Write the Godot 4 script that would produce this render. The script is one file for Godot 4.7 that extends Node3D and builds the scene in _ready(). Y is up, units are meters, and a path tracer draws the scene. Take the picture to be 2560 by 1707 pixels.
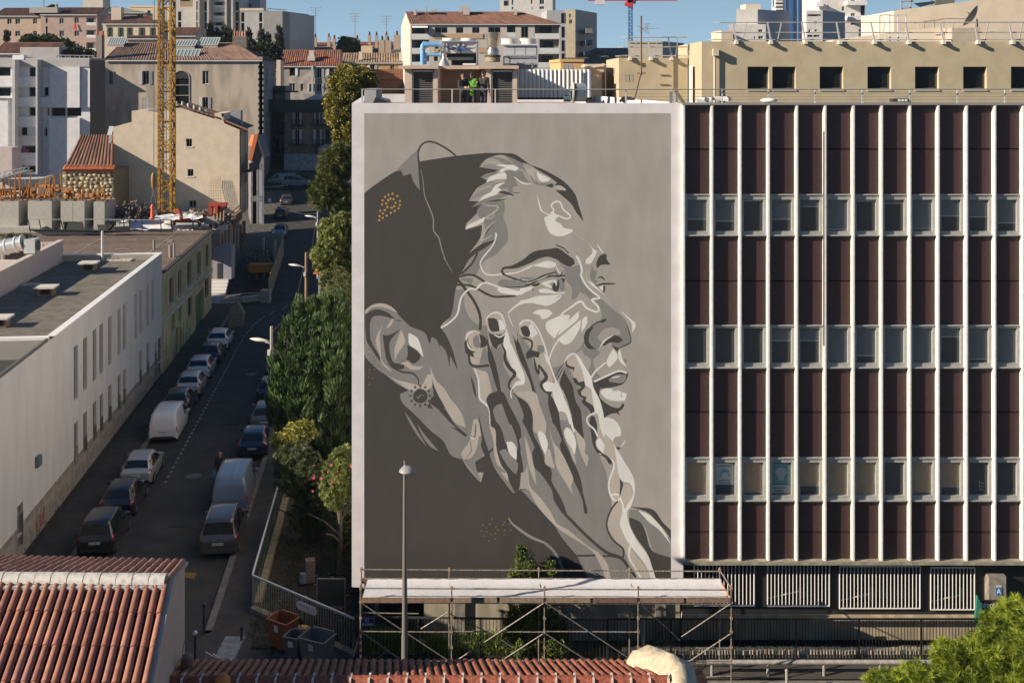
extends Node3D
func _ready()->void:
	var cam:=Camera3D.new()
	cam.name="camera"
	add_child(cam)
	cam.position=Vector3(0,EYE,0)
	cam.projection=Camera3D.PROJECTION_FRUSTUM
	cam.set_frustum(1707.0/F,Vector2(0,-658.5/F),1.0,3000.0)
	cam.current=true
	var env:=Environment.new()
	env.background_mode=Environment.BG_SKY
	var sky:=Sky.new()
	var sm:=ProceduralSkyMaterial.new()
	sm.sky_top_color=Color(0.2,0.36,0.54)
	sm.sky_horizon_color=Color(0.67,0.80,0.885)
	sm.sky_curve=0.11
	sm.ground_horizon_color=Color(0.42,0.5,0.55)
	sm.ground_bottom_color=Color(0.16,0.15,0.14)
	sm.sky_energy_multiplier=1.0
	sm.sun_angle_max=1.0
	sky.sky_material=sm
	env.sky=sky
	env.background_energy_multiplier=0.62
	env.tonemap_mode=Environment.TONE_MAPPER_LINEAR
	env.tonemap_exposure=1.68
	env.sdfgi_enabled=true; env.ssao_enabled=true; env.ssil_enabled=true
	env.fog_enabled=true
	env.fog_density=0.00008
	env.fog_light_color=Color(0.66,0.76,0.85)
	var we:=WorldEnvironment.new()
	we.name="world_environment"
	we.environment=env
	add_child(we)
	var sun:=DirectionalLight3D.new()
	sun.name="sun"
	add_child(sun)
	sun.light_color=Color(1.0,0.945,0.86)
	sun.light_energy=1.6
	sun.light_angular_distance=0.5
	sun.shadow_enabled=true
	sun.look_at_from_position(Vector3(-0.94,0.445,0.342)*100.0,Vector3.ZERO)
	rng.seed=2024
	GLASS=M(0.012,0.013,0.014,0.1)
	GLASS.metallic_specular=0.32
	ROOF=M(0.17,0.075,0.048,0.9,"",1.0,{"vc":true})
	build_ground()
	build_mural_building()
	build_office_building()
	build_left_side()
	build_hill()
	build_roofscape()
	build_foreground_roofs()
	build_street()
	build_scaffold()
	build_fences_and_bins()
	build_vehicles()
	build_plants()
	build_people()
const F:=2800.0
const EYE:=22.5
const TH:=0.1103
var CR:={
	"s":Vector3(0,0,1),"a":Vector3(0,0,3.672),"b":Vector3(440,0,3.672),"c":Vector3(870,0,4.594),
	"e":Vector3(1340,0,3.675),"f":Vector3(1920,0,3.675),"g":Vector3(0,400,3.672),"h":Vector3(440,400,3.672),
	"r":Vector3(660,160,3.92),"k":Vector3(0,800,3.672),"y":Vector3(400,560,4.125)}
var rng:=RandomNumberGenerator.new()
var mats:={}
var texs:={}
var counts:={}
var ST:=Basis(Vector3.UP,TH)
func px(x:float,d:float)->float:return (x-1280.0)/F*d
func py(y:float,d:float)->float:return EYE-(y-195.0)/F*d
func P(x:float,y:float,d:float)->Vector3:return Vector3(px(x,d),py(y,d),-d)
func cx(cr:String,x:float)->float:return CR[cr].x+x/CR[cr].z
func cy(cr:String,y:float)->float:return CR[cr].y+y/CR[cr].z
func C(cr:String,x:float,y:float,d:float)->Vector3:return P(cx(cr,x),cy(cr,y),d)
func gy(d:float)->float:
	if d<50.0:return 0.0
	if d<110.0:return 0.5*(d-50.0)/60.0
	if d<170.0:return 0.5+0.09*(d-110.0)
	if d<300.0:return 5.9+0.19*(d-170.0)
	return 30.6
func street_x(d:float)->float:return -26.1-0.1107*(d-83.4)
func fence_x(d:float)->float:return -10.9-0.107*(d-47.2)
func rf(a:float,b:float)->float:return rng.randf_range(a,b)
func rv(s:float)->Vector3:return Vector3(rf(-s,s),rf(-s,s),rf(-s,s))
class MB:
	var v:=PackedVector3Array()
	var n:=PackedVector3Array()
	var u:=PackedVector2Array()
	var c:=PackedColorArray()
	var col:=Color(1,1,1)
	func tri(a:Vector3,b:Vector3,d:Vector3,na:Vector3,nb:Vector3,nd:Vector3)->void:
		v.append(a); v.append(d); v.append(b)
		n.append(na); n.append(nd); n.append(nb)
		for i in 3:
			u.append(Vector2.ZERO); c.append(col)
	func flat(a:Vector3,b:Vector3,d:Vector3)->void:
		var m:=(b-a).cross(d-a).normalized()
		tri(a,b,d,m,m,m)
	func quad(a:Vector3,b:Vector3,d:Vector3,e:Vector3)->void:
		var m:=(d-a).cross(e-b).normalized()
		tri(a,b,d,m,m,m); tri(a,d,e,m,m,m)
	func uvquad(a:Vector3,b:Vector3,d:Vector3,e:Vector3)->void:
		quad(a,b,d,e)
		var k:=u.size()-6
		var q:=[Vector2(0,1),Vector2(1,0),Vector2(1,1),Vector2(0,1),Vector2(0,0),Vector2(1,0)]
		for i in 6:u[k+i]=q[i]
	func box(o:Vector3,s:Vector3,b:=Basis())->void:
		var h:=s*0.5
		var p:Array[Vector3]=[]
		for i in 8:
			p.append(o+b*Vector3(h.x*(1 if i & 1 else -1),h.y*(1 if i & 2 else -1),h.z*(1 if i & 4 else -1)))
		quad(p[4],p[5],p[7],p[6]); quad(p[1],p[0],p[2],p[3]); quad(p[5],p[1],p[3],p[7])
		quad(p[0],p[4],p[6],p[2]); quad(p[6],p[7],p[3],p[2]); quad(p[0],p[1],p[5],p[4])
	func boxat(x0:float,y0:float,z0:float,x1:float,y1:float,z1:float)->void:
		box(Vector3(x0+x1,y0+y1,z0+z1)*0.5,Vector3(absf(x1-x0),absf(y1-y0),absf(z1-z0)))
	func bar(a:Vector3,b:Vector3,w:float,h:=-1.0)->void:
		var d:=b-a
		var l:=d.length()
		if l<1e-5:return
		d/=l
		var up:=Vector3.UP if absf(d.y)<0.95 else Vector3.BACK
		var s:=d.cross(up).normalized()
		box((a+b)*0.5,Vector3(w,w if h<0 else h,l),Basis(s,(-d).cross(s),-d))
	func tube(p:Array,r0:float,r1:=-1.0,sides:=8,cap:=true)->void:
		if r1<0:r1=r0
		var rows:=[]
		for i in p.size():
			var d:Vector3=(p[mini(i+1,p.size()-1)]-p[maxi(i-1,0)]).normalized()
			var up:=Vector3.UP if absf(d.y)<0.9 else Vector3.BACK
			var s:=d.cross(up).normalized()
			var t:=d.cross(s)
			var r:=lerpf(r0,r1,float(i)/maxf(1,p.size()-1))
			var row:Array[Vector3]=[]
			for k in sides+1:
				var a:=TAU*k/sides
				row.append(p[i]+(s*cos(a)+t*sin(a))*r)
			rows.append(row)
		grid(rows)
		if cap:
			for e in [0,p.size()-1]:
				var row:Array=rows[e]
				for k in sides:
					if e==0:flat(p[e],row[k+1],row[k])
					else:flat(p[e],row[k],row[k+1])
	func grid(rows:Array,smooth:=true)->void:
		var h:int=rows.size()
		var w:int=rows[0].size()
		var acc:=[]
		if smooth:
			for i in h:
				var r:=[]
				r.resize(w); r.fill(Vector3.ZERO); acc.append(r)
			for i in h-1:
				for j in w-1:
					var m:Vector3=(rows[i+1][j+1]-rows[i][j]).cross(rows[i+1][j]-rows[i][j+1])
					for q in [[i,j],[i+1,j],[i,j+1],[i+1,j+1]]:acc[q[0]][q[1]]+=m
			if rows[0][0].distance_to(rows[0][w-1])<1e-5:
				for i in h:
					var m2:Vector3=acc[i][0]+acc[i][w-1]
					acc[i][0]=m2; acc[i][w-1]=m2
		for i in h-1:
			for j in w-1:
				var a:Vector3=rows[i][j]
				var b:Vector3=rows[i][j+1]
				var d:Vector3=rows[i+1][j+1]
				var e:Vector3=rows[i+1][j]
				if smooth:
					var na:Vector3=acc[i][j].normalized()
					var nb:Vector3=acc[i][j+1].normalized()
					var nd:Vector3=acc[i+1][j+1].normalized()
					var ne:Vector3=acc[i+1][j].normalized()
					tri(a,b,d,na,nb,nd); tri(a,d,e,na,nd,ne)
				else:
					quad(a,b,d,e)
	func prism(poly:PackedVector2Array,z0:float,z1:float,xf:=Transform3D())->void:
		var q:=poly
		var idx:=Geometry2D.triangulate_polygon(q)
		for i in range(0,idx.size(),3):
			var a:=q[idx[i]]; var b:=q[idx[i+1]]; var d:=q[idx[i+2]]
			if (b-a).cross(d-a)<0:
				var t:=b
				b=d; d=t
			flat(xf*Vector3(a.x,a.y,z1),xf*Vector3(b.x,b.y,z1),xf*Vector3(d.x,d.y,z1))
			flat(xf*Vector3(a.x,a.y,z0),xf*Vector3(d.x,d.y,z0),xf*Vector3(b.x,b.y,z0))
		var area:=0.0
		for i in q.size():area+=q[i].cross(q[(i+1)%q.size()])
		for i in q.size():
			var a:=q[i]; var b:=q[(i+1)%q.size()]
			if area<0:
				var t:=a
				a=b; b=t
			quad(xf*Vector3(a.x,a.y,z0),xf*Vector3(b.x,b.y,z0),xf*Vector3(b.x,b.y,z1),xf*Vector3(a.x,a.y,z1))
	func lathe(prof:Array,sides:=14,xf:=Transform3D())->void:
		var rows:=[]
		for p in prof:
			var row:Array[Vector3]=[]
			for k in sides+1:
				var a:=-TAU*k/sides
				row.append(xf*Vector3(p.x*cos(a),p.y,p.x*sin(a)))
			rows.append(row)
		grid(rows)
	func roof(e0:Vector3,e1:Vector3,r1:Vector3,r0:Vector3,pitch:float,rg:RandomNumberGenerator,amp:=-1.0)->void:
		if amp<0:amp=pitch*0.26
		var k:=maxi(2,int((e1-e0).length()/pitch))
		var nn:=(e1-e0).cross(r0-e0).normalized()
		var segs:=maxi(1,int((r0-e0).length()/1.6))
		for i in k:
			for s in segs:
				var g:=rg.randf_range(0.55,1.15)
				col=Color(g,g*rg.randf_range(0.9,1.05),g*rg.randf_range(0.85,1.05))
				var row0:Array[Vector3]=[]
				var row1:Array[Vector3]=[]
				for q in 5:
					var f:=(i+q*0.25)/k
					var hgt:=nn*amp*sin(PI*q*0.25)
					var lo:=e0.lerp(e1,f); var hi:=r0.lerp(r1,f)
					row0.append(lo.lerp(hi,float(s)/segs)+hgt)
					row1.append(lo.lerp(hi,float(s+1)/segs)+hgt)
				grid([row0,row1])
		col=Color(1,1,1)
	func mesh(m:Material=null)->ArrayMesh:
		var a:=[]
		a.resize(Mesh.ARRAY_MAX)
		a[Mesh.ARRAY_VERTEX]=v; a[Mesh.ARRAY_NORMAL]=n; a[Mesh.ARRAY_TEX_UV]=u; a[Mesh.ARRAY_COLOR]=c
		var am:=ArrayMesh.new()
		am.add_surface_from_arrays(Mesh.PRIMITIVE_TRIANGLES,a)
		if m:am.surface_set_material(0,m)
		return am
func numbered(par:Node,nm:String)->String:
	var key:="%d/%s"%[par.get_instance_id(),nm]
	var k:int=counts.get(key,0)
	counts[key]=k+1
	return nm if k==0 else "%s_%03d"%[nm,k]
func tag(o:Node,label:String,cat:="",group:="",kind:="")->void:
	if label:o.set_meta("label",label)
	if cat:o.set_meta("category",cat)
	if group:o.set_meta("group",group)
	if kind:o.set_meta("kind",kind)
func thing(nm:String,label:String,cat:String,at:=Vector3.ZERO,yaw:=0.0,group:="")->Node3D:
	var o:=Node3D.new()
	o.name=numbered(self,nm)
	add_child(o,true)
	o.position=at; o.rotation.y=yaw
	tag(o,label,cat,group)
	return o
func part(par:Node,nm:String,mb:MB,m:Material,stuff:=false)->MeshInstance3D:
	var o:=MeshInstance3D.new()
	o.mesh=mb.mesh(m)
	o.name=numbered(par,nm)
	par.add_child(o,true)
	if stuff:o.set_meta("kind","stuff")
	return o
func piece(par:Node,nm:String,mesh:Mesh,xf:Transform3D,label:="")->MeshInstance3D:
	var o:=MeshInstance3D.new()
	o.mesh=mesh
	o.name=numbered(par,nm)
	par.add_child(o,true)
	o.transform=xf
	if label:o.set_meta("label",label)
	return o
func solo(nm:String,mb:MB,m:Material,label:String,cat:String,group:="",at:=Vector3.ZERO)->MeshInstance3D:
	var o:=part(self,nm,mb,m)
	o.position=at
	tag(o,label,cat,group)
	return o
func structure(nm:String,mb:MB,m:Material)->MeshInstance3D:
	var o:=part(self,nm,mb,m)
	o.set_meta("kind","structure")
	return o
func copy(o:Node3D,at:Vector3,yaw:float,label:String)->Node3D:
	var c:Node3D=o.duplicate()
	c.name=numbered(self,String(o.name).rstrip("0123456789").rstrip("_"))
	add_child(c,true)
	c.position=at; c.rotation.y=yaw
	c.set_meta("label",label)
	return c
func noise_img(size:int,freq:float,lo:float,hi:float,seed_:int,stretch:=1.0,speck:=0.0)->ImageTexture:
	var fn:=FastNoiseLite.new()
	fn.seed=seed_; fn.frequency=freq; fn.fractal_octaves=5; fn.noise_type=FastNoiseLite.TYPE_SIMPLEX_SMOOTH
	var raw:=fn.get_seamless_image(size,size)
	var im:=Image.create(raw.get_width(),raw.get_height(),false,Image.FORMAT_RGB8)
	var rg:=RandomNumberGenerator.new()
	rg.seed=seed_
	for y in raw.get_height():
		for x in raw.get_width():
			var k:=lerpf(lo,hi,smoothstep(0.2,0.8,raw.get_pixel(x,y).r))+rg.randf_range(-speck,speck)
			im.set_pixel(x,y,Color(k,k,k))
	return ImageTexture.create_from_image(im)
func tex(kind:String)->ImageTexture:
	if not texs.has(kind):
		match kind:
			"plaster":texs[kind]=noise_img(384,0.012,0.95,1.0,11,1.0,0.03)
			"stain":texs[kind]=noise_img(384,0.01,0.84,1.0,23,1.0,0.02)
			"fine":texs[kind]=noise_img(256,0.03,0.93,1.0,31,1.0,0.03)
			"asphalt":texs[kind]=noise_img(512,0.008,0.84,1.0,47,1.0,0.07)
			"dirt":texs[kind]=noise_img(384,0.02,0.6,1.0,59,1.0,0.08)
			"bump":
				var fn:=FastNoiseLite.new()
				fn.seed=5; fn.frequency=0.04; fn.fractal_octaves=4
				var im:=fn.get_seamless_image(256,256)
				im.convert(Image.FORMAT_RGBA8)
				im.bump_map_to_normal_map(3.0)
				texs[kind]=ImageTexture.create_from_image(im)
	return texs[kind]
func M(r:float,g:float,b:float,rough:=0.85,kind:="",metres:=4.0,o:={})->StandardMaterial3D:
	var key:="%s|%s|%s|%s|%s|%s|%s"%[r,g,b,rough,kind,metres,o]
	if mats.has(key):return mats[key]
	var m:=StandardMaterial3D.new()
	m.albedo_color=Color(r,g,b).linear_to_srgb()
	m.roughness=rough
	m.metallic=o.get("metal",0.0)
	if kind:
		m.albedo_texture=tex(kind)
		m.uv1_triplanar=true; m.uv1_world_triplanar=true
		m.uv1_scale=Vector3.ONE/metres
		if o.get("tall",false):m.uv1_scale.y*=0.22
		if o.get("bump",0.0)>0:
			m.normal_enabled=true; m.normal_texture=tex("bump"); m.normal_scale=o.bump
	if o.get("vc",false):m.vertex_color_use_as_albedo=true
	if o.has("alpha"):
		m.transparency=BaseMaterial3D.TRANSPARENCY_ALPHA
		m.albedo_color.a=o.alpha
	if o.has("coat"):
		m.clearcoat_enabled=true; m.clearcoat=o.coat; m.clearcoat_roughness=0.05
	if o.has("back"):
		m.backlight_enabled=true; m.backlight=o.back
	if o.has("cull"):m.cull_mode=BaseMaterial3D.CULL_DISABLED
	mats[key]=m
	return m
func wall(mb:MB,o:Vector3,U:Vector3,N:Vector3,w:float,h:float,holes:=[],rec:=0.2)->void:
	var xs:=[0.0,w]
	var ys:=[0.0,h]
	for q in holes:
		for e in [q[0],q[0]+q[2]]:
			if e>0.001 and e<w-0.001:xs.append(e)
		for e in [q[1],q[1]+q[3]]:
			if e>0.001 and e<h-0.001:ys.append(e)
	xs.sort(); ys.sort()
	var V:=Vector3.UP
	for i in xs.size()-1:
		if xs[i+1]-xs[i]<1e-4:continue
		var start:=-1.0
		for j in ys.size():
			var solid:=false
			if j<ys.size()-1:
				var c:=Vector2((xs[i]+xs[i+1])*0.5,(ys[j]+ys[j+1])*0.5)
				solid=true
				for q in holes:
					if c.x>q[0] and c.x<q[0]+q[2] and c.y>q[1] and c.y<q[1]+q[3]:solid=false
			if solid and start<0:start=ys[j]
			if not solid and start>=0:
				if ys[j]-start>1e-4:
					mb.quad(o+U*xs[i]+V*start,o+U*xs[i+1]+V*start,o+U*xs[i+1]+V*ys[j],o+U*xs[i]+V*ys[j])
				start=-1.0
	if rec<=0:return
	for q in holes:
		var a:Vector3=o+U*q[0]+V*q[1]
		var b:Vector3=a+U*q[2]
		var c:Vector3=b+V*q[3]
		var d:Vector3=a+V*q[3]
		var z:=-N*rec
		mb.quad(a,b,b+z,a+z); mb.quad(c,d,d+z,c+z)
		mb.quad(a+z,d+z,d,a); mb.quad(b,c,c+z,b+z)
var GLASS:StandardMaterial3D
func window(par:Node,o:Vector3,U:Vector3,N:Vector3,q:Array,rec:float,fm:Material)->void:
	var style:String=q[4]
	var a:Vector3=o+U*q[0]+Vector3.UP*q[1]
	var w:float=q[2]
	var h:float=q[3]
	var bs:=Basis(U,Vector3.UP,N)
	var z:=-rec
	var at:=func(x:float,y:float,zz:float)->Vector3:return a+U*x+Vector3.UP*y+N*zz
	var fr:=MB.new()
	var pn:=MB.new()
	var sm:Material=q[5] if q.size()>5 else fm
	var t:=clampf(w*0.07,0.04,0.09)
	if style=="b":
		var hp:=h*0.36
		fr.box(at.call(w/2,hp/2,-0.06),Vector3(w-0.01,hp,0.1),bs)
		var wl:=part(par,"balcony",fr,sm)
		pn.quad(at.call(0,0,z),at.call(w,0,z),at.call(w,h,z),at.call(0,h,z))
		part(wl,"back_wall",pn,M(0.2,0.19,0.18))
		var g:=MB.new()
		g.box(at.call(w*0.45,h*0.5,z+0.03),Vector3(w*0.5,h*0.75,0.04),bs)
		part(wl,"pane",g,GLASS)
		return
	if style=="c":
		for k in 2:
			fr.box(at.call(w*(0.25+0.5*k),h/2,-0.05),Vector3(w*0.48,h-0.04,0.05),bs)
			for s in 7:fr.box(at.call(w*(0.25+0.5*k),h*(0.1+s*0.13),-0.02),Vector3(w*0.4,0.05,0.03),bs)
		part(par,"shutter",fr,sm)
		return
	if style=="l":
		var ns:=int(h/0.14)
		fr.box(at.call(w/2,h/2,z+0.01),Vector3(w,h,0.02),bs)
		var lo:=part(par,"louvre_window",fr,M(0.03,0.028,0.025))
		for s in ns:pn.box(at.call(w/2,(s+0.5)*h/ns,z+0.08),Vector3(w-0.02,0.02,0.1),bs*Basis(Vector3.RIGHT,0.5))
		part(lo,"slats",pn,sm)
		return
	var zf:=z+0.03
	fr.box(at.call(t/2,h/2,zf),Vector3(t,h,0.06),bs); fr.box(at.call(w-t/2,h/2,zf),Vector3(t,h,0.06),bs)
	fr.box(at.call(w/2,t/2,zf),Vector3(w-t*2,t,0.06),bs); fr.box(at.call(w/2,h-t/2,zf),Vector3(w-t*2,t,0.06),bs)
	if style=="w" or style=="s":fr.box(at.call(w/2,h/2,zf+0.005),Vector3(t*0.9,h-t*2,0.05),bs)
	if style=="v":
		for s in int(h/1.4):fr.box(at.call(w/2,(s+1)*h/(int(h/1.4)+1),zf),Vector3(w-t*2,t,0.05),bs)
	var wn:=part(par,"window",fr,M(0.05,0.05,0.05) if style=="d" or style=="v" else fm)
	pn.quad(at.call(t,t,z+0.02),at.call(w-t,t,z+0.02),at.call(w-t,h-t,z+0.02),at.call(t,h-t,z+0.02))
	part(wn,"pane",pn,GLASS)
	if style=="s":
		for k in [-1,1]:
			var sh:=MB.new()
			var b2:=bs*Basis(Vector3.UP,0.12*k)
			var cxx:float=w/2+k*(w/2+w*0.27)
			sh.box(at.call(cxx,h/2,0.07),Vector3(w*0.5,h,0.04),b2)
			for s in 8:sh.box(at.call(cxx,h*(0.08+s*0.12),0.1),Vector3(w*0.4,0.05,0.04),b2)
			part(wn,"shutter",sh,sm)
func house(nm:String,label:String,cat:String,cr:String,x0:float,x1:float,yt:float,yb:float,d:float,dep:float,m:Material,holes:=[],o:={})->Node3D:
	var base:=py(cy(cr,yb),d)
	if o.has("base"):base=o.base
	if not o.get("float",false):base=minf(base,gy(d)-0.4)
	var left:=px(cx(cr,x0),d)
	var w:=px(cx(cr,x1),d)-left
	var h:=py(cy(cr,yt),d)-base
	var t:=thing(nm,label,cat,Vector3(left,base,-d),0.0,o.get("group",""))
	var back:=Vector3(o.get("skew",-0.11)*dep,0,-dep)
	var bd:=back.normalized()
	var rec:float=o.get("rec",0.2)
	var hs:=[]
	for q in holes:
		var hx:=px(cx(cr,q[0]),d)-left
		var hy:=py(cy(cr,q[3]),d)-base
		var e:=[hx,hy,px(cx(cr,q[2]),d)-left-hx,py(cy(cr,q[1]),d)-base-hy,q[4]]
		if q.size()>5:e.append(q[5])
		hs.append(e)
	var mb:=MB.new()
	var W:=Vector3(w,0,0)
	var H:=Vector3(0,h,0)
	wall(mb,Vector3.ZERO,Vector3.RIGHT,Vector3.BACK,w,h,hs,rec)
	var rh:Array=o.get("rholes",[])
	var rn:=bd.cross(Vector3.UP)
	if not o.has("rm"):wall(mb,W,bd,rn,back.length(),h,rh,0.2)
	mb.quad(back,Vector3.ZERO,H,back+H)
	mb.quad(W+back,back,back+H,W+back+H)
	var fm:Material=o.get("fm",M(0.6,0.6,0.58,0.6))
	var ov:float=o.get("over",0.35)
	if o.has("ridge"):
		var mid:=back*0.5
		var hr:=py(cy(cr,o.ridge),d+dep*0.5)-base
		var hl:float=o.get("hipl",0.0)
		var hrr:float=o.get("hipr",0.0)
		var r0:=Vector3(hl,hr,0)+mid
		var r1:=Vector3(w-hrr,hr,0)+mid
		var sl:=(hr-h)/(dep*0.5)
		var e0:=H+Vector3(-ov*0.3,-ov*sl,ov)
		var e1:=W+H+Vector3(ov*0.3,-ov*sl,ov)
		var b0:=back+H-Vector3(ov*0.3,ov*sl,ov)
		var b1:=W+back+H+Vector3(ov*0.3,-ov*sl,-ov)
		var rb:=MB.new()
		rb.roof(e0,e1,r1,r0,o.get("pitch",0.35),rng)
		rb.roof(b1,b0,r0,r1,0.7,rng)
		if hl>0:rb.roof(b0,e0,r0,r0,0.4,rng)
		else:mb.flat(H+back,H,r0)
		if hrr>0:rb.roof(e1,b1,r1,r1,0.4,rng)
		else:mb.flat(W+H,W+back+H,r1)
		rb.tube([r0,r1],0.12)
		part(t,"roof",rb,o.get("rmat",ROOF))
		var gt:=MB.new()
		gt.bar(e0+Vector3(0,-0.1,-0.05),e1+Vector3(0,-0.1,-0.05),0.14,0.16)
		part(t,"eaves_gutter",gt,o.get("gut",fm))
	else:
		var pr:=MB.new()
		mb.quad(H,H+W,H+W+back,H+back)
		var ph:float=o.get("parapet",0.0)
		if ph>0:
			for s in [[Vector3.ZERO,W],[W,W+back],[W+back,back],[back,Vector3.ZERO]]:
				pr.bar(s[0]+H+Vector3(0,ph/2,0),s[1]+H+Vector3(0,ph/2,0),0.25,ph)
			part(t,"parapet",pr,o.get("pm",m))
	part(t,"wall",mb,m)
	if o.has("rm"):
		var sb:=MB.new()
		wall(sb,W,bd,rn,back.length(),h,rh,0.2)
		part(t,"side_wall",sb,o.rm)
	for q in hs:window(t,Vector3.ZERO,Vector3.RIGHT,Vector3.BACK,q,rec,fm)
	for q in rh:window(t,W,bd,rn,q,0.2,fm)
	return t
var ROOF:StandardMaterial3D
var SHEET:={"0":[0,0,1.0],"1":[880,250,3.919],"2":[1140,360,4.612],"3":[1300,560,4.612],"4":[890,620,3.92],"5":[1140,760,5.227],"6":[1340,860,5.227],"7":[980,1000,3.92],"8":[1290,1050,3.92],"9":[1170,620,4.482],"A":[1180,980,4.479]}
const MX0:=910.0
const MY0:=283.0
const MX1:=1678.0
const MY1:=1466.0
const MS:=1.5
var canvas:Image
var TONE:={}
func pts(s:String)->PackedVector2Array:
	var out:=PackedVector2Array()
	var sh:Array=SHEET["0"]
	var pend:=NAN
	for w in s.split(" ",false):
		if w[0]=="c":
			sh=SHEET[w.substr(1)]
			continue
		if is_nan(pend):pend=w.to_float()
		else:
			out.append(Vector2((sh[0]+pend/sh[2]-MX0)*MS,(sh[1]+w.to_float()/sh[2]-MY0)*MS))
			pend=NAN
	return out
func curve(p:PackedVector2Array,closed:bool)->PackedVector2Array:
	var k:=p.size()
	var tan:=[]
	for i in k:
		var a:=p[(i-1+k)%k] if closed or i>0 else p[i]
		var b:=p[(i+1)%k] if closed or i<k-1 else p[i]
		var u:=(p[i]-a).normalized()
		var w:=(b-p[i]).normalized()
		tan.append(Vector2.ZERO if closed and u.dot(w)<0.35 else (b-a)*0.5)
	var out:=PackedVector2Array()
	for i in (k if closed else k-1):
		var a:=p[i]
		var b:=p[(i+1)%k]
		var l:=a.distance_to(b)
		var ta:Vector2=tan[i]
		var tb:Vector2=tan[(i+1)%k]
		ta=ta.limit_length(l); tb=tb.limit_length(l)
		var n:=clampi(int(l/6.0),1,12)
		for s in n:
			var t:=float(s)/n
			var t2:=t*t
			var t3:=t2*t
			out.append(a*(2*t3-3*t2+1)+ta*(t3-2*t2+t)+b*(3*t2-2*t3)+tb*(t3-t2))
	if not closed:out.append(p[k-1])
	return out
func fill(q:PackedVector2Array,c:Color)->void:
	var lo:=1e9
	var hi:=-1e9
	for a in q:
		lo=minf(lo,a.y); hi=maxf(hi,a.y)
	var W:=canvas.get_width()
	for y in range(maxi(0,int(lo)),mini(canvas.get_height()-1,int(hi))+1):
		var yy:=y+0.5
		var xs:=[]
		for i in q.size():
			var a:=q[i]
			var b:=q[(i+1)%q.size()]
			if (a.y<=yy)!=(b.y<=yy):xs.append(a.x+(yy-a.y)/(b.y-a.y)*(b.x-a.x))
		xs.sort()
		for i in range(0,xs.size()-1,2):
			var x0:=maxi(0,int(round(xs[i])))
			var x1:=mini(W,int(round(xs[i+1])))
			if x1>x0:canvas.fill_rect(Rect2i(x0,y,x1-x0,1),c)
func paint(tone:String,s:String)->void:fill(curve(pts(s),true),TONE[tone])
func line(tone:String,width:float,s:String,taper:=true)->void:
	var q:=curve(pts(s),false)
	var l:=PackedVector2Array()
	var r:=PackedVector2Array()
	for i in q.size():
		var d:=(q[mini(i+1,q.size()-1)]-q[maxi(i-1,0)]).normalized()
		var f:=float(i)/maxf(1,q.size()-1)
		var w:=width*MS*0.5*((0.35+0.65*sin(PI*clampf(f,0.02,0.98))) if taper else 1.0)
		var nrm:=Vector2(-d.y,d.x)*maxf(w,0.8)
		l.append(q[i]+nrm); r.append(q[i]-nrm)
	for i in q.size()-1:fill(PackedVector2Array([l[i],l[i+1],r[i+1],r[i]]),TONE[tone])
func dots(tone:String,rad:float,s:String)->void:
	for p in pts(s):
		var q:=PackedVector2Array()
		for k in 9:q.append(p+Vector2.from_angle(TAU*k/9)*rad*MS)
		fill(q,TONE[tone])
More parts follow.
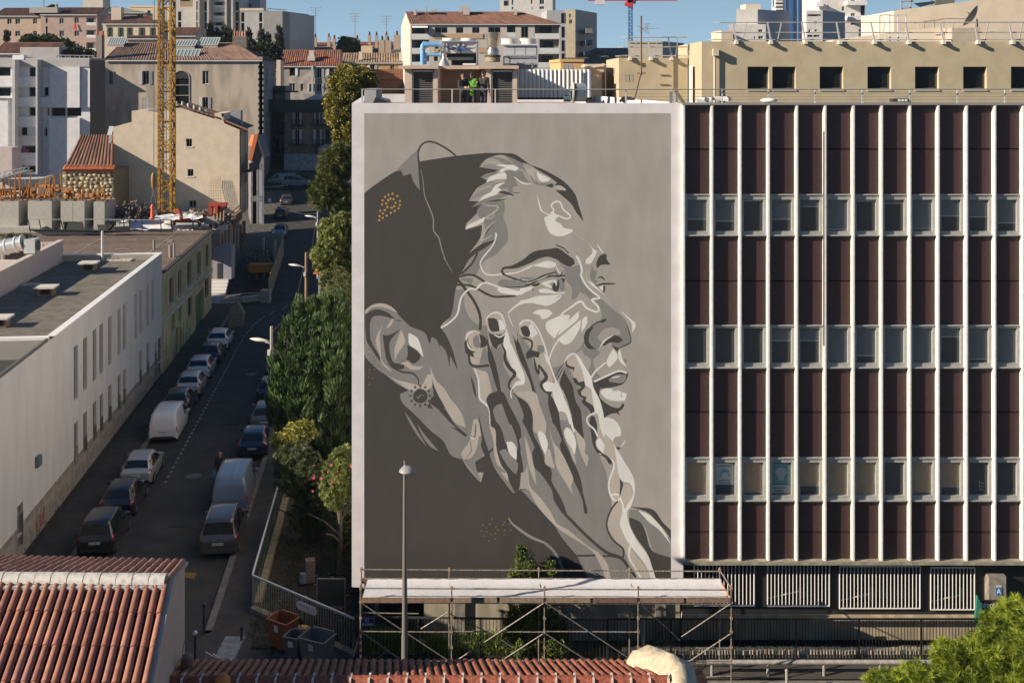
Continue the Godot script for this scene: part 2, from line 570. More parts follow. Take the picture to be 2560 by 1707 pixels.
func mural_image()->Image:
	canvas=Image.create(int((MX1-MX0)*MS),int((MY1-MY0)*MS),false,Image.FORMAT_RGB8)
	for e in [["S",0.345,0.315,0.288],["D",0.05,0.046,0.042],["G",0.21,0.205,0.195],["H",0.26,0.25,0.235],["B",0.43,0.388,0.345],["W",0.66,0.645,0.62],["O",0.42,0.24,0.07],["Q",0.17,0.11,0.05]]:
		TONE[e[0]]=Color(e[1],e[2],e[3]).linear_to_srgb()
	canvas.fill(TONE.S)
	paint("D","c1 122 910 250 812 420 700 640 590 668 600 1010 548 1320 518 c2 330 103 640 108 720 140 840 230 700 200 540 125 370 160 310 210 268 265 500 300 285 385 400 430 245 505 150 655 262 662 178 730 310 690 240 795 118 920 108 985 300 935 275 1085 148 1258 240 1250 55 1500 c4 1000 330 975 410 930 660 830 780 940 980 1000 1200 880 1300 800 1400 870 1568 c7 520 60 620 240 720 360 690 580 870 810 950 510 1000 650 1100 800 1190 915 1260 870 1330 885 1450 1060 1568 1180 c8 45 680 130 700 240 880 370 1020 450 1150 590 1320 700 1480 770 1568 c0 1500 1475 900 1475 900 500")
	paint("D","c2 540 120 640 108 720 140 840 230 1000 290 1150 370 1255 440 1370 570 1420 720 1472 890 1390 790 1330 690 1240 610 1150 535 1270 530 1240 500 1130 470 1170 450 1080 380 960 310 870 250 760 205")
	paint("G","c1 655 470 560 560 420 700 480 690 500 745 575 720 600 800 660 880 672 870 655 620")
	line("D",4.5,"c1 672 870 655 640 650 500 690 430 750 408 820 420 900 460 960 500 1020 548",false)
	line("H",3.2,"c1 675 680 695 790 710 930 760 1060 795 1160 800 1280 850 1350 875 1450 915 1568 c4 860 90 945 240")
	dots("O",3.0,"c1 355 928 395 918 443 940 467 988 467 1027 455 1060 418 1085 380 1105 337 1132 300 1155 265 1178 270 1137 300 1112 275 1083 320 1078 345 1048 388 1055 413 1040 425 1008 405 970 375 965 353 980 333 1013 298 983 322 950 292 1022")
	paint("G","c2 370 160 430 145 540 165 640 215 690 260 640 270 560 230 440 170")
	paint("G","c2 540 125 620 150 700 190 760 280 720 290 660 220 590 160")
	paint("G","c2 560 310 700 300 800 330 900 440 720 440 680 390 710 480 650 500 660 570 600 550 600 500 500 520 400 480 540 440 590 400")
	paint("H","c2 268 265 360 235 470 240 560 270 480 290 380 275")
	paint("W","c2 455 245 530 235 600 240 660 240 725 275 690 310 600 290 540 320 500 330 520 290 580 270")
	paint("G","c2 285 385 350 340 470 320 480 340 400 370 310 400")
	paint("W","c2 345 450 380 385 470 345 560 330 585 360 575 400 480 405 400 425")
	paint("B","c2 310 205 400 200 520 225 400 215")
	paint("H","c2 245 505 330 465 400 430 560 450 500 480 400 470 300 500")
	paint("H","c2 150 655 250 560 400 490 440 500 380 570 250 610")
	paint("W","c2 262 660 310 600 400 550 460 470 575 440 480 500 520 520 470 580 380 610")
	paint("G","c2 178 730 280 660 420 600 540 570 640 575 480 640 330 680")
	paint("B","c2 520 615 600 600 660 600 560 620")
	paint("D","c2 480 560 540 540 640 570 675 600 540 570")
	paint("D","c2 350 665 480 640 590 635 480 660")
	paint("G","c2 310 690 480 660 555 655 565 750 545 840 590 960 600 1110 540 1190 450 1280 340 1340 270 1430 220 1510 60 1500 150 1400 240 1255 320 1080 330 930 240 790")
	line("B",4,"c2 310 680 350 710 480 715 480 750 340 850 230 880 120 920")
	paint("W","c2 108 985 140 930 230 890 330 840 320 890 250 930 180 960")
	line("B",3,"c2 440 800 420 850 340 860")
	paint("D","c2 470 885 400 960 330 1060 360 990")
	line("B",4,"c2 470 880 370 960 290 1110 420 1050")
	paint("D","c2 480 1065 420 1110 300 1150 150 1258 260 1240 400 1150 460 1110")
	paint("H","c2 240 1255 150 1330 60 1490 160 1380")
	line("D",5,"c2 250 1250 180 1380 60 1500",false)
	line("W",3.6,"c2 460 1020 450 1110 400 1200 310 1310 280 1380 320 1480 400 1510 520 1500 700 1480 880 1400",false)
	line("W",5,"c2 470 1030 455 1100")
	paint("G","c2 700 190 780 230 860 330 930 470 900 450 830 340 760 280")
	paint("S","c2 760 300 830 330 900 450 870 460 800 390")
	paint("B","c2 770 230 860 300 880 270 920 300 900 330 930 470 880 380 820 330")
	paint("W","c2 930 300 960 340 1030 370 1090 400 1060 430 980 430 940 370")
	paint("G","c2 900 300 930 430 1010 450 1100 440 1020 480 920 470")
	paint("D","c2 1030 480 1110 450 1130 490 1100 500")
	paint("B","c2 1130 490 1200 475 1270 520 1260 540 1190 520")
	line("W",4,"c2 670 375 720 420 790 455 870 462")
	line("D",2,"c2 660 560 735 562")
	paint("W","c2 930 570 960 660 1000 770 1090 810 1120 780 1180 830 1140 880 1220 930 1240 965 1350 985 1330 1020 1230 1060 1150 1060 1080 1020 1040 940 1015 850 1070 820 980 770 950 680")
	line("W",4,"c2 1090 800 1130 760 1100 720 1130 670 1200 670 1235 750 1320 830 1270 860 1170 820",false)
	paint("W","c3 600 70 660 130 740 180 800 230 850 290 890 310 870 360 820 450 760 460 760 410 830 340 830 280 780 210 700 160 620 90")
	paint("D","c2 515 1470 540 1420 640 1400 760 1340 900 1240 1100 1205 1180 1200 1280 1270 1360 1330 1370 1380 1310 1415 1230 1380 1160 1330 1060 1300 960 1320 860 1370 700 1430 560 1440 540 1460 580 1520")
	line("D",3,"c2 1155 1165 1240 1200 1300 1260",false)
	line("D",2.5,"c2 835 1280 900 1245 940 1230")
	line("D",3.5,"c2 515 1460 570 1510 700 1568",false)
	paint("W","c2 870 1400 970 1370 1060 1345 1150 1370 1160 1400 1090 1430 1000 1420")
	line("W",3,"c2 1150 1400 1190 1480 1210 1500")
	paint("G","c3 450 430 530 490 620 490 690 460 720 540 700 590 740 680 800 760 900 830 910 850 830 870 760 820 690 780 660 840 590 880 600 740 540 660 510 600 520 530 470 470")
	paint("S","c3 530 670 580 700 600 760 590 860 540 740")
	paint("G","c3 860 890 930 860 1060 970 1220 1110 1280 1340 1220 1400 1130 1430 1070 1390 1010 1330 1060 1280 1150 1280 1150 1230 1080 1190 980 1210 890 1300 920 1340 960 1380 890 1440 820 1440 760 1380 740 1300 800 1200 880 1140 940 1090 940 1010 900 920")
	paint("D","c3 1020 1310 1070 1280 1150 1300 1190 1340 1130 1370 1050 1360 980 1400 950 1400")
	paint("D","c3 740 1290 770 1220 830 1180 850 1190 800 1270 800 1370 880 1440 800 1440 750 1390")
	line("D",3.5,"c3 820 1180 900 1130 940 1120 1000 1090",false)
	paint("D","c3 930 1110 1000 1085 990 1120 940 1140")
	line("D",3,"c3 1060 1390 1120 1430 1210 1400 1280 1350 1240 1170")
	paint("D","c3 1060 1400 1120 1470 1150 1430")
	line("W",4,"c3 920 1420 980 1340 1080 1280")
	paint("G","c3 720 1400 760 1500 830 1568 870 1540 930 1480 870 1440 800 1440")
	paint("G","c3 740 1340 690 1430 620 1490 680 1470 740 1400")
	line("W",5,"c3 650 365 690 440 715 540 705 590 760 700 850 790 920 850 830 870 900 950 910 1000 870 1010 760 960 720 900 680 895 600 950 500 1020 470 1060",false)
	paint("W","c3 760 550 780 650 830 670 880 720 1000 840 900 760 810 690 770 640")
	paint("W","c3 1150 985 1260 1080 1330 1140 1330 1190 1290 1260 1290 1150 1220 1060")
	line("W",3,"c3 890 235 960 335")
	paint("D","c3 890 510 880 460 910 380 960 345 1000 350 1000 400 1045 470 940 470")
	paint("G","c3 830 480 860 540 890 530 870 640 900 650 870 700 820 640 810 570")
	line("D",4,"c3 900 620 940 610 980 650")
	paint("W","c3 910 730 960 700 960 780")
	line("D",5,"c3 870 712 960 690 1100 688")
	paint("D","c3 960 710 985 715 980 780 960 790")
	paint("G","c3 0 610 180 620 120 640 0 640")
	paint("W","c3 240 680 330 650 410 640 440 700 400 740 300 720")
	paint("S","c3 330 690 380 660 410 700 380 730")
	paint("D","c3 380 690 400 670 420 720 440 620 455 700 440 770 400 780 370 740")
	paint("G","c3 450 620 510 620 520 760 460 770")
	line("D",4.5,"c3 0 720 130 690 220 640 350 600 450 600 520 590",false)
	line("W",4,"c3 20 640 140 655 320 595")
	line("D",3,"c3 0 650 120 660 300 590 420 550")
	line("D",3,"c3 400 530 450 600 510 530")
	paint("D","c3 130 700 230 670 220 700 170 720")
	paint("D","c3 480 620 520 630 510 680 490 660")
	line("D",2.5,"c3 80 700 130 730 160 770")
	paint("W","c3 0 740 70 730 140 710 60 790 0 820")
	paint("W","c3 210 760 300 740 440 790 510 780 520 800 380 800 230 790")
	paint("W","c3 0 880 100 860 200 830 330 820 480 810 470 850 330 940 200 920 100 910 0 930")
	line("S",2,"c3 390 860 480 820")
	paint("W","c3 140 1030 200 990 330 985 380 1030 300 1090 240 1090 230 1050")
	paint("W","c3 300 1140 380 1090 480 1050 580 1050 540 1150 460 1220 400 1320 310 1230")
	paint("W","c3 520 1150 680 1000 670 1090 560 1190 430 1290 470 1210")
	paint("W","c3 430 1330 560 1220 700 1100 690 1200 600 1350 520 1390")
	paint("W","c3 720 1100 770 1055 775 1140 710 1250")
	line("W",3.5,"c3 330 1568 380 1440 440 1340",false)
	paint("W","c4 1380 400 1500 400 1568 420 1568 455 1420 440")
	paint("G","c4 1400 320 1568 310 1568 380 1390 370")
	paint("G","c4 1020 300 1080 290 1150 300 1130 360")
	line("D",5.5,"c4 1020 280 1090 262 1160 270 1260 330",false)
	paint("G","c4 975 410 1070 400 1060 480 1070 590 1120 690 1200 750 1280 760 1300 900 1320 1100 1400 1400 1500 1568 c7 900 0 960 200 900 500 860 580 800 605 690 580 580 540 500 400 380 300 280 200 200 120 95 20 c4 430 1430 520 1390 400 1330 300 1250 200 1180 85 1050 85 900 90 660 160 580 240 550 340 590 420 660 530 765 640 810 690 850 720 940 740 870 830 780 930 660")
	paint("D","c4 830 780 740 840 690 855 720 940 740 870 790 900 850 1050 800 930 880 1010 915 1170 920 1050 1000 1200 940 980 880 850")
	line("D",7,"c4 1000 310 1070 400 1150 510 1200 610 1220 700 1215 800",false)
	line("D",5.5,"c4 985 360 1110 365 1190 400 1330 470 1450 475 1568 465",false)
	line("W",4.5,"c4 830 780 900 740 990 650 1030 490 1110 400 1180 400 1220 355 1280 340 1370 370 1480 400",false)
	paint("B","c4 85 615 150 560 240 540 340 570 410 640 330 600 240 575 150 590 90 650")
	paint("D","c4 90 665 160 610 230 600 320 640 400 710 460 715 350 690 260 665 170 670 135 740 140 880 170 960 230 1060 230 1110 150 990 100 900")
	paint("D","c4 260 850 330 850 440 790 380 850 330 920 330 1010 360 1110 420 1130 500 1070 500 950 560 980 630 1050 620 1090 560 1130 490 1090 420 1140 310 1110 280 1000")
	paint("B","c4 440 800 480 900 460 960 400 1050 385 1110 375 1000 400 910")
	paint("B","c4 270 740 230 850 240 980 245 1090 200 960 195 880")
	paint("B","c4 350 690 370 700 340 760 290 790")
	paint("W","c4 515 830 600 880 640 980 660 1070 600 1000 520 940")
	paint("B","c4 430 1130 500 1110 560 1150 660 1160 620 1190 540 1190 480 1150")
	paint("D","c4 300 1120 400 1140 470 1140 470 1180 400 1190 340 1160")
	line("D",5,"c4 340 1160 440 1210 560 1230 610 1290 610 1340")
	line("B",4,"c4 240 1090 280 1150 345 1205")
	paint("B","c4 290 1240 400 1290 520 1320 640 1340 700 1240 740 1240 740 1360 640 1400 520 1390 400 1310")
	paint("D","c4 560 1440 590 1390 630 1375 680 1400 700 1450 680 1500 620 1520 570 1490")
	for k in 12:
		var a:=TAU*k/12.0
		var o:=Vector2(628+cos(a)*98,1448+sin(a)*98)
		line("D",4.5,"c4 %f %f %f %f"%[o.x-cos(a)*12,o.y-sin(a)*12,o.x+cos(a)*12,o.y+sin(a)*12],false)
	line("G",3,"c4 585 1450 610 1470 630 1440 665 1440")
	paint("B","c4 720 1140 780 1290 860 1370 940 1500 1000 1568 880 1568 790 1420 740 1250")
	paint("D","c4 745 1300 760 1450 740 1460 700 1568 880 1568 800 1430")
	paint("B","c7 480 0 580 0 690 150 720 270 620 220 530 90")
	paint("D","c7 430 20 520 90 620 240 740 340 720 360 560 240 450 130 340 50")
	paint("G","c7 370 30 450 90 560 210 640 280 540 230 430 130")
	paint("G","c7 120 110 180 190 260 320 340 455 250 350 160 200")
	paint("G","c7 245 230 330 350 460 500 380 460 300 360")
	paint("B","c7 770 350 800 190 830 180 870 260 880 340 850 360 830 470 780 560 700 580 680 520 760 400")
	line("G",3,"c7 765 400 775 500 720 570")
	line("D",2.5,"c7 820 230 810 360 765 345")
	paint("W","c7 755 350 810 370 790 385")
	paint("G","c7 690 580 800 605 870 810 740 640")
	paint("G","c8 45 680 130 690 110 400 0 0 700 0 760 200 880 500 920 720 940 820 900 950 890 1060 960 1180 1060 1280 1120 1470 1180 1600 770 1600 590 1320 450 1150 370 1020 240 880")
	paint("G","c7 860 120 900 0 930 40 960 240 990 300 1000 450 960 500 920 440 880 300")
	paint("G","c7 960 540 1000 480 1020 600 1060 700 1140 790 1210 900 1190 915 1090 780 1000 640")
	paint("D","c7 970 250 1000 80 1080 30 1110 0 1130 130 1260 450 1250 860 1200 900 1140 780 1060 640 1010 450")
	paint("B","c7 960 250 1000 280 1020 440 1060 640 1130 720 1140 800 1050 680 1000 560 1010 450 980 330")
	paint("G","c7 1000 80 1080 30 1130 130 1200 290 1240 480 1120 430 1080 300 1010 170")
	paint("G","c7 1050 500 1110 480 1220 600 1240 640 1215 730 1130 640")
	paint("W","c7 1120 410 1180 410 1220 470 1220 590 1150 520")
	paint("G","c7 1120 0 1240 0 1290 150 1280 260 1390 450 1370 520 1300 700 1260 560 1260 330 1200 190")
	paint("B","c5 140 370 230 350 320 380 390 480 410 600 400 780 300 790 170 760 140 600 110 520")
	paint("D","c5 300 385 380 430 410 520 380 560 310 570 320 480")
	paint("D","c5 110 490 140 460 150 560 210 610 260 615 220 640 240 695 130 640")
	paint("G","c5 230 430 290 400 320 560 260 570 220 510")
	paint("G","c5 350 580 400 570 410 690 400 790 300 780 330 680")
	line("W",3.5,"c5 130 470 150 400 230 350 310 370")
	line("D",2.5,"c5 150 440 160 520 210 580")
	line("W",2.5,"c5 140 480 180 580 230 600 260 590")
	paint("B","c5 210 830 350 870 410 900 440 1000 470 1150 430 1170 400 1220 380 1280 320 1230 290 1000")
	paint("G","c5 330 830 420 850 470 920 490 1040 530 1100 500 1150 470 1130 440 1000 400 880")
	paint("D","c5 400 400 440 560 500 700 530 830 560 960 600 1160 660 1290 740 1420 820 1568 700 1568 650 1440 590 1310 560 1180 500 1000 460 850 420 720 410 560")
	line("D",6,"c5 165 660 180 760 230 810 330 810 430 800",false)
	line("W",5,"c5 240 830 290 980 310 1230 390 1310 440 1380 440 1568")
	paint("D","c5 190 930 240 1060 270 1230 240 1180 210 1060")
	paint("D","c5 400 1260 440 1180 550 1130 590 1180 610 1290 520 1330 480 1400 490 1500 560 1568 450 1568 440 1400")
	paint("G","c5 490 1380 540 1320 600 1300 650 1440 700 1568 560 1568 500 1470")
	paint("G","c5 440 540 530 590 580 540 620 640 620 800 700 950 700 1080 760 1220 880 1440 870 1568 790 1568 650 1290 580 1050 530 820")
	paint("B","c5 390 200 440 130 530 105 600 150 650 260 640 350 560 380 430 360 400 280")
	paint("D","c5 415 185 530 200 570 350 470 360 430 300")
	paint("W","c5 560 200 610 220 650 330 570 340")
	paint("D","c5 400 260 430 370 520 400 640 390 620 500 560 530 530 590 480 550 440 440")
	line("W",4.5,"c5 390 200 450 130 540 110 600 150 640 260 660 300")
	line("W",4,"c5 500 400 570 430 640 390")
	paint("W","c5 640 400 660 310 690 420 710 500 760 600 850 820 900 950 890 1050 780 1070 720 1120 780 1020 850 1000 760 900 700 760 650 640 620 500")
	line("D",9,"c5 590 520 640 620 640 720 700 830 770 910 710 1000 690 1080 740 1130")
	line("W",3.5,"c5 780 1070 720 1120 720 1200 780 1300 830 1420")
	paint("D","c5 730 1130 800 1200 930 1290 1000 1440 1000 1568 870 1568 880 1450 820 1300")
	paint("D","c5 740 390 790 500 820 330 800 420 850 560 960 870 1020 1060 1090 1300 1160 1520 1050 1330 960 1000 830 720 780 560")
	paint("B","c5 830 270 900 220 980 235 1070 370 1150 530 1220 800 1260 1000 1180 1000 1120 850 1060 780 1000 640 930 480 840 400")
	paint("G","c5 820 380 900 480 1000 640 1010 780 1080 920 1120 1050 1200 1200 1250 1568 1170 1568 1080 1280 960 870 850 560")
	paint("D","c5 840 310 900 280 950 310 970 400 940 430 880 410")
	paint("W","c5 950 300 990 240 1070 380 1000 440 960 420 970 370")
	paint("G","c5 1070 540 1150 540 1160 600 1120 650 1060 600")
	line("D",5,"c5 870 440 940 460 990 490 990 560 960 640",false)
	paint("D","c5 910 670 960 600 1100 630 1080 700 1010 690 930 720")
	line("D",6,"c5 1020 700 1040 820 1080 910 1080 800")
	line("D",9,"c5 1080 790 1170 920 1180 970 1120 1030 1120 1090 1180 1160")
	paint("W","c5 1130 1050 1200 1010 1290 1040 1260 1140 1170 1130")
	paint("D","c5 1120 1090 1180 1140 1260 1140 1240 1200 1300 1300 1340 1430 1360 1568 1270 1568 1210 1330 1200 1190")
	paint("W","c5 1150 640 1200 700 1230 820 1180 740")
	paint("W","c5 1260 1130 1300 1000 1400 1200 1480 1390 1530 1568 1480 1568 1440 1430 1380 1400 1340 1400 1290 1280")
	line("W",4,"c5 830 270 880 220 980 220 1070 330 1150 520 1230 800 1300 980 1400 1200",false)
	paint("G","c6 210 310 350 270 300 400 280 490 240 400")
	paint("D","c6 370 330 440 450 490 560 520 740 590 880 610 1100 635 1245 500 1080 460 900 380 660 310 520 330 430")
	line("D",2.5,"c6 365 250 300 340 250 430")
	line("D",2.5,"c6 365 290 320 380 280 470")
	paint("G","c6 370 300 440 330 500 480 560 560 600 700 680 850 720 1000 720 1180 780 1350 800 1430 740 1568 680 1568 640 1420 630 1250 600 900 520 740 480 550 440 470 380 370")
	paint("B","c6 400 200 440 150 510 140 560 250 640 420 640 480 530 500 480 420 510 310 420 270")
	paint("D","c6 385 210 410 170 400 250 450 290 510 300 480 390 490 440 520 440 560 500 630 480 640 560 590 620 600 670 660 690 650 740 740 800 770 870 720 910 680 840 600 760 620 710 560 660 540 600 600 560 510 510 480 420 490 330 400 300")
	paint("B","c6 590 620 660 570 720 620 750 760 740 790 660 740 660 680 600 660")
	paint("D","c6 740 500 880 440 1060 370 1150 365 1210 380 1180 470 1120 530 960 570 840 580 830 680 900 760 1000 820 1090 830 1130 770 1160 790 1130 850 1080 880 1100 940 1050 900 960 920 890 970 870 860 820 700 760 580")
	paint("W","c6 880 970 960 960 1050 1010 1110 1120 1110 1200 1030 1220 1000 1290 900 1190 840 1080")
	paint("G","c6 600 60 640 150 720 150 720 250 690 340 720 430 780 340 750 260 760 180 840 110 790 70")
	paint("G","c6 740 500 720 440 780 370 850 420 800 470")
	paint("W","c6 510 140 560 160 640 290 720 430 750 560 830 720 870 850 890 980 860 1040 880 1150 990 1290 1060 1400 1150 1568 1060 1568 1030 1380 900 1230 840 1090 810 930 770 880 740 700 720 590 650 540 630 450 600 330")
	line("W",4.5,"c6 370 240 420 160 480 125 530 140 580 200")
	paint("B","c6 800 960 830 1080 900 1240 1030 1390 1060 1500 950 1420 900 1320 820 1210 810 1120")
	paint("D","c6 720 930 760 940 800 1060 800 1170 730 1070 700 1040")
	paint("D","c6 710 1080 760 1120 800 1210 780 1270 790 1340 860 1430 940 1480 1000 1568 960 1568 900 1480 800 1420 740 1290")
	line("W",4.5,"c6 780 900 700 930 665 980 690 1050 760 1110 810 1210",false)
	paint("W","c6 790 1270 830 1220 900 1320 910 1400 850 1400 800 1340")
	paint("B","c6 500 1100 640 1270 640 1420 690 1480 650 1568 560 1350")
	paint("W","c6 370 1130 400 1085 460 1120 520 1260 510 1440 440 1310 380 1220")
	line("W",5,"c6 390 880 450 1000 500 1150",false)
	paint("W","c6 20 1170 50 1130 110 1170 150 1300 140 1370 120 1450 60 1290")
	paint("D","c6 160 660 210 690 260 790 300 900 320 1060 370 1260 450 1440 490 1568 390 1568 320 1380 340 1270 260 1080 200 960")
	paint("G","c9 330 410 380 350 500 365 660 375 620 440 400 430")
	paint("W","c9 320 450 420 445 500 465 590 480 700 440 740 430 700 470 600 510 540 530 400 505 340 480")
	line("D",3,"c9 360 430 500 438 640 430 720 400")
	line("D",3.5,"c9 380 285 420 305 520 340 640 372 740 360 840 310 980 270",false)
	paint("W","c9 685 570 760 540 850 545 986 530 986 600 880 640 760 625 700 610 600 625 500 690 450 735 445 720 520 650 600 590 650 575")
	line("W",2.5,"c9 445 730 480 820 505 880")
	line("D",4,"c9 285 545 400 545 530 530")
	paint("B","cA 490 0 700 0 760 150 830 350 820 470 760 430 740 460 690 440 685 300 640 130 560 60")
	paint("G","cA 440 0 500 60 580 260 545 330 560 440 690 605 660 670 600 500 550 560 540 390 480 260")
	paint("D","cA 300 0 350 0 420 150 480 260 540 390 550 500 520 560 560 760 580 896 510 896 520 700 500 520 430 330 400 200")
	paint("D","cA 70 240 100 360 150 560 190 660 240 610 240 640 200 700 250 850 240 896 60 896 30 785 140 710 100 600 110 520 90 400")
	paint("B","cA 190 370 260 420 270 600 290 700 330 820 390 896 340 896 260 770 240 560")
	paint("G","cA 205 700 240 650 280 800 390 896 330 896 240 800")
	paint("W","cA 735 460 765 435 830 510 850 590 820 700 780 600")
	paint("G","c6 950 460 1050 400 1180 400 1170 480 1100 510 960 490")
	paint("W","c6 980 435 1110 410 1080 430 1000 445")
	line("W",4,"c6 720 440 780 350 840 300 910 240",false)
	line("W",4.5,"c6 760 490 960 400 1090 350 1190 380",false)
	paint("W","c6 840 620 900 580 960 580 1060 600 1190 650 1160 740 1000 740 900 700")
	line("G",3,"c6 1000 630 1020 590 1060 620")
	line("B",4,"c6 1120 620 1120 700")
	paint("W","c6 960 140 1010 60 1060 130 1060 200 960 305 920 240")
	paint("W","c6 1075 130 1100 60 1130 190 1190 300 1100 230")
	paint("G","c6 1130 190 1190 200 1180 260")
	paint("D","c6 1040 1340 1110 1350 1070 1390")
	line("W",3,"c6 1165 1250 1140 1310 1110 1345")
	paint("D","c8 60 0 160 0 170 130 250 290 290 400 350 500 350 600 450 780 500 920 460 920 370 780 350 680 240 520 180 460 160 320 180 260")
	line("D",7.5,"c8 480 920 560 1000 700 1140 880 1290 1030 1350 1110 1450 1180 1540",false)
	paint("D","c8 350 0 430 0 450 140 500 290 600 480 640 600 660 720 700 880 700 920 670 910 650 780 580 620 510 480 480 370 430 250 450 180")
	paint("W","c8 210 130 235 105 290 150 310 260 290 340 250 260")
	paint("B","c8 300 290 330 280 380 470 300 440 280 400")
	paint("B","c8 330 60 360 200 430 290 490 400 560 560 560 600 540 640 560 730 620 860 540 700 430 520 390 430 380 320 340 160")
	paint("W","c8 470 120 495 70 560 130 590 230 570 340 530 290 490 190")
	paint("B","c8 500 210 560 300 590 440 550 360")
	paint("B","c8 570 80 670 200 670 310 710 360 695 460 640 340 600 200")
	paint("B","c8 80 140 130 270 180 470 200 640 130 470 100 300")
	paint("B","c8 110 490 140 650 240 760 340 900 400 1010 520 1080 700 1230 820 1310 900 1420 930 1568 880 1568 840 1450 770 1310 680 1230 470 1100 370 1020 240 880 160 750 120 640")
	paint("B","c8 870 130 960 230 1000 420 1020 600 1050 640 1110 620 1140 700 1130 800 1090 860 1030 960 1030 1080 1110 1220 1180 1330 1400 1600 1230 1600 1130 1400 1060 1260 960 1150 900 1060 900 980 940 830 920 720 910 620 950 470 900 360 790 330 860 300")
	paint("W","c8 960 230 1060 400 1150 560 1165 700 1130 840 1090 900 1110 1020 1180 1170 1290 1320 1350 1450 1420 1600 1350 1600 1270 1420 1130 1240 1070 1150 1020 1020 1050 900 1110 800 1150 720 1120 620 1050 600 1010 540 980 350")
	line("W",4.5,"c8 790 200 860 330 950 400 960 460 910 620 930 740 980 790 1020 770 1000 730 930 730",false)
	line("W",4.5,"c8 1010 740 1050 830 1050 900",false)
	line("W",4.5,"c8 1120 1230 1110 1340 1170 1450 1240 1568",false)
	line("D",4,"c8 780 270 850 330 920 380 950 450")
	paint("D","c8 1020 580 1050 620 1040 680 1010 770 1020 680")
	line("D",4.5,"c8 1000 790 930 880 890 1030 950 1170 1050 1260 1050 1340 1020 1350",false)
	line("D",5,"c8 590 1330 740 1325 780 1325",false)
	line("D",5,"c8 850 1330 940 1332 1020 1350",false)
	paint("G","c8 1110 880 1200 880 1300 1000 1440 1100 1560 1220 1560 1340 1360 1290 1280 1080 1220 1000 1120 960")
	paint("D","c8 1120 850 1220 855 1350 880 1440 1000 1560 1130 1560 1260 1490 1120 1380 990 1300 910 1200 870")
	paint("W","c8 1200 885 1310 930 1440 1070 1520 1220 1420 1090 1290 980")
	paint("D","c8 1110 950 1220 1000 1270 1090 1340 1280 1560 1350 1560 1620 1410 1620 1290 1310 1180 1150 1120 1030")
	line("H",7,"c7 1140 1150 1190 1220 1360 1340 1500 1400 1568 1460",true)
	line("G",7,"c7 1500 1400 1568 1460 c8 400 1330 460 1460",false)
	dots("Q",2.2,"c4 125 990 125 1040 172 1065 180 1105 222 1155 128 1195 165 1140 180 1190 160 1275 128 1225 125 1265 130 1335")
	dots("Q",2.4,"c7 980 1160 1105 1195 1090 1220 955 1215 925 1250 1020 1240 1035 1275 875 1280 930 1285 1105 1275 1165 1275 1015 1305 970 1315 1100 1320 895 1330 890 1225 1155 1215 1010 1360 950 1380")
	var fn:=FastNoiseLite.new()
	fn.seed=77; fn.frequency=0.012; fn.fractal_octaves=4
	var rg:=RandomNumberGenerator.new()
	rg.seed=9
	for y in canvas.get_height():
		for x in canvas.get_width():
			var k:=1.0+fn.get_noise_2d(x,y*0.4)*0.05+rg.randf_range(-0.035,0.035)
			var c:=canvas.get_pixel(x,y)
			canvas.set_pixel(x,y,Color(c.r*k,c.g*k,c.b*k))
	return canvas
var SHELL:={
	"hatch":[[0,.42,.78,.8,.66,.70,.55],[.012,.3,.86,.9,.78,.80,.66],[.045,.24,.93,.98,.82,.84,.69],[.135,.2,.93,1.40,.83,.85,.56],[.25,.2,.92,1.47,.84,.86,.59],[.44,.2,.91,1.48,.84,.86,.6],[.56,.2,.9,1.43,.84,.86,.58],[.73,.2,.89,.96,.84,.85,.66],[.9,.22,.78,.85,.82,.83,.6],[.975,.28,.64,.7,.72,.74,.5],[1,.36,.56,.58,.6,.62,.4]],
	"estate":[[0,.42,.8,.82,.7,.74,.6],[.01,.3,.95,1.0,.82,.84,.74],[.03,.24,1.0,1.05,.85,.87,.76],[.075,.2,1.0,1.66,.86,.88,.64],[.2,.2,.98,1.74,.87,.89,.66],[.45,.2,.97,1.75,.87,.89,.66],[.58,.2,.96,1.68,.87,.89,.64],[.74,.2,.95,1.02,.87,.88,.7],[.9,.22,.86,.94,.84,.85,.64],[.975,.3,.7,.78,.76,.78,.55],[1,.38,.6,.63,.62,.66,.45]],
	"van":[[0,.4,.86,.9,.8,.82,.72],[.006,.3,1.0,1.1,.86,.89,.8],[.02,.26,1.02,1.5,.88,.91,.8],[.04,.24,1.02,1.9,.89,.92,.77],[.3,.24,1.02,1.97,.9,.93,.78],[.6,.24,1.02,1.96,.9,.93,.78],[.7,.24,1.0,1.88,.9,.92,.76],[.84,.24,1.0,1.1,.89,.9,.74],[.93,.26,.88,.95,.86,.87,.68],[.985,.32,.7,.76,.78,.8,.56],[1,.4,.6,.63,.66,.7,.48]]}
var shell_h:=1.0
func ring(kind:String,L:float,s:float)->Array:
	var st:Array=SHELL[kind]
	var i:=0
	while i<st.size()-2 and st[i+1][0]<s:i+=1
	var a:Array=st[i]
	var b:Array=st[i+1]
	var f:=clampf((s-a[0])/(b[0]-a[0]),0,1)
	var q:=[]
	for k in 7:q.append(lerpf(a[k],b[k],f))
	for k in [1,2,3]:q[k]=q[k] if q[k]<0.5 else 0.5+(q[k]-0.5)*shell_h
	var z:=L*(0.5-s)
	var mid:float=lerpf(q[1],q[2],0.55)
	var r:=[Vector3(q[4],q[1],z),Vector3(q[5]*1.03,mid,z),Vector3(q[5],q[2],z),Vector3(q[6],lerpf(q[3],q[2],0.06),z),Vector3(q[6]*0.8,q[3]-0.012,z),Vector3(0,q[3]+0.012,z)]
	for k in [4,3,2,1,0]:r.append(Vector3(-r[k].x,r[k].y,z))
	return r
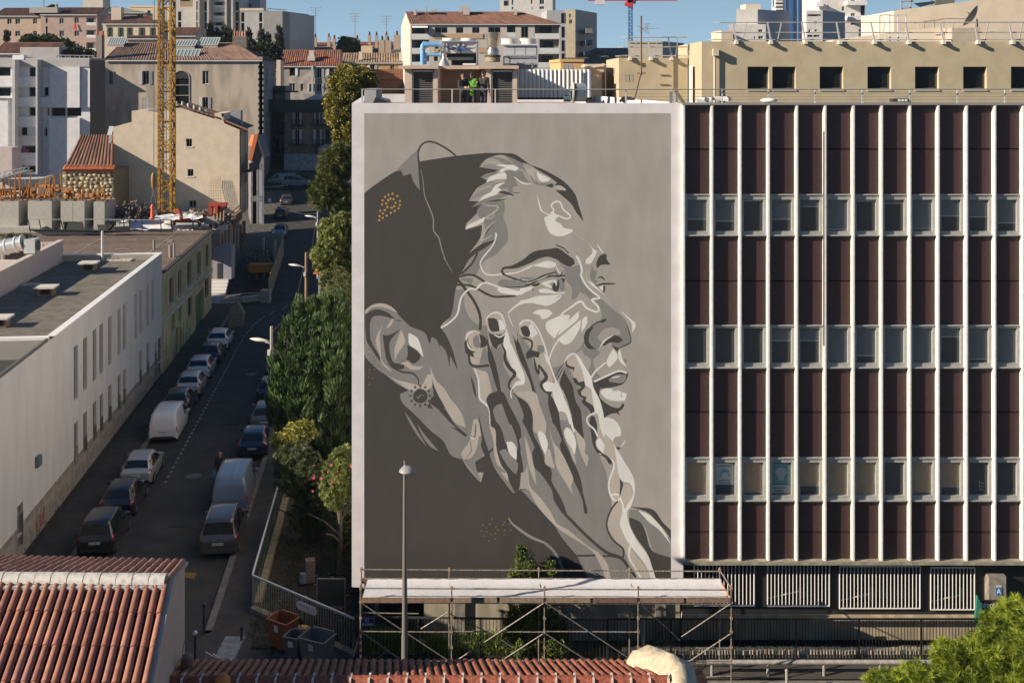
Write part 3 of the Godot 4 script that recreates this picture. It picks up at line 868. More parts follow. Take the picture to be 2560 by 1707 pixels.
func at_shell(kind:String,L:float,W:float,s:float,k:float)->Vector3:
	var r:=ring(kind,L,s)
	var i:=mini(int(k),9)
	var p:Vector3=r[i].lerp(r[i+1],k-i)
	p.x*=W
	return p
func patch(mb:MB,kind:String,L:float,W:float,s0:float,s1:float,k0:float,k1:float,out:=0.008,k0b:=-1.0,k1b:=-1.0)->void:
	var rows:=[]
	var n:=5
	var c:=Vector3(0,0.7,0)
	for i in n:
		var s:=lerpf(s0,s1,i/(n-1.0))
		var row:Array[Vector3]=[]
		for j in n:
			var ka:=lerpf(k0,k0b if k0b>=0 else k0,i/(n-1.0))
			var kb:=lerpf(k1,k1b if k1b>=0 else k1,i/(n-1.0))
			var k:=lerpf(ka,kb,j/(n-1.0))
			var p:=at_shell(kind,L,W,s,k)
			var e:=0.004
			var nn:=(at_shell(kind,L,W,s,k+0.03)-at_shell(kind,L,W,s,k-0.03)).cross(at_shell(kind,L,W,s+e,k)-at_shell(kind,L,W,s-e,k)).normalized()
			if nn.dot(p-c)<0:nn=-nn
			row.append(p+nn*out)
		rows.append(row)
	mb.grid(rows)
var wheel_mesh:={}
func vehicle(nm:String,label:String,cat:String,kind:String,L:float,W:float,H:float,col:Color,x:float,d:float,group:="",yaw:=TH,look:={})->Node3D:
	d-=0.45
	if absf(yaw-TH)<0.01:x-=sin(TH)*L*0.5+0.14
	var t:=thing(nm,label,cat,Vector3(x,gy(d)+0.008,-d-L*0.5*absf(cos(yaw))),yaw,group)
	if gy(d+L)>gy(d)+0.1 and absf(yaw)<0.6:t.rotation.x=atan2(gy(d+L)-gy(d),L)
	shell_h=H
	var paintm:=M(col.r,col.g,col.b,0.28,"",1.0,{"coat":0.8,"metal":look.get("metal",0.0)})
	var glass:=M(0.012,0.014,0.017,0.06)
	var black:=M(0.02,0.02,0.021,0.55)
	var mb:=MB.new()
	var ss:=[]
	for q in SHELL[kind]:ss.append(q[0])
	var more:=[]
	for i in ss.size()-1:
		more.append(ss[i])
		if ss[i+1]-ss[i]>0.1:more.append((ss[i]+ss[i+1])*0.5)
	more.append(1.0)
	var rows:=[]
	for s in more:
		var r:=ring(kind,L,s)
		for k in r.size():r[k]=Vector3(r[k].x*W,r[k].y,r[k].z)
		rows.append(r)
	mb.grid(rows)
	for e in [0,rows.size()-1]:
		var r:Array=rows[e]
		for k in 10:
			var c:=Vector3(0,r[0].y,r[0].z)
			if e==0:mb.flat(c,r[k],r[k+1])
			else:mb.flat(c,r[k+1],r[k])
	var und:=MB.new()
	for i in rows.size()-1:und.quad(rows[i][0],rows[i][10],rows[i+1][10],rows[i+1][0])
	var body:=part(t,"body",mb,paintm)
	part(body,"underbody",und,black)
	var rear:=MB.new()
	var rw:Array={"hatch":[.055,.128],"estate":[.034,.07],"van":[.012,.036]}[kind]
	if not look.get("blind",false):
		patch(rear,kind,L,W,rw[0],rw[1],3.15 if kind!="van" else 3.2,6.85 if kind!="van" else 6.8)
		part(t,"rear_window",rear,glass)
	var ws:Array={"hatch":[.575,.715],"estate":[.595,.73],"van":[.715,.83]}[kind]
	var wsm:=MB.new()
	patch(wsm,kind,L,W,ws[0],ws[1],3.15,6.85)
	part(t,"windshield",wsm,glass)
	var sw:Array={"hatch":[[.15,.345,.6],[.365,.66,.3]],"estate":[[.085,.2,.0],[.22,.4,.0],[.42,.68,.3]],"van":[[.56,.8,.3]]}[kind]
	for w in sw:
		for side in 2:
			var m:=MB.new()
			var rs:bool=w[2]==.6
			var k0:=2.12
			var k1:=2.93
			var k1e:float=2.93 if w[2]!=.3 else 2.5
			var k1s:float=2.93 if not rs else 2.75
			if side==0:patch(m,kind,L,W,w[0],w[1],k0,k1s,0.008,k0,k1e)
			else:patch(m,kind,L,W,w[0],w[1],10-k1s,10-k0,0.008,10-k1e,10-k0)
			part(t,"side_window",m,glass)
	var red:=M(0.35,0.015,0.012,0.2,"",1.0,{"coat":1.0})
	for side in 2:
		var m:=MB.new()
		var tl:Array={"hatch":[.014,.062,1.75,2.75],"estate":[.008,.05,1.5,2.6],"van":[.004,.016,1.0,2.3]}[kind]
		if side==0:patch(m,kind,L,W,tl[0],tl[1],tl[2],tl[3],0.012)
		else:patch(m,kind,L,W,tl[0],tl[1],10-tl[3],10-tl[2],0.012)
		part(t,"tail_light",m,red)
		var hl:=MB.new()
		if side==0:patch(hl,kind,L,W,.91,.975,1.9,2.9,0.01)
		else:patch(hl,kind,L,W,.91,.975,7.1,8.1,0.01)
		part(t,"headlight",hl,M(0.6,0.62,0.62,0.1))
		var mi:=MB.new()
		var ms:float=ws[1]-0.03
		var mp:=at_shell(kind,L,W,ms,2.1 if side==0 else 7.9)
		mi.box(mp+Vector3(0.1 if side==0 else -0.1,0.06,0),Vector3(0.17,0.14,0.1))
		part(t,"wing_mirror",mi,paintm if not look.get("dull",false) else black)
	var zr:=L*0.5
	var pl:=MB.new()
	pl.box(Vector3(0,0.66 if kind=="hatch" else 0.72,zr+0.004),Vector3(0.5,0.11,0.03))
	var plate:=part(t,"number_plate",pl,M(0.62,0.62,0.58,0.4))
	var ch:=MB.new()
	for k in 7:
		if k==2 or k==5:continue
		ch.box(Vector3(-0.18+k*0.06,0.66 if kind=="hatch" else 0.72,zr+0.021),Vector3(0.035,0.06,0.004))
	part(plate,"characters",ch,M(0.03,0.03,0.03))
	var bu:=MB.new()
	bu.box(Vector3(0,0.38,zr-0.02),Vector3(1.36*W,0.16,0.1))
	part(t,"rear_bumper",bu,black if look.get("dull",true) else paintm)
	if not look.get("blind",false):
		var wi:=MB.new()
		var a:=at_shell(kind,L,W,rw[0]+0.004,4.9)
		wi.bar(a+Vector3(0,0.02,0.02),a+Vector3(0.42,0.16,-0.1),0.02)
		part(t,"rear_wiper",wi,black)
	var gap:=MB.new()
	for s in [[.34,.36],[.6,.62]] if kind!="van" else [[.5,.505],[.7,.705]]:
		for side in 2:
			if side==0:patch(gap,kind,L,W,s[0]+0.008,s[0]+0.012,0.3,2.05,0.003)
			else:patch(gap,kind,L,W,s[0]+0.008,s[0]+0.012,7.95,9.7,0.003)
	part(body,"door_gaps",gap,black)
	if look.get("ribs",false):
		for k in 6:
			var rb:=MB.new()
			patch(rb,kind,L,W,.06,.6,3.55+k*0.55,3.62+k*0.55,0.014)
			part(body,"roof_rib",rb,M(col.r*1.5,col.g*1.5,col.b*1.5,0.4))
	if look.get("rails",false):
		for side in [-1,1]:
			var rl:=MB.new()
			var p1:=at_shell(kind,L,W,.12,3.4 if side>0 else 6.6)
			var p2:=at_shell(kind,L,W,.55,3.4 if side>0 else 6.6)
			rl.tube([p1+Vector3(0,0.01,0),p1+Vector3(0,0.07,-0.08),p2+Vector3(0,0.07,0.08),p2+Vector3(0,0.01,0)],0.018)
			part(t,"roof_rail",rl,M(0.3,0.3,0.3,0.35))
	if not wheel_mesh.has("tyre"):
		var ty:=MB.new()
		var xf:=Transform3D(Basis(Vector3.BACK,-PI/2),Vector3.ZERO)
		ty.lathe([Vector2(0.2,-0.1),Vector2(0.3,-0.1),Vector2(0.315,-0.07),Vector2(0.315,0.07),Vector2(0.3,0.1),Vector2(0.2,0.1)],18,xf)
		wheel_mesh.tyre=ty.mesh(M(0.018,0.018,0.018,0.8))
		var ri:=MB.new()
		for e in [-1,1]:
			for k in 5:
				var a:=TAU*k/5
				ri.bar(Vector3(e*0.085,0,0),Vector3(e*0.085,cos(a)*0.2,sin(a)*0.2),0.05,0.03)
		ri.lathe([Vector2(0.001,0.06),Vector2(0.2,0.06),Vector2(0.2,-0.06),Vector2(0.001,-0.06)],14,xf)
		wheel_mesh.rim=ri.mesh(M(0.3,0.3,0.31,0.35,"",1.0,{"metal":0.6}))
		var arch:=MB.new()
		arch.lathe([Vector2(0.001,0.02),Vector2(0.37,0.02),Vector2(0.37,-0.02)],18,xf)
		wheel_mesh.arch=arch.mesh(black)
	for s in [0.19,0.82]:
		for side in [-1,1]:
			var hub:Vector3=Vector3(side*(0.86*W-0.07),0.315,L*(0.5-s))
			var w:=piece(t,"wheel",wheel_mesh.tyre,Transform3D(Basis(),hub))
			piece(w,"rim",wheel_mesh.rim,Transform3D())
			piece(body,"wheel_arch",wheel_mesh.arch,Transform3D(Basis(),Vector3(side*0.852*W,0.33,hub.z)))
	return t
func leaf_cluster(kind:String)->ArrayMesh:
	if wheel_mesh.has("leaf"+kind):return wheel_mesh["leaf"+kind]
	var g:=RandomNumberGenerator.new()
	g.seed=hash(kind)
	var mb:=MB.new()
	match kind:
		"broad":
			for i in 14:
				var p:=Vector3(g.randf_range(-1,1),g.randf_range(-0.8,0.8),g.randf_range(-1,1))*0.9
				var b:=Basis(Vector3(g.randf_range(-1,1),g.randf_range(-1,1),g.randf_range(-1,1)).normalized(),g.randf_range(0,TAU))
				var k:=g.randf_range(0.75,1.2)
				mb.col=Color(k,k,k*0.9)
				mb.quad(p+b*Vector3(-0.42,0,0),p+b*Vector3(0,-0.22,0.06),p+b*Vector3(0.42,0,0),p+b*Vector3(0,0.22,0.06))
		"lance":
			for i in 12:
				var dir:=Vector3(g.randf_range(-1,1),g.randf_range(-0.3,1.2),g.randf_range(-1,1)).normalized()
				var s:=dir.cross(Vector3(0.3,1,0.1)).normalized()
				var k:=g.randf_range(0.75,1.2)
				mb.col=Color(k,k,k)
				mb.quad(dir*0.1,dir*0.6+s*0.12,dir*1.15+Vector3(0,-0.1,0),dir*0.6-s*0.12)
		"pine":
			for i in 22:
				var dir:=Vector3(g.randf_range(-1,1),g.randf_range(-0.15,1.5),g.randf_range(-1,1)).normalized()
				var s:=dir.cross(Vector3(0.3,0.2,1)).normalized()
				var k:=g.randf_range(0.7,1.25)
				mb.col=Color(k,k,k*0.8)
				mb.flat(dir*0.05-s*0.045,dir*0.05+s*0.045,dir*g.randf_range(0.8,1.2))
		"scale":
			for i in 11:
				var a:=TAU*i/11.0
				var o:=Vector3(cos(a),0,sin(a))*g.randf_range(0.1,0.4)
				var dir:=(Vector3(0,1,0)+o*0.7).normalized()
				var s:=dir.cross(Vector3(cos(a*2),0.1,sin(a*2))).normalized()
				var k:=g.randf_range(0.75,1.2)
				mb.col=Color(k,k,k)
				mb.quad(o-dir*0.4,o+s*0.17,o+dir*0.9,o-s*0.17)
		"flower":
			for i in 5:
				var a:=TAU*i/5.0
				mb.quad(Vector3.ZERO,Vector3(cos(a-0.5),0.2,sin(a-0.5)),Vector3(cos(a)*1.3,0.3,sin(a)*1.3),Vector3(cos(a+0.5),0.2,sin(a+0.5)))
		"blade":
			for i in 9:
				var o:=Vector3(g.randf_range(-1,1),0,g.randf_range(-1,1))*0.6
				var tip:=o+Vector3(g.randf_range(-0.5,0.5),g.randf_range(0.6,1.2),g.randf_range(-0.5,0.5))
				var s:=Vector3(g.randf_range(-1,1),0,g.randf_range(-1,1)).normalized()*0.06
				mb.flat(o-s,o+s,tip)
	wheel_mesh["leaf"+kind]=mb.mesh(M(1,1,1,0.6,"",1.0,{"vc":true,"cull":1,"back":Color(0.25,0.3,0.08)}))
	return wheel_mesh["leaf"+kind]
func foliage(par:Node3D,nm:String,kind:String,lobes:Array,count:int,s0:float,s1:float,ca:Color,cb:Color,gap:=0.35,seed_:=1,up:=0.4)->MultiMeshInstance3D:
	var g:=RandomNumberGenerator.new()
	g.seed=seed_
	var fn:=FastNoiseLite.new()
	fn.seed=seed_; fn.frequency=0.5
	var xs:Array[Transform3D]=[]
	var cs:Array[Color]=[]
	var total:=0.0
	for l in lobes:total+=l[1].x*l[1].y*l[1].z
	for l in lobes:
		var n:=int(count*maxf(0.05,l[1].x*l[1].y*l[1].z/total))
		for i in n:
			var dir:=Vector3(g.randfn(),g.randfn(),g.randfn()).normalized()
			var r:=pow(g.randf(),0.38)
			var p:Vector3=l[0]+dir*r*l[1]
			var k:=fn.get_noise_3dv(p*2.2)
			if k<-gap+g.randf_range(-0.2,0.2):continue
			p+=dir*l[1]*k*0.22
			var ax:=(dir*(1.0-up)+Vector3.UP*up+Vector3(g.randf_range(-0.5,0.5),g.randf_range(-0.3,0.3),g.randf_range(-0.5,0.5))).normalized()
			var s:=ax.cross(Vector3(0.12,0.31,0.94)).normalized()
			var b:=Basis(s,ax,s.cross(ax))*Basis(Vector3.UP,g.randf_range(0,TAU))
			xs.append(Transform3D(b.scaled_local(Vector3.ONE*g.randf_range(s0,s1)),p))
			var f:=clampf(0.5+k*0.9+g.randf_range(-0.3,0.3),0,1)
			cs.append(ca.lerp(cb,f))
	var mm:=MultiMesh.new()
	mm.transform_format=MultiMesh.TRANSFORM_3D
	mm.use_colors=true
	mm.mesh=leaf_cluster(kind)
	mm.instance_count=xs.size()
	for i in xs.size():
		mm.set_instance_transform(i,xs[i])
		mm.set_instance_color(i,cs[i])
	var o:=MultiMeshInstance3D.new()
	o.multimesh=mm
	o.name=numbered(par,nm)
	par.add_child(o,true)
	o.set_meta("kind","stuff")
	return o
func trunk(par:Node3D,h:float,r:float,limbs:=5,spread:=1.5,lean:=Vector3.ZERO)->void:
	var bark:=M(0.11,0.085,0.06,0.95,"dirt",1.2)
	var mb:=MB.new()
	mb.tube([Vector3.ZERO,lean*0.3+Vector3(0,h*0.5,0),lean+Vector3(0,h,0)],r,r*0.45,8)
	part(par,"trunk",mb,bark)
	for i in limbs:
		var a:=TAU*i/limbs+0.6
		var f:=0.45+0.5*i/limbs
		var s:=lean*f+Vector3(0,h*f,0)
		var l:=MB.new()
		l.tube([s,s+Vector3(cos(a)*spread*0.5,spread*0.45,sin(a)*spread*0.5),s+Vector3(cos(a)*spread,spread*0.7,sin(a)*spread)],r*0.4,r*0.12,6)
		part(par,"limb",l,bark)
func plant(nm:String,label:String,cat:String,kind:String,at:Vector3,lobes:Array,count:int,s0:float,s1:float,ca:Color,cb:Color,gap:float,seed_:int,th:=0.0,tr:=0.15,up:=0.4,group:="")->Node3D:
	var t:=thing(nm,label,cat,at,0.0,group)
	if th>0:trunk(t,th,tr,5,tr*9)
	foliage(t,"crown",kind,lobes,count,s0,s1,ca,cb,gap,seed_,up)
	return t
func flesh(mb:MB,bones:Array,cell:float,sharp:=45.0)->void:
	var lo:=Vector3.ONE*1e9
	var hi:=-lo
	for b in bones:
		var r:float=maxf(b[2],b[3])+0.07
		for p in [b[0],b[1]]:
			lo=lo.min(p-Vector3.ONE*r); hi=hi.max(p+Vector3.ONE*r)
	var nx:=int((hi.x-lo.x)/cell)+2
	var ny:=int((hi.y-lo.y)/cell)+2
	var nz:=int((hi.z-lo.z)/cell)+2
	var sum:=PackedFloat32Array(); sum.resize(nx*ny*nz)
	var near:=PackedFloat32Array(); near.resize(nx*ny*nz); near.fill(9.0)
	var who:=PackedByteArray(); who.resize(nx*ny*nz)
	for bi in bones.size():
		var b:Array=bones[bi]
		var r:float=maxf(b[2],b[3])+0.1
		var l0:Vector3=((b[0].min(b[1])-Vector3.ONE*r-lo)/cell).floor().max(Vector3.ZERO)
		var l1:Vector3=((b[0].max(b[1])+Vector3.ONE*r-lo)/cell).ceil()
		var d:Vector3=b[1]-b[0]
		var dd:=maxf(d.length_squared(),1e-8)
		for iz in range(int(l0.z),mini(nz-1,int(l1.z))+1):
			for iy in range(int(l0.y),mini(ny-1,int(l1.y))+1):
				for ix in range(int(l0.x),mini(nx-1,int(l1.x))+1):
					var p:=lo+Vector3(ix,iy,iz)*cell
					var t:=clampf((p-b[0]).dot(d)/dd,0,1)
					var q:=p.distance_to(b[0]+d*t)-lerpf(b[2],b[3],t)
					if q>0.1:continue
					var k:=(iz*ny+iy)*nx+ix
					sum[k]+=exp(-sharp*q)
					if q<near[k]:
						near[k]=q; who[k]=bi
	var f:=PackedFloat32Array(); f.resize(sum.size())
	for k in sum.size():f[k]=-log(sum[k])/sharp if sum[k]>1e-6 else 0.3
	var vid:={}
	var vp:=PackedVector3Array()
	var vc:=PackedColorArray()
	var off:=[0,1,nx,nx+1,nx*ny,nx*ny+1,nx*ny+nx,nx*ny+nx+1]
	for iz in nz-1:
		for iy in ny-1:
			for ix in nx-1:
				var k:=(iz*ny+iy)*nx+ix
				var m:=0
				for c in 8:
					if f[k+off[c]]<0:m |= 1 << c
				if m==0 or m==255:continue
				var acc:=Vector3.ZERO
				var n:=0
				for e in [[0,1],[2,3],[4,5],[6,7],[0,2],[1,3],[4,6],[5,7],[0,4],[1,5],[2,6],[3,7]]:
					var fa:=f[k+off[e[0]]]
					var fb:=f[k+off[e[1]]]
					if (fa<0)==(fb<0):continue
					var t:=fa/(fa-fb)
					var pa:=Vector3(e[0] & 1,(e[0] >> 1) & 1,e[0] >> 2)
					var pb:=Vector3(e[1] & 1,(e[1] >> 1) & 1,e[1] >> 2)
					acc+=pa.lerp(pb,t); n+=1
				vid[k]=vp.size()
				vp.append(lo+(Vector3(ix,iy,iz)+acc/n)*cell)
				var best:=9.0
				var w:=0
				for c in 8:
					if near[k+off[c]]<best:
						best=near[k+off[c]]; w=who[k+off[c]]
				vc.append(bones[w][4])
	var vn:=PackedVector3Array(); vn.resize(vp.size())
	var faces:=[]
	var st:=[1,nx,nx*ny]
	for k in vid:
		for ax in 3:
			var a:int=st[ax]
			if k+a>=f.size():continue
			if (f[k]<0)==(f[k+a]<0):continue
			var u:int=st[(ax+1)%3]
			var w:int=st[(ax+2)%3]
			if not (vid.has(k-u) and vid.has(k-w) and vid.has(k-u-w)):continue
			var q:=[vid[k],vid[k-u],vid[k-u-w],vid[k-w]]
			if f[k]>=0:q.reverse()
			faces.append(q)
	for q in faces:
		var m:Vector3=(vp[q[2]]-vp[q[0]]).cross(vp[q[3]]-vp[q[1]])
		for i in q:vn[i]+=m
	for q in faces:
		for tr in [[0,1,2],[0,2,3]]:
			for j in [0,2,1]:
				var i:int=q[tr[j]]
				mb.v.append(vp[i]); mb.n.append(vn[i].normalized()); mb.u.append(Vector2.ZERO); mb.c.append(vc[i])
func hand(bones:Array,wrist:Vector3,dir:Vector3,palm:Vector3,skin:Color,side:float)->void:
	var s:=dir.cross(palm).normalized()*side
	var kn:=wrist+dir*0.085
	bones.append([wrist,kn,0.024,0.03,skin])
	bones.append([wrist+s*0.015,kn+s*0.03,0.02,0.016,skin]); bones.append([wrist-s*0.015,kn-s*0.03,0.02,0.016,skin])
	for i in 4:
		var o:=kn+s*(0.033-0.022*i)
		var l:float=[0.036,0.042,0.04,0.032][i]
		var m:=o+(dir+palm*0.35).normalized()*l
		bones.append([o,m,0.0098,0.009,skin])
		bones.append([m,m+(dir+palm*1.2).normalized()*l*0.9,0.009,0.0078,skin])
	var th:=wrist+dir*0.025+s*0.028
	bones.append([th,th+(dir+s*0.8+palm*0.3).normalized()*0.04,0.013,0.011,skin])
	bones.append([th+(dir+s*0.8+palm*0.3).normalized()*0.04,th+(dir*1.2+s*0.5+palm*0.5).normalized()*0.07,0.011,0.009,skin])
func person(label:String,at:Vector3,yaw:float,H:float,top:Color,legs:Color,hair:Color,skin:Color,hands:Array,o:={})->Node3D:
	var t:=thing("person",label,"person",at,yaw,o.get("group",""))
	var k:=H/1.75
	var mb:=MB.new()
	var step:float=o.get("step",0.03)
	var shoe:=Color(0.03,0.028,0.026)
	var B:=[]
	var hip:=0.92*k
	for s in [-1.0,1.0]:
		var fz:float=s*step
		var kneez:float=fz*0.5+0.02
		B.append([Vector3(s*0.085,hip,0),Vector3(s*0.1,0.49*k,kneez),0.098,0.064,legs])
		B.append([Vector3(s*0.1,0.49*k,kneez),Vector3(s*0.105,0.09*k,fz),0.064,0.045,legs])
		B.append([Vector3(s*0.105,0.05,fz-0.04),Vector3(s*0.115,0.04,fz+0.16),0.045,0.036,shoe])
		var sh:=Vector3(s*0.195,1.42*k,0)
		var w:Vector3=hands[0 if s<0 else 1]
		var mid:=(sh+w)*0.5
		var span:=sh.distance_to(w)
		var elbow:Vector3=mid+Vector3(s*0.35,-0.75,-0.55).normalized()*sqrt(maxf(0.0,0.29*0.29-span*span*0.25))
		B.append([sh,elbow,0.062,0.046,top]); B.append([elbow,w,0.047,0.034,top])
		var palm:=Vector3(-s*0.6,-0.2,0.2).normalized()
		var hb:=[]
		hand(hb,w,(w-elbow).normalized(),palm,skin,-s)
		flesh(mb,hb,0.006,160.0)
	B.append([Vector3(0,hip,0),Vector3(0,1.1*k,0),0.135,0.125,o.get("hem",legs)])
	B.append([Vector3(-0.05,1.12*k,0),Vector3(-0.09,1.36*k,0),0.115,0.115,top]); B.append([Vector3(0.05,1.12*k,0),Vector3(0.09,1.36*k,0),0.115,0.115,top])
	B.append([Vector3(-0.16,1.43*k,-0.01),Vector3(0.16,1.43*k,-0.01),0.068,0.068,top])
	if o.get("coat",false):
		B.append([Vector3(0,1.05*k,0),Vector3(0,(0.86 if not o.has("step") else 0.72)*k,0),0.14,0.155,top])
	B.append([Vector3(0,1.45*k,-0.01),Vector3(0,1.56*k,0.01),0.058,0.052,skin])
	flesh(mb,B,0.022)
	var turn:=Basis(Vector3.UP,o.get("look",0.0))*Basis(Vector3.RIGHT,o.get("nod",0.0))
	var c:=Vector3(0,1.635*k,0.02)
	var hd:=[]
	var add:=func(a:Vector3,b:Vector3,ra:float,rb:float,col:Color)->void:hd.append([c+turn*a,c+turn*b,ra,rb,col])
	add.call(Vector3(0,-0.02,0.015),Vector3(0,0.04,-0.01),0.078,0.09,skin)
	add.call(Vector3(0,-0.085,0.05),Vector3(0,-0.03,0.03),0.042,0.066,skin)
	add.call(Vector3(0,0.0,0.092),Vector3(0,-0.03,0.108),0.01,0.014,skin)
	add.call(Vector3(-0.02,-0.066,0.092),Vector3(0.02,-0.066,0.092),0.008,0.008,Color(0.25,0.09,0.07))
	for s in [-1.0,1.0]:
		add.call(Vector3(s*0.034,0.008,0.086),Vector3(s*0.036,0.008,0.086),0.011,0.011,Color(0.03,0.025,0.02))
		add.call(Vector3(s*0.088,-0.01,-0.005),Vector3(s*0.09,0.025,-0.01),0.016,0.018,skin)
	add.call(Vector3(0,0.05,-0.03),Vector3(0,0.045,0.02),0.096,0.082,hair)
	add.call(Vector3(0,-0.02,-0.045),Vector3(0,0.03,-0.04),0.075,0.09,hair)
	if o.get("long",false):
		for s in [-1.0,0.0,1.0]:add.call(Vector3(s*0.06,0.0,-0.06),Vector3(s*0.09,-0.3,-0.08),0.06,0.05,hair)
	flesh(mb,hd,0.011,110.0)
	part(t,"body",mb,M(1,1,1,0.75,"",1.0,{"vc":true}))
	return t
func strip(mb:MB,x_of:Callable,w0:float,w1:float,d0:float,d1:float,lift:float,step:=4.0)->void:
	var d:=d0
	while d<d1-0.01:
		var e:=minf(d1,d+step)
		mb.quad(V3(x_of.call(d)+w0,gy(d)+lift,-d),V3(x_of.call(d)+w1,gy(d)+lift,-d),V3(x_of.call(e)+w1,gy(e)+lift,-e),V3(x_of.call(e)+w0,gy(e)+lift,-e))
		d=e
func build_ground()->void:
	var g:=MB.new()
	var ds:=[-400.0,20.0,50.0,80.0,110.0,140.0,170.0,200.0,230.0,260.0,300.0,500.0,2500.0]
	for i in ds.size()-1:
		var a:float=ds[i]
		var b:float=ds[i+1]
		g.quad(V3(-2500,gy(a)-0.03,-a),V3(2500,gy(a)-0.03,-a),V3(2500,gy(b)-0.03,-b),V3(-2500,gy(b)-0.03,-b))
	structure("ground",g,M(0.11,0.1,0.085,0.95,"dirt",5.0))
	var asphalt:=M(0.043,0.039,0.034,0.9,"asphalt",9.0)
	var r:=MB.new()
	strip(r,street_x,2.2,12.0,34,171,0.0)
	structure("road",r,asphalt)
	var r2:=MB.new()
	r2.quad(V3(-60,0.004,-33),V3(60,0.004,-33),V3(60,0.004,-41.6),V3(-60,0.004,-41.6))
	structure("cross_road",r2,asphalt)
	var r3:=MB.new()
	r3.quad(V3(-60,5.92,-168),V3(-10,5.92,-168),V3(-10,6.1,-177),V3(-60,6.1,-177))
	structure("upper_road",r3,asphalt)
	var pave:=M(0.06,0.053,0.045,0.92,"asphalt",5.0)
	var kerb:=M(0.2,0.18,0.15,0.85,"stain",2.0)
	var p:=MB.new()
	var k:=MB.new()
	strip(p,street_x,0.0,1.95,34,108,0.12)
	strip(k,street_x,1.95,2.2,34,108,0.125)
	for seg in 20:
		var d:=34.0+seg*3.7
		k.quad(V3(street_x(d)+2.2,gy(d)-0.05,-d),V3(street_x(d+3.7)+2.2,gy(d+3.7)-0.05,-d-3.7),V3(street_x(d+3.7)+2.2,gy(d+3.7)+0.125,-d-3.7),V3(street_x(d)+2.2,gy(d)+0.125,-d))
	strip(p,fence_x,-1.45,0.25,45.4,165,0.12)
	strip(k,fence_x,-1.75,-1.45,45.4,165,0.125)
	for seg in 30:
		var d:=45.4+seg*4.0
		k.quad(V3(fence_x(d+4)-1.75,gy(d+4)-0.05,-d-4),V3(fence_x(d)-1.75,gy(d)-0.05,-d),V3(fence_x(d)-1.75,gy(d)+0.125,-d),V3(fence_x(d+4)-1.75,gy(d+4)+0.125,-d-4))
	p.quad(V3(-14.6,0.12,-41.6),V3(-5.9,0.12,-41.6),V3(-5.9,0.12,-45.4),V3(-12.1,0.12,-45.4))
	p.quad(V3(-5.9,0.12,-41.7),V3(40,0.12,-41.7),V3(40,0.12,-43.6),V3(-5.9,0.12,-43.6))
	k.boxat(-14.6,-0.05,41.6*-1,40,0.125,-41.7+0.25)
	structure("pavement",p,pave)
	structure("kerb",k,kerb)
	var s:=MB.new()
	for i in 30:
		var d:=43.9+i*2.2
		s.quad(V3(fence_x(d)+0.3,gy(d)+0.16,-d),V3(-5.0-0.11*(d-44),gy(d)+0.16,-d),V3(-5.0-0.11*(d-41.8),gy(d+2.2)+0.16,-d-2.2),V3(fence_x(d+2.2)+0.3,gy(d+2.2)+0.16,-d-2.2))
	structure("garden_soil",s,M(0.06,0.048,0.032,1.0,"dirt",2.0))
	var pt:=MB.new()
	for q in [[-17.2,56.0,1.1,2.6],[-18.6,72.0,0.9,5.0],[-20.4,95.0,1.8,3.0],[-16.4,47.5,2.2,1.2]]:pt.boxat(q[0],gy(q[1])-0.1,-q[1]-q[3],q[0]+q[2],gy(q[1])+0.012+0.009*q[3]*0.5,-q[1])
	structure("asphalt_patches",pt,M(0.034,0.032,0.03,0.9,"asphalt",3.0))
	for q in [[-17.9,63.0,"round iron manhole cover in the road near the pedestrian"],[-19.6,84.0,"round iron manhole cover beside the far parked cars"]]:
		var mh:=MB.new()
		mh.tube([V3(0,-0.05,0),V3(0,0.014,0)],0.42,-1,16)
		solo("manhole_cover",mh,M(0.075,0.07,0.065,0.5),q[2],"manhole cover","",V3(q[0],gy(q[1]),-q[1]))
	var w:=MB.new()
	for i in 60:
		var d:=62.0+i*0.75
		if d>96:break
		var x:=street_x(d)+4.45
		w.quad(V3(x,gy(d)+0.006,-d),V3(x+0.12,gy(d)+0.006,-d),V3(x+0.08,gy(d+0.35)+0.006,-d-0.35),V3(x-0.04,gy(d+0.35)+0.006,-d-0.35))
	for i in 5:
		var d:=97.0+i*2.4
		var x:=street_x(d)+4.5+i*i*0.14
		w.quad(V3(x,gy(d)+0.006,-d),V3(x+0.12,gy(d)+0.006,-d),V3(x+0.2,gy(d+2)+0.006,-d-2),V3(x+0.08,gy(d+2)+0.006,-d-2))
	w.quad(C("h",400,1340,108.5),C("h",780,1325,109.3),C("h",780,1300,110.4),C("h",400,1325,109.3))
	w.quad(C("h",850,1332,108.9),C("h",1170,1340,108.5),C("h",1170,1330,108.9),C("h",850,1320,109.4))
	structure("road_markings",w,M(0.34,0.33,0.3,0.8,"dirt",1.5))
	var yl:=MB.new()
	var dy:=func(xc:float,yc:float)->Vector3:
		var py_:=1200+yc/3.092
		return P(xc/3.092,py_,(EYE-0.008)*F/(py_-195.0))
	for q in [[1115,540,1210,535,1205,548,1110,553],[1190,540,1210,535,1175,612,1155,612],[1115,540,1130,540,1105,612,1088,612],[1100,598,1160,598,1155,612,1093,612],[1300,548,1385,545,1380,562,1293,562],[1285,600,1370,600,1365,618,1280,618],[1420,650,1535,660,1500,762,1410,750],[1440,600,1550,585,1545,610,1430,625]]:
		yl.quad(dy.call(q[6],q[7]),dy.call(q[4],q[5]),dy.call(q[2],q[3]),dy.call(q[0],q[1]))
	structure("yellow_road_markings",yl,M(0.34,0.2,0.03,0.85,"dirt",0.7))
	var man:=MB.new()
	man.boxat(-9.3,0.118,-44.6,-8.1,0.126,-43.3)
	solo("utility_cover",man,M(0.07,0.08,0.075,0.6),"square metal utility cover set in the pavement beside the wheeled bins","utility cover")
	var gp:=MB.new()
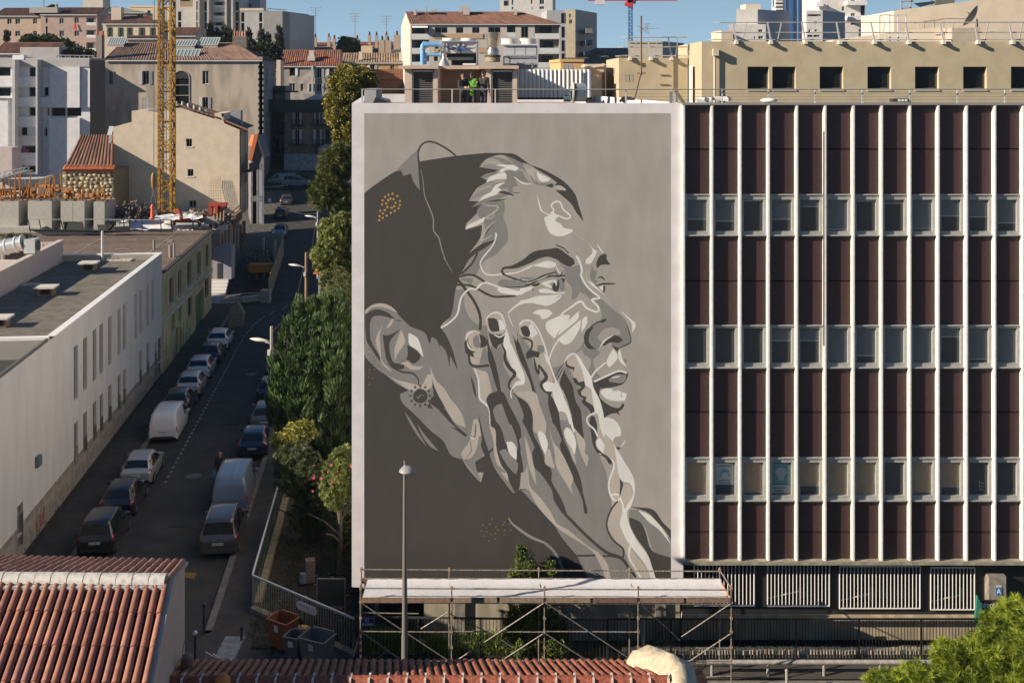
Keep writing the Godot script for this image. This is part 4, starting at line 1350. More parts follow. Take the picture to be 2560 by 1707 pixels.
	gp.boxat(-8.8,0.127,-44.2,-8.4,0.131,-43.5)
	solo("green_mat",gp,M(0.06,0.2,0.12,0.8),"green flat sheet lying on the pavement before the brown bin","mat")
	var wp:=MB.new()
	wp.boxat(-11.5,0.118,-44.9,-10.7,0.126,-43.0)
	solo("zebra_stripe",wp,M(0.27,0.27,0.28,0.8,"stain",1.5),"worn pale stripe painted on the pavement behind the white topped bollard","marking")
const D0:=44.0
func build_mural_building()->void:
	var x0:=px(879,D0)
	var x1:=px(1708.5,D0)
	var yb:=py(1468,D0)
	var yt:=py(258,D0)
	var t:=thing("mural_building","tall rendered building whose end wall carries the grey portrait mural in a white border","building",V3(x0,0,-D0))
	var w:=x1-x0
	var back:=V3(-2.8,0,-26)
	var white:=M(0.7,0.66,0.67,0.85,"plaster",5.0)
	var mb:=MB.new()
	var mx0:=px(MX0,D0)-x0
	var mx1:=px(MX1,D0)-x0
	var my0:=py(MY1,D0)
	var my1:=py(MY0,D0)
	wall(mb,V3(0,yb,0),Vector3.RIGHT,Vector3.BACK,w,yt-yb,[[mx0,-1.0,mx1-mx0,my1-yb+1.0]],0.0)
	var B:=V3(0,yb,0)
	var H:=V3(0,yt-yb,0)
	var W:=V3(w,0,0)
	mb.quad(B+back,B,B+H,B+H+back)
	mb.quad(B+W,B+W+back,B+W+back+H,B+W+H)
	mb.quad(B+W+back,B+back,B+back+H,B+W+back+H)
	mb.quad(B,B+back,B+back+W,B+W)
	part(t,"wall",mb,white)
	var pm:=MB.new()
	pm.uvquad(V3(mx0,my0,0),V3(mx1,my0,0),V3(mx1,my1,0),V3(mx0,my1,0))
	var mm:=StandardMaterial3D.new()
	mm.albedo_texture=ImageTexture.create_from_image(mural_image())
	mm.roughness=0.85
	mm.texture_filter=BaseMaterial3D.TEXTURE_FILTER_LINEAR_WITH_MIPMAPS
	var mu:=part(t,"mural",pm,mm)
	mu.set_meta("label","painted portrait of a woman in a dark headscarf resting her hand on her cheek")
	var rb:=MB.new()
	var deck:=21.0
	rb.quad(V3(0.2,deck,-0.2),V3(w-0.1,deck,-0.2),V3(w-0.1,deck,0)+back,V3(0.2,deck,0)+back)
	part(t,"roof_deck",rb,M(0.3,0.27,0.24,0.9,"stain",3.0))
	var pp:=MB.new()
	pp.quad(H+B+V3(0,0,0),H+B+W,H+B+W+V3(0,0,-0.35),H+B+V3(0.35,0,-0.35))
	pp.quad(B+H,V3(0.35,yt,-0.35),V3(0.35,yt,0)+back,B+H+back)
	pp.quad(V3(w,deck,-0.35),V3(0.35,deck,-0.35),V3(0.35,yt,-0.35),V3(w,yt,-0.35))
	pp.quad(V3(0.35,deck,-0.35),V3(0.35,deck,0)+back,V3(0.35,yt,0)+back,V3(0.35,yt,-0.35))
	part(t,"parapet",pp,white)
	var gb:=MB.new()
	gb.boxat(0.6,-0.1,-20,w-0.05,yb+0.02,-2.3)
	gb.boxat(px(1060,44.6)-x0,-0.1,-2.4,w-0.05,yb+0.02,-0.55)
	part(t,"ground_floor_wall",gb,M(0.4,0.35,0.27,0.9,"stain",3.0,{"tall":true}))
	for x in [1150,1390,1652]:
		var co:=MB.new()
		co.boxat(px(x,44.4)-x0-0.2,-0.1,-0.6,px(x,44.4)-x0+0.2,yb,-0.4)
		part(t,"pillar",co,M(0.24,0.22,0.19,0.9,"stain",2.0))
	var lp:=MB.new()
	lp.boxat(0.8,0,-2.28,4.9,2.2,-2.2)
	part(t,"dark_shutter",lp,M(0.02,0.021,0.02,0.5))
func build_office_building()->void:
	var t:=thing("office_building","dark office block with maroon panels between white vertical fins","building",V3(px(1708.5,D0),0,-D0))
	var x0:=px(1708.5,D0)
	var sp:=70.55/F*D0
	var yt:=py(258,D0)
	var yl:=py(1398,D0)
	var n:=14
	var W:=sp*n
	var zb:=-0.05
	var fin:=MB.new()
	fin.boxat(-0.062,yl+0.01,zb+0.01,0.062,yt-0.06,0.16)
	fin.boxat(-0.03,yl+0.01,0.16,0.03,yt-0.06,0.185)
	var fm:=fin.mesh(M(0.76,0.745,0.71,0.55,"fine",3.0))
	for i in n+1:piece(t,"fin",fm,Transform3D(Basis(),V3(i*sp,0,0)))
	var core:=MB.new()
	core.boxat(0.02,0.0,-18,W,yt-0.35,-1.3)
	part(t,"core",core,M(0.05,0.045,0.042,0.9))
	var cap:=MB.new()
	cap.boxat(-0.06,yt-0.06,-1.5,W,yt,0.2)
	part(t,"roof_edge",cap,M(0.3,0.29,0.28,0.5,"",1.0,{"metal":0.3}))
	var led:=MB.new()
	led.boxat(-0.06,yl-0.14,-1.3,W,yl,0.22)
	part(t,"ledge",led,M(0.34,0.3,0.23,0.9,"stain",2.0))
	var panels:=[M(0.056,0.027,0.025,0.5,"fine",2.0),M(0.05,0.024,0.023,0.5,"fine",2.0),M(0.062,0.03,0.028,0.5,"fine",2.0)]
	var rows:=[[484.7,588.0,499.0,578.0],[812.0,918.0,820.0,908.0],[1143.0,1250.0,1156.0,1239.0]]
	var bands:=[[262,372],[373,484],[588.5,702],[703,811],[918.5,1030],[1031,1142],[1250.5,1330],[1331,1397]]
	var pmesh:={}
	for bi in bands.size():
		var b:Array=bands[bi]
		var p:=MB.new()
		var ya:=py(b[1],D0)
		var yc:=py(b[0],D0)
		p.boxat(0.065,ya+0.012,zb-0.04,sp-0.065,yc-0.012,zb)
		p.boxat(0.065,yc-0.03,zb,sp-0.065,yc-0.014,zb+0.015)
		for k in 3:pmesh[[bi,k]]=p.mesh(panels[k])
	var frame:=M(0.34,0.335,0.315,0.55,"fine",2.0)
	var clear:=M(0.5,0.55,0.55,0.03,"",1.0,{"alpha":0.12})
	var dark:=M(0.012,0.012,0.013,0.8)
	var blind:=M(0.085,0.105,0.12,0.75)
	var paper:=M(0.42,0.27,0.14,0.9,"plaster",0.8)
	var drawn:=[[.62,.68,.04,.62,.22,.94,.05,.12,.92,.52,.55,.74,.4,.6],[0,0,0,.37,.37,1,.8,1,1,.26,.9,1,.5,.2]]
	var kraft:=[.99,0,.92,0,.72,.99,.99,0,.92,.75,0,0,.9,.6]
	for i in n:
		var o:=V3(i*sp,0,0)
		for bi in bands.size():
			piece(t,"panel",pmesh[[bi,rng.randi()%3]],Transform3D(Basis(Vector3.UP,rf(-0.004,0.004)),o))
		for ri in 3:
			var r:Array=rows[ri]
			var y0:=py(r[1],D0)
			var y1:=py(r[0],D0)
			var g0:=py(r[3],D0)
			var g1:=py(r[2],D0)
			var f:=MB.new()
			var a:=0.07
			var b:=sp-0.07
			var gx0:=a+0.1
			var gx1:=b-0.1
			f.boxat(a,y0,zb-0.1,gx0,y1,zb+0.05); f.boxat(gx1,y0,zb-0.1,b,y1,zb+0.05)
			f.boxat(gx0,y0,zb-0.1,gx1,g0,zb+0.05); f.boxat(gx0,g1,zb-0.1,gx1,y1,zb+0.05)
			f.boxat(a,y0-0.02,zb+0.05,b,y0+0.03,zb+0.17)
			f.boxat(a,y1-0.05,zb+0.05,b,y1,zb+0.1)
			var wn:=part(t,"window",f,frame)
			wn.position=o
			var pn:=MB.new()
			pn.quad(V3(gx0,g0,zb-0.05),V3(gx1,g0,zb-0.05),V3(gx1,g1,zb-0.05),V3(gx0,g1,zb-0.05))
			part(wn,"pane",pn,clear)
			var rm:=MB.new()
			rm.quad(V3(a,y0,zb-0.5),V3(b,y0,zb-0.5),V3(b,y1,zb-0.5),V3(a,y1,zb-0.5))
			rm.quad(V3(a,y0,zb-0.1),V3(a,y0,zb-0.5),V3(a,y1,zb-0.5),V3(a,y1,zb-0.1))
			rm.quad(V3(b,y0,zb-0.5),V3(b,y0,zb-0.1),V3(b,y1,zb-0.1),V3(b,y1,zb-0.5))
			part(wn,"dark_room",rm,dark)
			if ri<2 and drawn[ri][i]>0:
				var bl:=MB.new()
				var yy:=lerpf(g1,g0,drawn[ri][i])
				bl.boxat(gx0+0.015,yy,zb-0.11,gx1-0.015,g1,zb-0.1)
				var bo:=part(wn,"blind",bl,blind)
				var bb:=MB.new()
				bb.boxat(gx0+0.015,yy-0.03,zb-0.12,gx1-0.015,yy,zb-0.09)
				bo.position=Vector3.ZERO
				part(wn,"blind_bar",bb,M(0.5,0.5,0.47,0.6))
			if ri==2 and kraft[i]>0:
				var rows_:=[]
				for yy in 9:
					var row:Array[Vector3]=[]
					for xx in 7:
						row.append(V3(lerpf(gx0,gx1,xx/6.0),lerpf(lerpf(g1,g0,kraft[i]),g1,yy/8.0),zb-0.1+rf(-0.025,0.025)))
					rows_.append(row)
				var kp:=MB.new()
				kp.grid(rows_)
				part(wn,"brown_paper",kp,paper)
				var bar:=MB.new()
				var yk:=lerpf(g1,g0,kraft[i])
				bar.boxat(gx0,yk-0.03,zb-0.09,gx1,yk,zb-0.06)
				part(wn,"paper_edge",bar,frame)
			if ri==2 and (i==1 or i==3):poster(wn,i,gx0,gx1,g0,g1,zb-0.09)
			if ri==2 and i==10:
				var la:=MB.new()
				la.bar(V3(gx1-0.2,g0+0.1,zb-0.3),V3(gx1-0.24,g0+0.5,zb-0.3),0.02)
				for k in 3:la.bar(V3(gx1-0.22,g0+0.15+k*0.13,zb-0.3),V3(gx1-0.05,g0+0.09+k*0.13,zb-0.3),0.02)
				part(wn,"chair_back",la,M(0.5,0.5,0.48))
	var pipe:=MB.new()
	var xp:=px(2058,D0)-x0
	pipe.tube([V3(xp,py(328,D0),0.14),V3(xp,py(862,D0),0.14)],0.035)
	part(t,"drain_pipe",pipe,M(0.09,0.07,0.07,0.5))
	var base:=MB.new()
	var grs:=[[1738,1889,1417,1520],[1923,2078,1417,1521],[2104,2306,1421,1527],[2333,2443,1424,1530]]
	var hs:=[]
	var yc:=py(1545,D0)
	for q in grs:hs.append([px(q[0],D0)-x0,py(q[3],D0)-yc,px(q[1],D0)-px(q[0],D0),py(q[2],D0)-py(q[3],D0)])
	wall(base,V3(0,yc,-0.3),Vector3.RIGHT,Vector3.BACK,W,yl-0.15-yc,hs,0.5)
	part(t,"black_wall",base,M(0.018,0.018,0.018,0.6,"fine",2.0))
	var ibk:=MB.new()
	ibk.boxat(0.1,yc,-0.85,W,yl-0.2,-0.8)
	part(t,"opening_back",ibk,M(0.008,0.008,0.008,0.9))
	for q in grs:
		var gm:=MB.new()
		var gx0:=px(q[0],D0)-x0
		var gx1:=px(q[1],D0)-x0
		var gy0:=py(q[3],D0)
		var gy1:=py(q[2],D0)
		for yy in [gy0,gy1]:gm.tube([V3(gx0,yy,-0.2),V3(gx1,yy,-0.2)],0.03,-1,6)
		for e in [gx0,gx1]:gm.tube([V3(e,gy0,-0.2),V3(e,gy1,-0.2)],0.03,-1,6)
		var wpaint:=M(0.62,0.6,0.58,0.5)
		var gr:=part(t,"window_grille",gm,wpaint)
		var bm:=MB.new()
		bm.tube([V3(0,gy0,-0.2),V3(0,gy1,-0.2)],0.021,-1,6)
		var bmesh:=bm.mesh(wpaint)
		var nb:=int(round((gx1-gx0)/0.147))
		for k in range(1,nb):piece(gr,"bar",bmesh,Transform3D(Basis(),V3(gx0+(gx1-gx0)*k/nb,0,0)))
		var inn:=MB.new()
		inn.tube([V3(gx0+0.1,gy0+0.15,-0.55),V3(gx0+1.3,gy0+0.42,-0.55)],0.025,-1,6)
		part(gr,"loose_pipe",inn,M(0.4,0.36,0.3))
	var cb:=MB.new()
	cb.boxat(0.0,yc-0.08,-1.2,W,yc,0.06)
	cb.boxat(0.0,0.3,-1.2,W,yc-0.08,-0.25)
	part(t,"concrete_base",cb,M(0.44,0.35,0.24,0.9,"stain",2.5,{"tall":true}))
	var vent:=MB.new()
	for k in 3:vent.boxat(px(2194+k*9,D0)-x0,py(1612,D0),-0.26,px(2200+k*9,D0)-x0,py(1598,D0),-0.22)
	part(t,"vent",vent,M(0.01,0.01,0.01))
	var pil:=MB.new()
	pil.boxat(px(2471,D0)-x0,py(1540,D0),-0.35,px(2514,D0)-x0,py(1438,D0),0.1)
	part(t,"concrete_pillar",pil,M(0.27,0.24,0.2,0.9,"stain",2.0))
	var sg:=MB.new()
	sg.boxat(px(2487.5,D0)-x0,py(1484,D0),0.1,px(2503,D0)-x0,py(1466,D0),0.125)
	var sn:=part(t,"letter_sign",sg,M(0.05,0.16,0.33,0.4))
	text(sn,"letter","A",0.2,V3(px(2495,D0)-x0,py(1475,D0),0.127),M(0.75,0.78,0.8,0.5))
	var lf:=MB.new()
	lf.boxat(px(2490,D0)-x0,py(1465,D0),0.1,px(2502,D0)-x0,py(1460,D0),0.115)
	part(t,"small_plaque",lf,M(0.5,0.5,0.47,0.5))
	var set_m:=[M(0.62,0.52,0.39,0.9),M(0.56,0.47,0.35,0.9),M(0.7,0.6,0.46,0.9)]
	var row:=thing("sett_border","row of pale stone setts along the foot of the concrete wall","stone edging",V3(px(1560,43.15),0.36,-43.15))
	var sb:=MB.new()
	sb.boxat(-0.075,0,-0.14,0.075,0.16,0.14)
	var meshes:=[]
	for m in set_m:meshes.append(sb.mesh(m))
	var cb2:=MB.new()
	cb2.boxat(-0.2,-0.36,-0.3,18.2,0.0,0.14)
	part(row,"low_wall",cb2,M(0.16,0.14,0.12,0.9,"stain",1.5))
	var kk:=0
	var xx:=0.0
	while xx<17.5:
		piece(row,"stone",meshes[kk%3],Transform3D(Basis(Vector3.UP,rf(-0.08,0.08))*Basis(Vector3.BACK,rf(-0.04,0.04)),V3(xx,rf(-0.015,0.02),rf(-0.02,0.02))))
		xx+=0.163; kk+=1+rng.randi()%2
func text(par:Node,nm:String,s:String,size:float,at:Vector3,m:Material,yaw:=0.0)->void:
	var tm:=TextMesh.new()
	var f:=SystemFont.new()
	f.font_names=PackedStringArray(["Droid Sans"])
	tm.font=f
	tm.font_size=32
	tm.pixel_size=size/32.0*1.3
	tm.text=s
	tm.depth=0.006
	tm.material=m
	piece(par,nm,tm,Transform3D(Basis(Vector3.UP,yaw),at))
func poster(wn:Node,i:int,a:float,b:float,g0:float,g1:float,z:float)->void:
	var h:=g1-g0
	var q:=MB.new()
	q.boxat(a+0.03,g0+h*(0.3 if i==1 else 0.32),z-0.01,b-0.04,g1-h*0.06,z)
	var teal:=M(0.07,0.26,0.28,0.6)
	var white:=M(0.5,0.52,0.5,0.7)
	var po:=part(wn,"poster",q,white if i==1 else teal)
	var d:=MB.new()
	var cxx:=(a+b)*0.5
	if i==1:
		for k in 13:
			var an:=PI*(-0.08+1.16*k/12.0)
			d.bar(V3(cxx+cos(an)*0.13,g0+h*0.58+sin(an)*0.13,z+0.004),V3(cxx+cos(an)*0.24,g0+h*0.58+sin(an)*0.26,z+0.004),0.05,0.004)
		part(po,"fan_emblem",d,teal)
		var l:=MB.new()
		for k in 7:l.box(V3(cxx-0.2+k*0.065,g0+h*0.42,z+0.004),V3(0.04,0.05,0.004))
		for k in 8:l.box(V3(cxx-0.22+k*0.062,g0+h*0.35,z+0.004),V3(0.045,0.05,0.004))
		for k in 8:l.box(V3(cxx-0.22+k*0.062,g0+h*0.86,z+0.004),V3(0.04,0.04,0.004))
		part(po,"print_lines",l,M(0.08,0.08,0.09))
	else:
		var poly:=PackedVector2Array()
		for k in 15:
			var an:=PI*k/14.0
			poly.append(Vector2(cxx+cos(an)*0.22,g0+h*0.66+sin(an)*0.2))
		poly.append(Vector2(cxx-0.09,g0+h*0.42)); poly.append(Vector2(cxx+0.09,g0+h*0.42))
		d.prism(poly,z+0.001,z+0.005)
		part(po,"pale_dome_emblem",d,M(0.34,0.42,0.42,0.7))
		var e:=MB.new()
		e.bar(V3(cxx-0.2,g0+h*0.6,z+0.007),V3(cxx-0.1,g0+h*0.46,z+0.007),0.07,0.004)
		e.bar(V3(cxx+0.2,g0+h*0.6,z+0.007),V3(cxx+0.1,g0+h*0.46,z+0.007),0.07,0.004)
		part(po,"dark_strokes",e,M(0.02,0.04,0.05))
		var s:=MB.new()
		s.boxat(a+0.03,g0+0.05,z-0.01,b-0.04,g0+h*0.29,z)
		var st:=part(wn,"notice",s,M(0.35,0.42,0.42,0.7))
		var l:=MB.new()
		for k in 9:l.box(V3(a+0.08+k*0.055,g0+h*0.2,z+0.004),V3(0.04,0.05,0.004))
		for k in 6:l.box(V3(a+0.16+k*0.055,g0+h*0.11,z+0.004),V3(0.045,0.05,0.004))
		part(st,"print_lines",l,M(0.03,0.06,0.07))
func wall_d(x:float)->float:
	var c:=(x-1280.0)/F
	return 83.4+(-26.1-c*83.4)/(c+0.1107)
func build_left_side()->void:
	white_building()
	terrace()
	yellow_building()
	construction_site()
	cream_gable_house()
	crane()
	modern_flats()
	old_house()
	lane_houses()
func white_building()->void:
	var da:=34.0
	var db:=83.4
	var at:=V3(street_x(da),0,-da)
	var t:=thing("white_building","long low white building with slit windows and a flat grey roof along the street","building",at,TH)
	var L:=(db-da)/cos(TH)
	var H:=9.45
	var wm:=M(0.62,0.6,0.565,0.85,"plaster",6.0,{"tall":true})
	var grey:=M(0.32,0.28,0.23,0.9,"stain",3.0)
	var loc:=func(x:float)->float:return (wall_d(x)-da)/cos(TH)
	var holes:=[]
	var U:=V3(0,0,-1)
	var N:=V3(1,0,0)
	var upper:=[[675,710],[760,795],[848,880],[910,942],[990,1020],[1077,1105],[1125,1152],[1232,1256],[1276,1300],[1342,1364],[1388,1410]]
	for q in upper:
		var u0:float=loc.call(q[0]/3.672)
		holes.append([u0,5.16,loc.call(q[1]/3.672)-u0,2.9,"v"])
	for q in [[675,710],[760,795],[848,880],[912,942],[990,1020],[1077,1105],[1127,1152],[1275,1297],[1342,1364]]:
		var u0:float=loc.call(q[0]/3.672)
		holes.append([u0,1.7,loc.call(q[1]/3.672)-u0,2.22,"l",M(0.13,0.09,0.06,0.7)])
	var us:float=loc.call(41.5)
	holes.append([us,1.0,loc.call(56.0)-us,2.0,"l",M(0.14,0.12,0.1,0.7)])
	for q in [[1418,1436],[1447,1485]]:
		var u0:float=loc.call(q[0]/3.672)
		holes.append([u0,0.75,loc.call(q[1]/3.672)-u0,2.6,"l",M(0.13,0.09,0.06,0.7)])
	var mb:=MB.new()
	var pl:=MB.new()
	var up:=[]
	var low:=[]
	for h in holes:
		if h[1]>=2.05:up.append([h[0],h[1]-2.05,h[2],h[3]])
		else:
			up.append([h[0],-0.5,h[2],h[1]+h[3]-2.05+0.5])
			low.append([h[0],h[1],h[2],2.05-h[1]+0.5])
	wall(mb,V3(0,2.05,0),U,N,L,H-2.05,up,0.22)
	wall(pl,V3(0.012,-0.2,0),U,N,L,2.25,low.map(func(h):return [h[0],h[1]+0.2,h[2],h[3]]),0.22)
	mb.quad(V3(0,0,-L),V3(-7.1,0,-L),V3(-7.1,H,-L),V3(0,H,-L))
	mb.quad(V3(-7.1,0,0),V3(0,0,0),V3(0,H,0),V3(-7.1,H,0))
	part(t,"wall",mb,wm)
	part(t,"grey_plinth",pl,grey)
	var ft:=MB.new()
	ft.boxat(-0.02,-0.2,-L,0.045,0.55,0)
	part(t,"dark_footing",ft,M(0.05,0.045,0.04,0.9,"dirt",1.5))
	for h in holes:window(t,Vector3.ZERO,U,N,h,0.22,M(0.3,0.3,0.3))
	var bit:=[M(0.17,0.145,0.115,0.95,"asphalt",4.0),M(0.155,0.132,0.106,0.95,"asphalt",4.0),M(0.185,0.158,0.126,0.95,"asphalt",4.0)]
	var zc:float=-(56.6-da)/cos(TH)
	var k:=0
	var z:=zc-0.3
	while z>-L+0.6:
		var s:=MB.new()
		s.boxat(-6.9,H-0.75,maxf(z-1.0,-L+0.3),-0.3,H-0.42+rf(0,0.012),z)
		part(t,"roof_sheet",s,bit[k%3])
		z-=1.0; k+=1+rng.randi()%2
	var lowr:=MB.new()
	lowr.boxat(-6.9,H-2.2,zc,-0.3,H-1.1,0)
	part(t,"lower_roof",lowr,M(0.05,0.05,0.05,0.9,"asphalt",4.0))
	var cop:=MB.new()
	cop.boxat(-0.34,H,-L,0.05,H+0.07,zc); cop.boxat(-0.34,H,-14.0,0.05,H+0.07,0)
	cop.boxat(-0.3,H-0.45,-L,-0.28,H,zc)
	cop.boxat(-7.1,H,-L-0.02,-0.34,H+0.07,-L+0.3)
	cop.boxat(-7.1,H-0.15,zc-0.3,-0.3,H-0.02,zc+0.1)
	part(t,"coping",cop,M(0.75,0.73,0.7,0.6))
	for q in [[H-1.4,zc+0.1,H-0.15],[H-0.6,-L+0.3,H]]:
		var inn:=MB.new()
		inn.boxat(-7.1,q[0],q[1],-0.3,q[2],q[1]+0.03)
		part(t,"inner_upstand",inn,M(0.33,0.3,0.27,0.8))
	var edge:=MB.new()
	edge.boxat(-0.4,H-1.2,zc,-0.31,H-0.06,-14.0)
	part(t,"dark_roof_edge",edge,M(0.12,0.12,0.12,0.8))
	var gr:=MB.new()
	var ug:float=loc.call(100.0)
	for i in 26:
		var u:=ug+rf(-3.4,4.5)
		var y:=rf(0.5,1.3)
		var p0:=V3(0.016,y,-u)
		gr.bar(p0,p0+V3(0,rf(-0.5,0.5),rf(-0.4,0.4)),0.006,0.05)
	part(t,"graffiti",gr,M(0.05,0.045,0.045))
	var gr2:=MB.new()
	for i in 7:
		var p0:=V3(0.017,rf(0.7,1.2),-(ug-0.4)+rf(-0.9,0.5))
		gr2.bar(p0,p0+V3(0,rf(0.2,0.6),rf(-0.15,0.15)),0.006,0.08)
	part(t,"red_graffiti",gr2,M(0.4,0.05,0.04))
	var names:=["brick roof vent with slab cap nearest the far end of the white building's roof","brick roof vent with a square slab cap in the middle of the white building's roof","slab capped brick roof vent cut by the picture edge"]
	var vs:=[[812,1010,"g"],[420,1240,"g"],[-15,1530,"g"]]
	var v0:Node3D
	for i in 3:
		var gx:=cx("g",vs[i][0])
		var gyy:=cy("g",vs[i][1])
		var d:=(EYE-9.03)*F/(gyy-195.0)
		var p:=V3(px(gx,d),9.03,-d)
		if i==0:
			v0=thing("roof_vent",names[0],"roof vent",p,TH,"slab capped vents on the white building's roof")
			for c in [-1,1]:
				var b:=MB.new()
				b.box(V3(c*0.4,0.2,0),V3(0.14,0.4,0.8))
				part(v0,"brick_side",b,M(0.28,0.2,0.14,0.9,"dirt",0.8))
			var b2:=MB.new()
			b2.box(V3(0,0.22,-0.3),V3(0.62,0.44,0.1)); b2.box(V3(0,0.06,0.36),V3(0.66,0.12,0.08))
			part(v0,"brick_end",b2,M(0.25,0.18,0.13,0.9,"dirt",0.8))
			var sl:=MB.new()
			sl.box(V3(0,0.53,0),V3(1.25,0.1,1.2))
			part(v0,"slab",sl,M(0.62,0.57,0.5,0.8,"plaster",1.0))
		else:copy(v0,p,TH,names[i])
	var dm:=(EYE-9.03)*F/(cy("g",925)-195.0)
	var mast:=thing("roof_mast","pale grey round mast standing at the far end of the white building's roof","mast",V3(px(cx("g",935),dm),9.03,-dm))
	var mp:=MB.new()
	mp.tube([Vector3.ZERO,V3(0,2.2,0)],0.09,-1,10)
	part(mast,"pole",mp,M(0.6,0.58,0.53,0.4))
	var mf:=MB.new()
	mf.box(V3(0,0.05,0),V3(0.7,0.1,0.5))
	for i in 4:mf.tube([V3(0.1+i*0.22,0.12,0.1),V3(0.3+i*0.3,0.25,-0.3),V3(1.2+i*0.2,0.3,-0.5)],0.03,-1,5)
	part(mast,"cables_and_foot",mf,M(0.4,0.4,0.4,0.5))
	for q in [[1095,925,0.9],[250,1150,0.7]]:
		var d:=(EYE-9.03)*F/(cy("g",q[1])-195.0)
		var s:=MB.new()
		s.boxat(-q[2],0,-0.3,q[2],0.1,0.3)
		solo("roof_plank",s,M(0.55,0.5,0.43,0.9,"stain",1.0),"pale plank lying on the white building's roof "+("near its far coping" if q[0]>1000 else "at the foot of the pink terrace wall"),"plank","",V3(px(cx("g",q[0]),d),9.04,-d))
	var meter:=MB.new()
	meter.boxat(-8.7+8.7,0,0,0.3,0.5,0.5)
	var dmx:=wall_d(94)
	solo("wall_box",meter,M(0.1,0.14,0.16,0.5),"small dark blue box fixed to the white street wall","box","",V3(street_x(dmx)-0.1,3.9,-dmx))
func terrace()->void:
	var d1:=82.5
	var d0:=60.0
	var t:=thing("terrace_building","pale pink parapet terrace beside the white building's roof","building",V3(-33.1+0.1107*(d1-d0),0,-d0),TH)
	var L:=(d1-d0)/cos(TH)
	var w:=M(0.56,0.46,0.41,0.9,"plaster",4.0)
	var mb:=MB.new()
	mb.boxat(-0.3,0,-L,0.0,10.52,0)
	mb.boxat(-20,0,-L,-0.3,9.2,0)
	part(t,"parapet_wall",mb,w)
	var c:=MB.new()
	c.boxat(-0.36,10.52,-L,0.05,10.6,0)
	part(t,"coping",c,M(0.55,0.48,0.4,0.8))
	var b:=MB.new()
	b.boxat(-7.0,9.2,-L,-0.36,10.45,-L+0.1)
	part(t,"back_screen",b,M(0.5,0.46,0.42,0.8))
	var sl:=MB.new()
	for i in 22:sl.boxat(-0.6-i*0.28,9.25,-L+0.1,-0.56-i*0.28,10.4,-L+0.13)
	part(t,"screen_slats",sl,M(0.36,0.33,0.3))
	var dd:=76.0
	var du:=thing("air_duct","large silver ventilation duct running to a grey fan box on the terrace","duct",C("g",150,900,dd))
	var o:=du.position
	var m:=MB.new()
	m.tube([C("g",-200,850,dd)-o,C("g",150,775,dd)-o,C("g",215,760,dd)-o],0.52,-1,16)
	part(du,"duct",m,M(0.55,0.56,0.55,0.3,"",1.0,{"metal":0.6}))
	var fl:=MB.new()
	for q in [[60,795],[150,775],[205,762]]:fl.tube([C("g",q[0]-5,q[1]+1,dd)-o,C("g",q[0]+5,q[1]-1,dd)-o],0.57,-1,16)
	part(du,"flange",fl,M(0.6,0.6,0.6,0.4))
	var bx:=MB.new()
	bx.box(C("g",290,785,dd)-o,V3(0.75,0.95,0.9))
	part(du,"fan_box",bx,M(0.4,0.42,0.42,0.5))
	var fan:=MB.new()
	fan.tube([C("g",318,785,dd)-o,C("g",350,782,dd)-o],0.35,-1,14)
	part(du,"fan_drum",fan,M(0.05,0.05,0.055,0.4))
	var lg:=MB.new()
	lg.bar(C("g",150,800,dd)-o,C("g",150,905,dd)-o,0.08)
	lg.box(C("g",180,860,dd+1)-o,V3(1.6,0.6,1.2))
	part(du,"stand",lg,M(0.05,0.05,0.05,0.6))
	plant("terrace_shrub","low green planter shrub behind the terrace parapet","shrub","broad",C("g",175,712,84),[[Vector3.ZERO,V3(1.4,0.3,0.5)]],120,0.12,0.2,Color(0.04,0.07,0.02),Color(0.14,0.16,0.05),0.6,3)
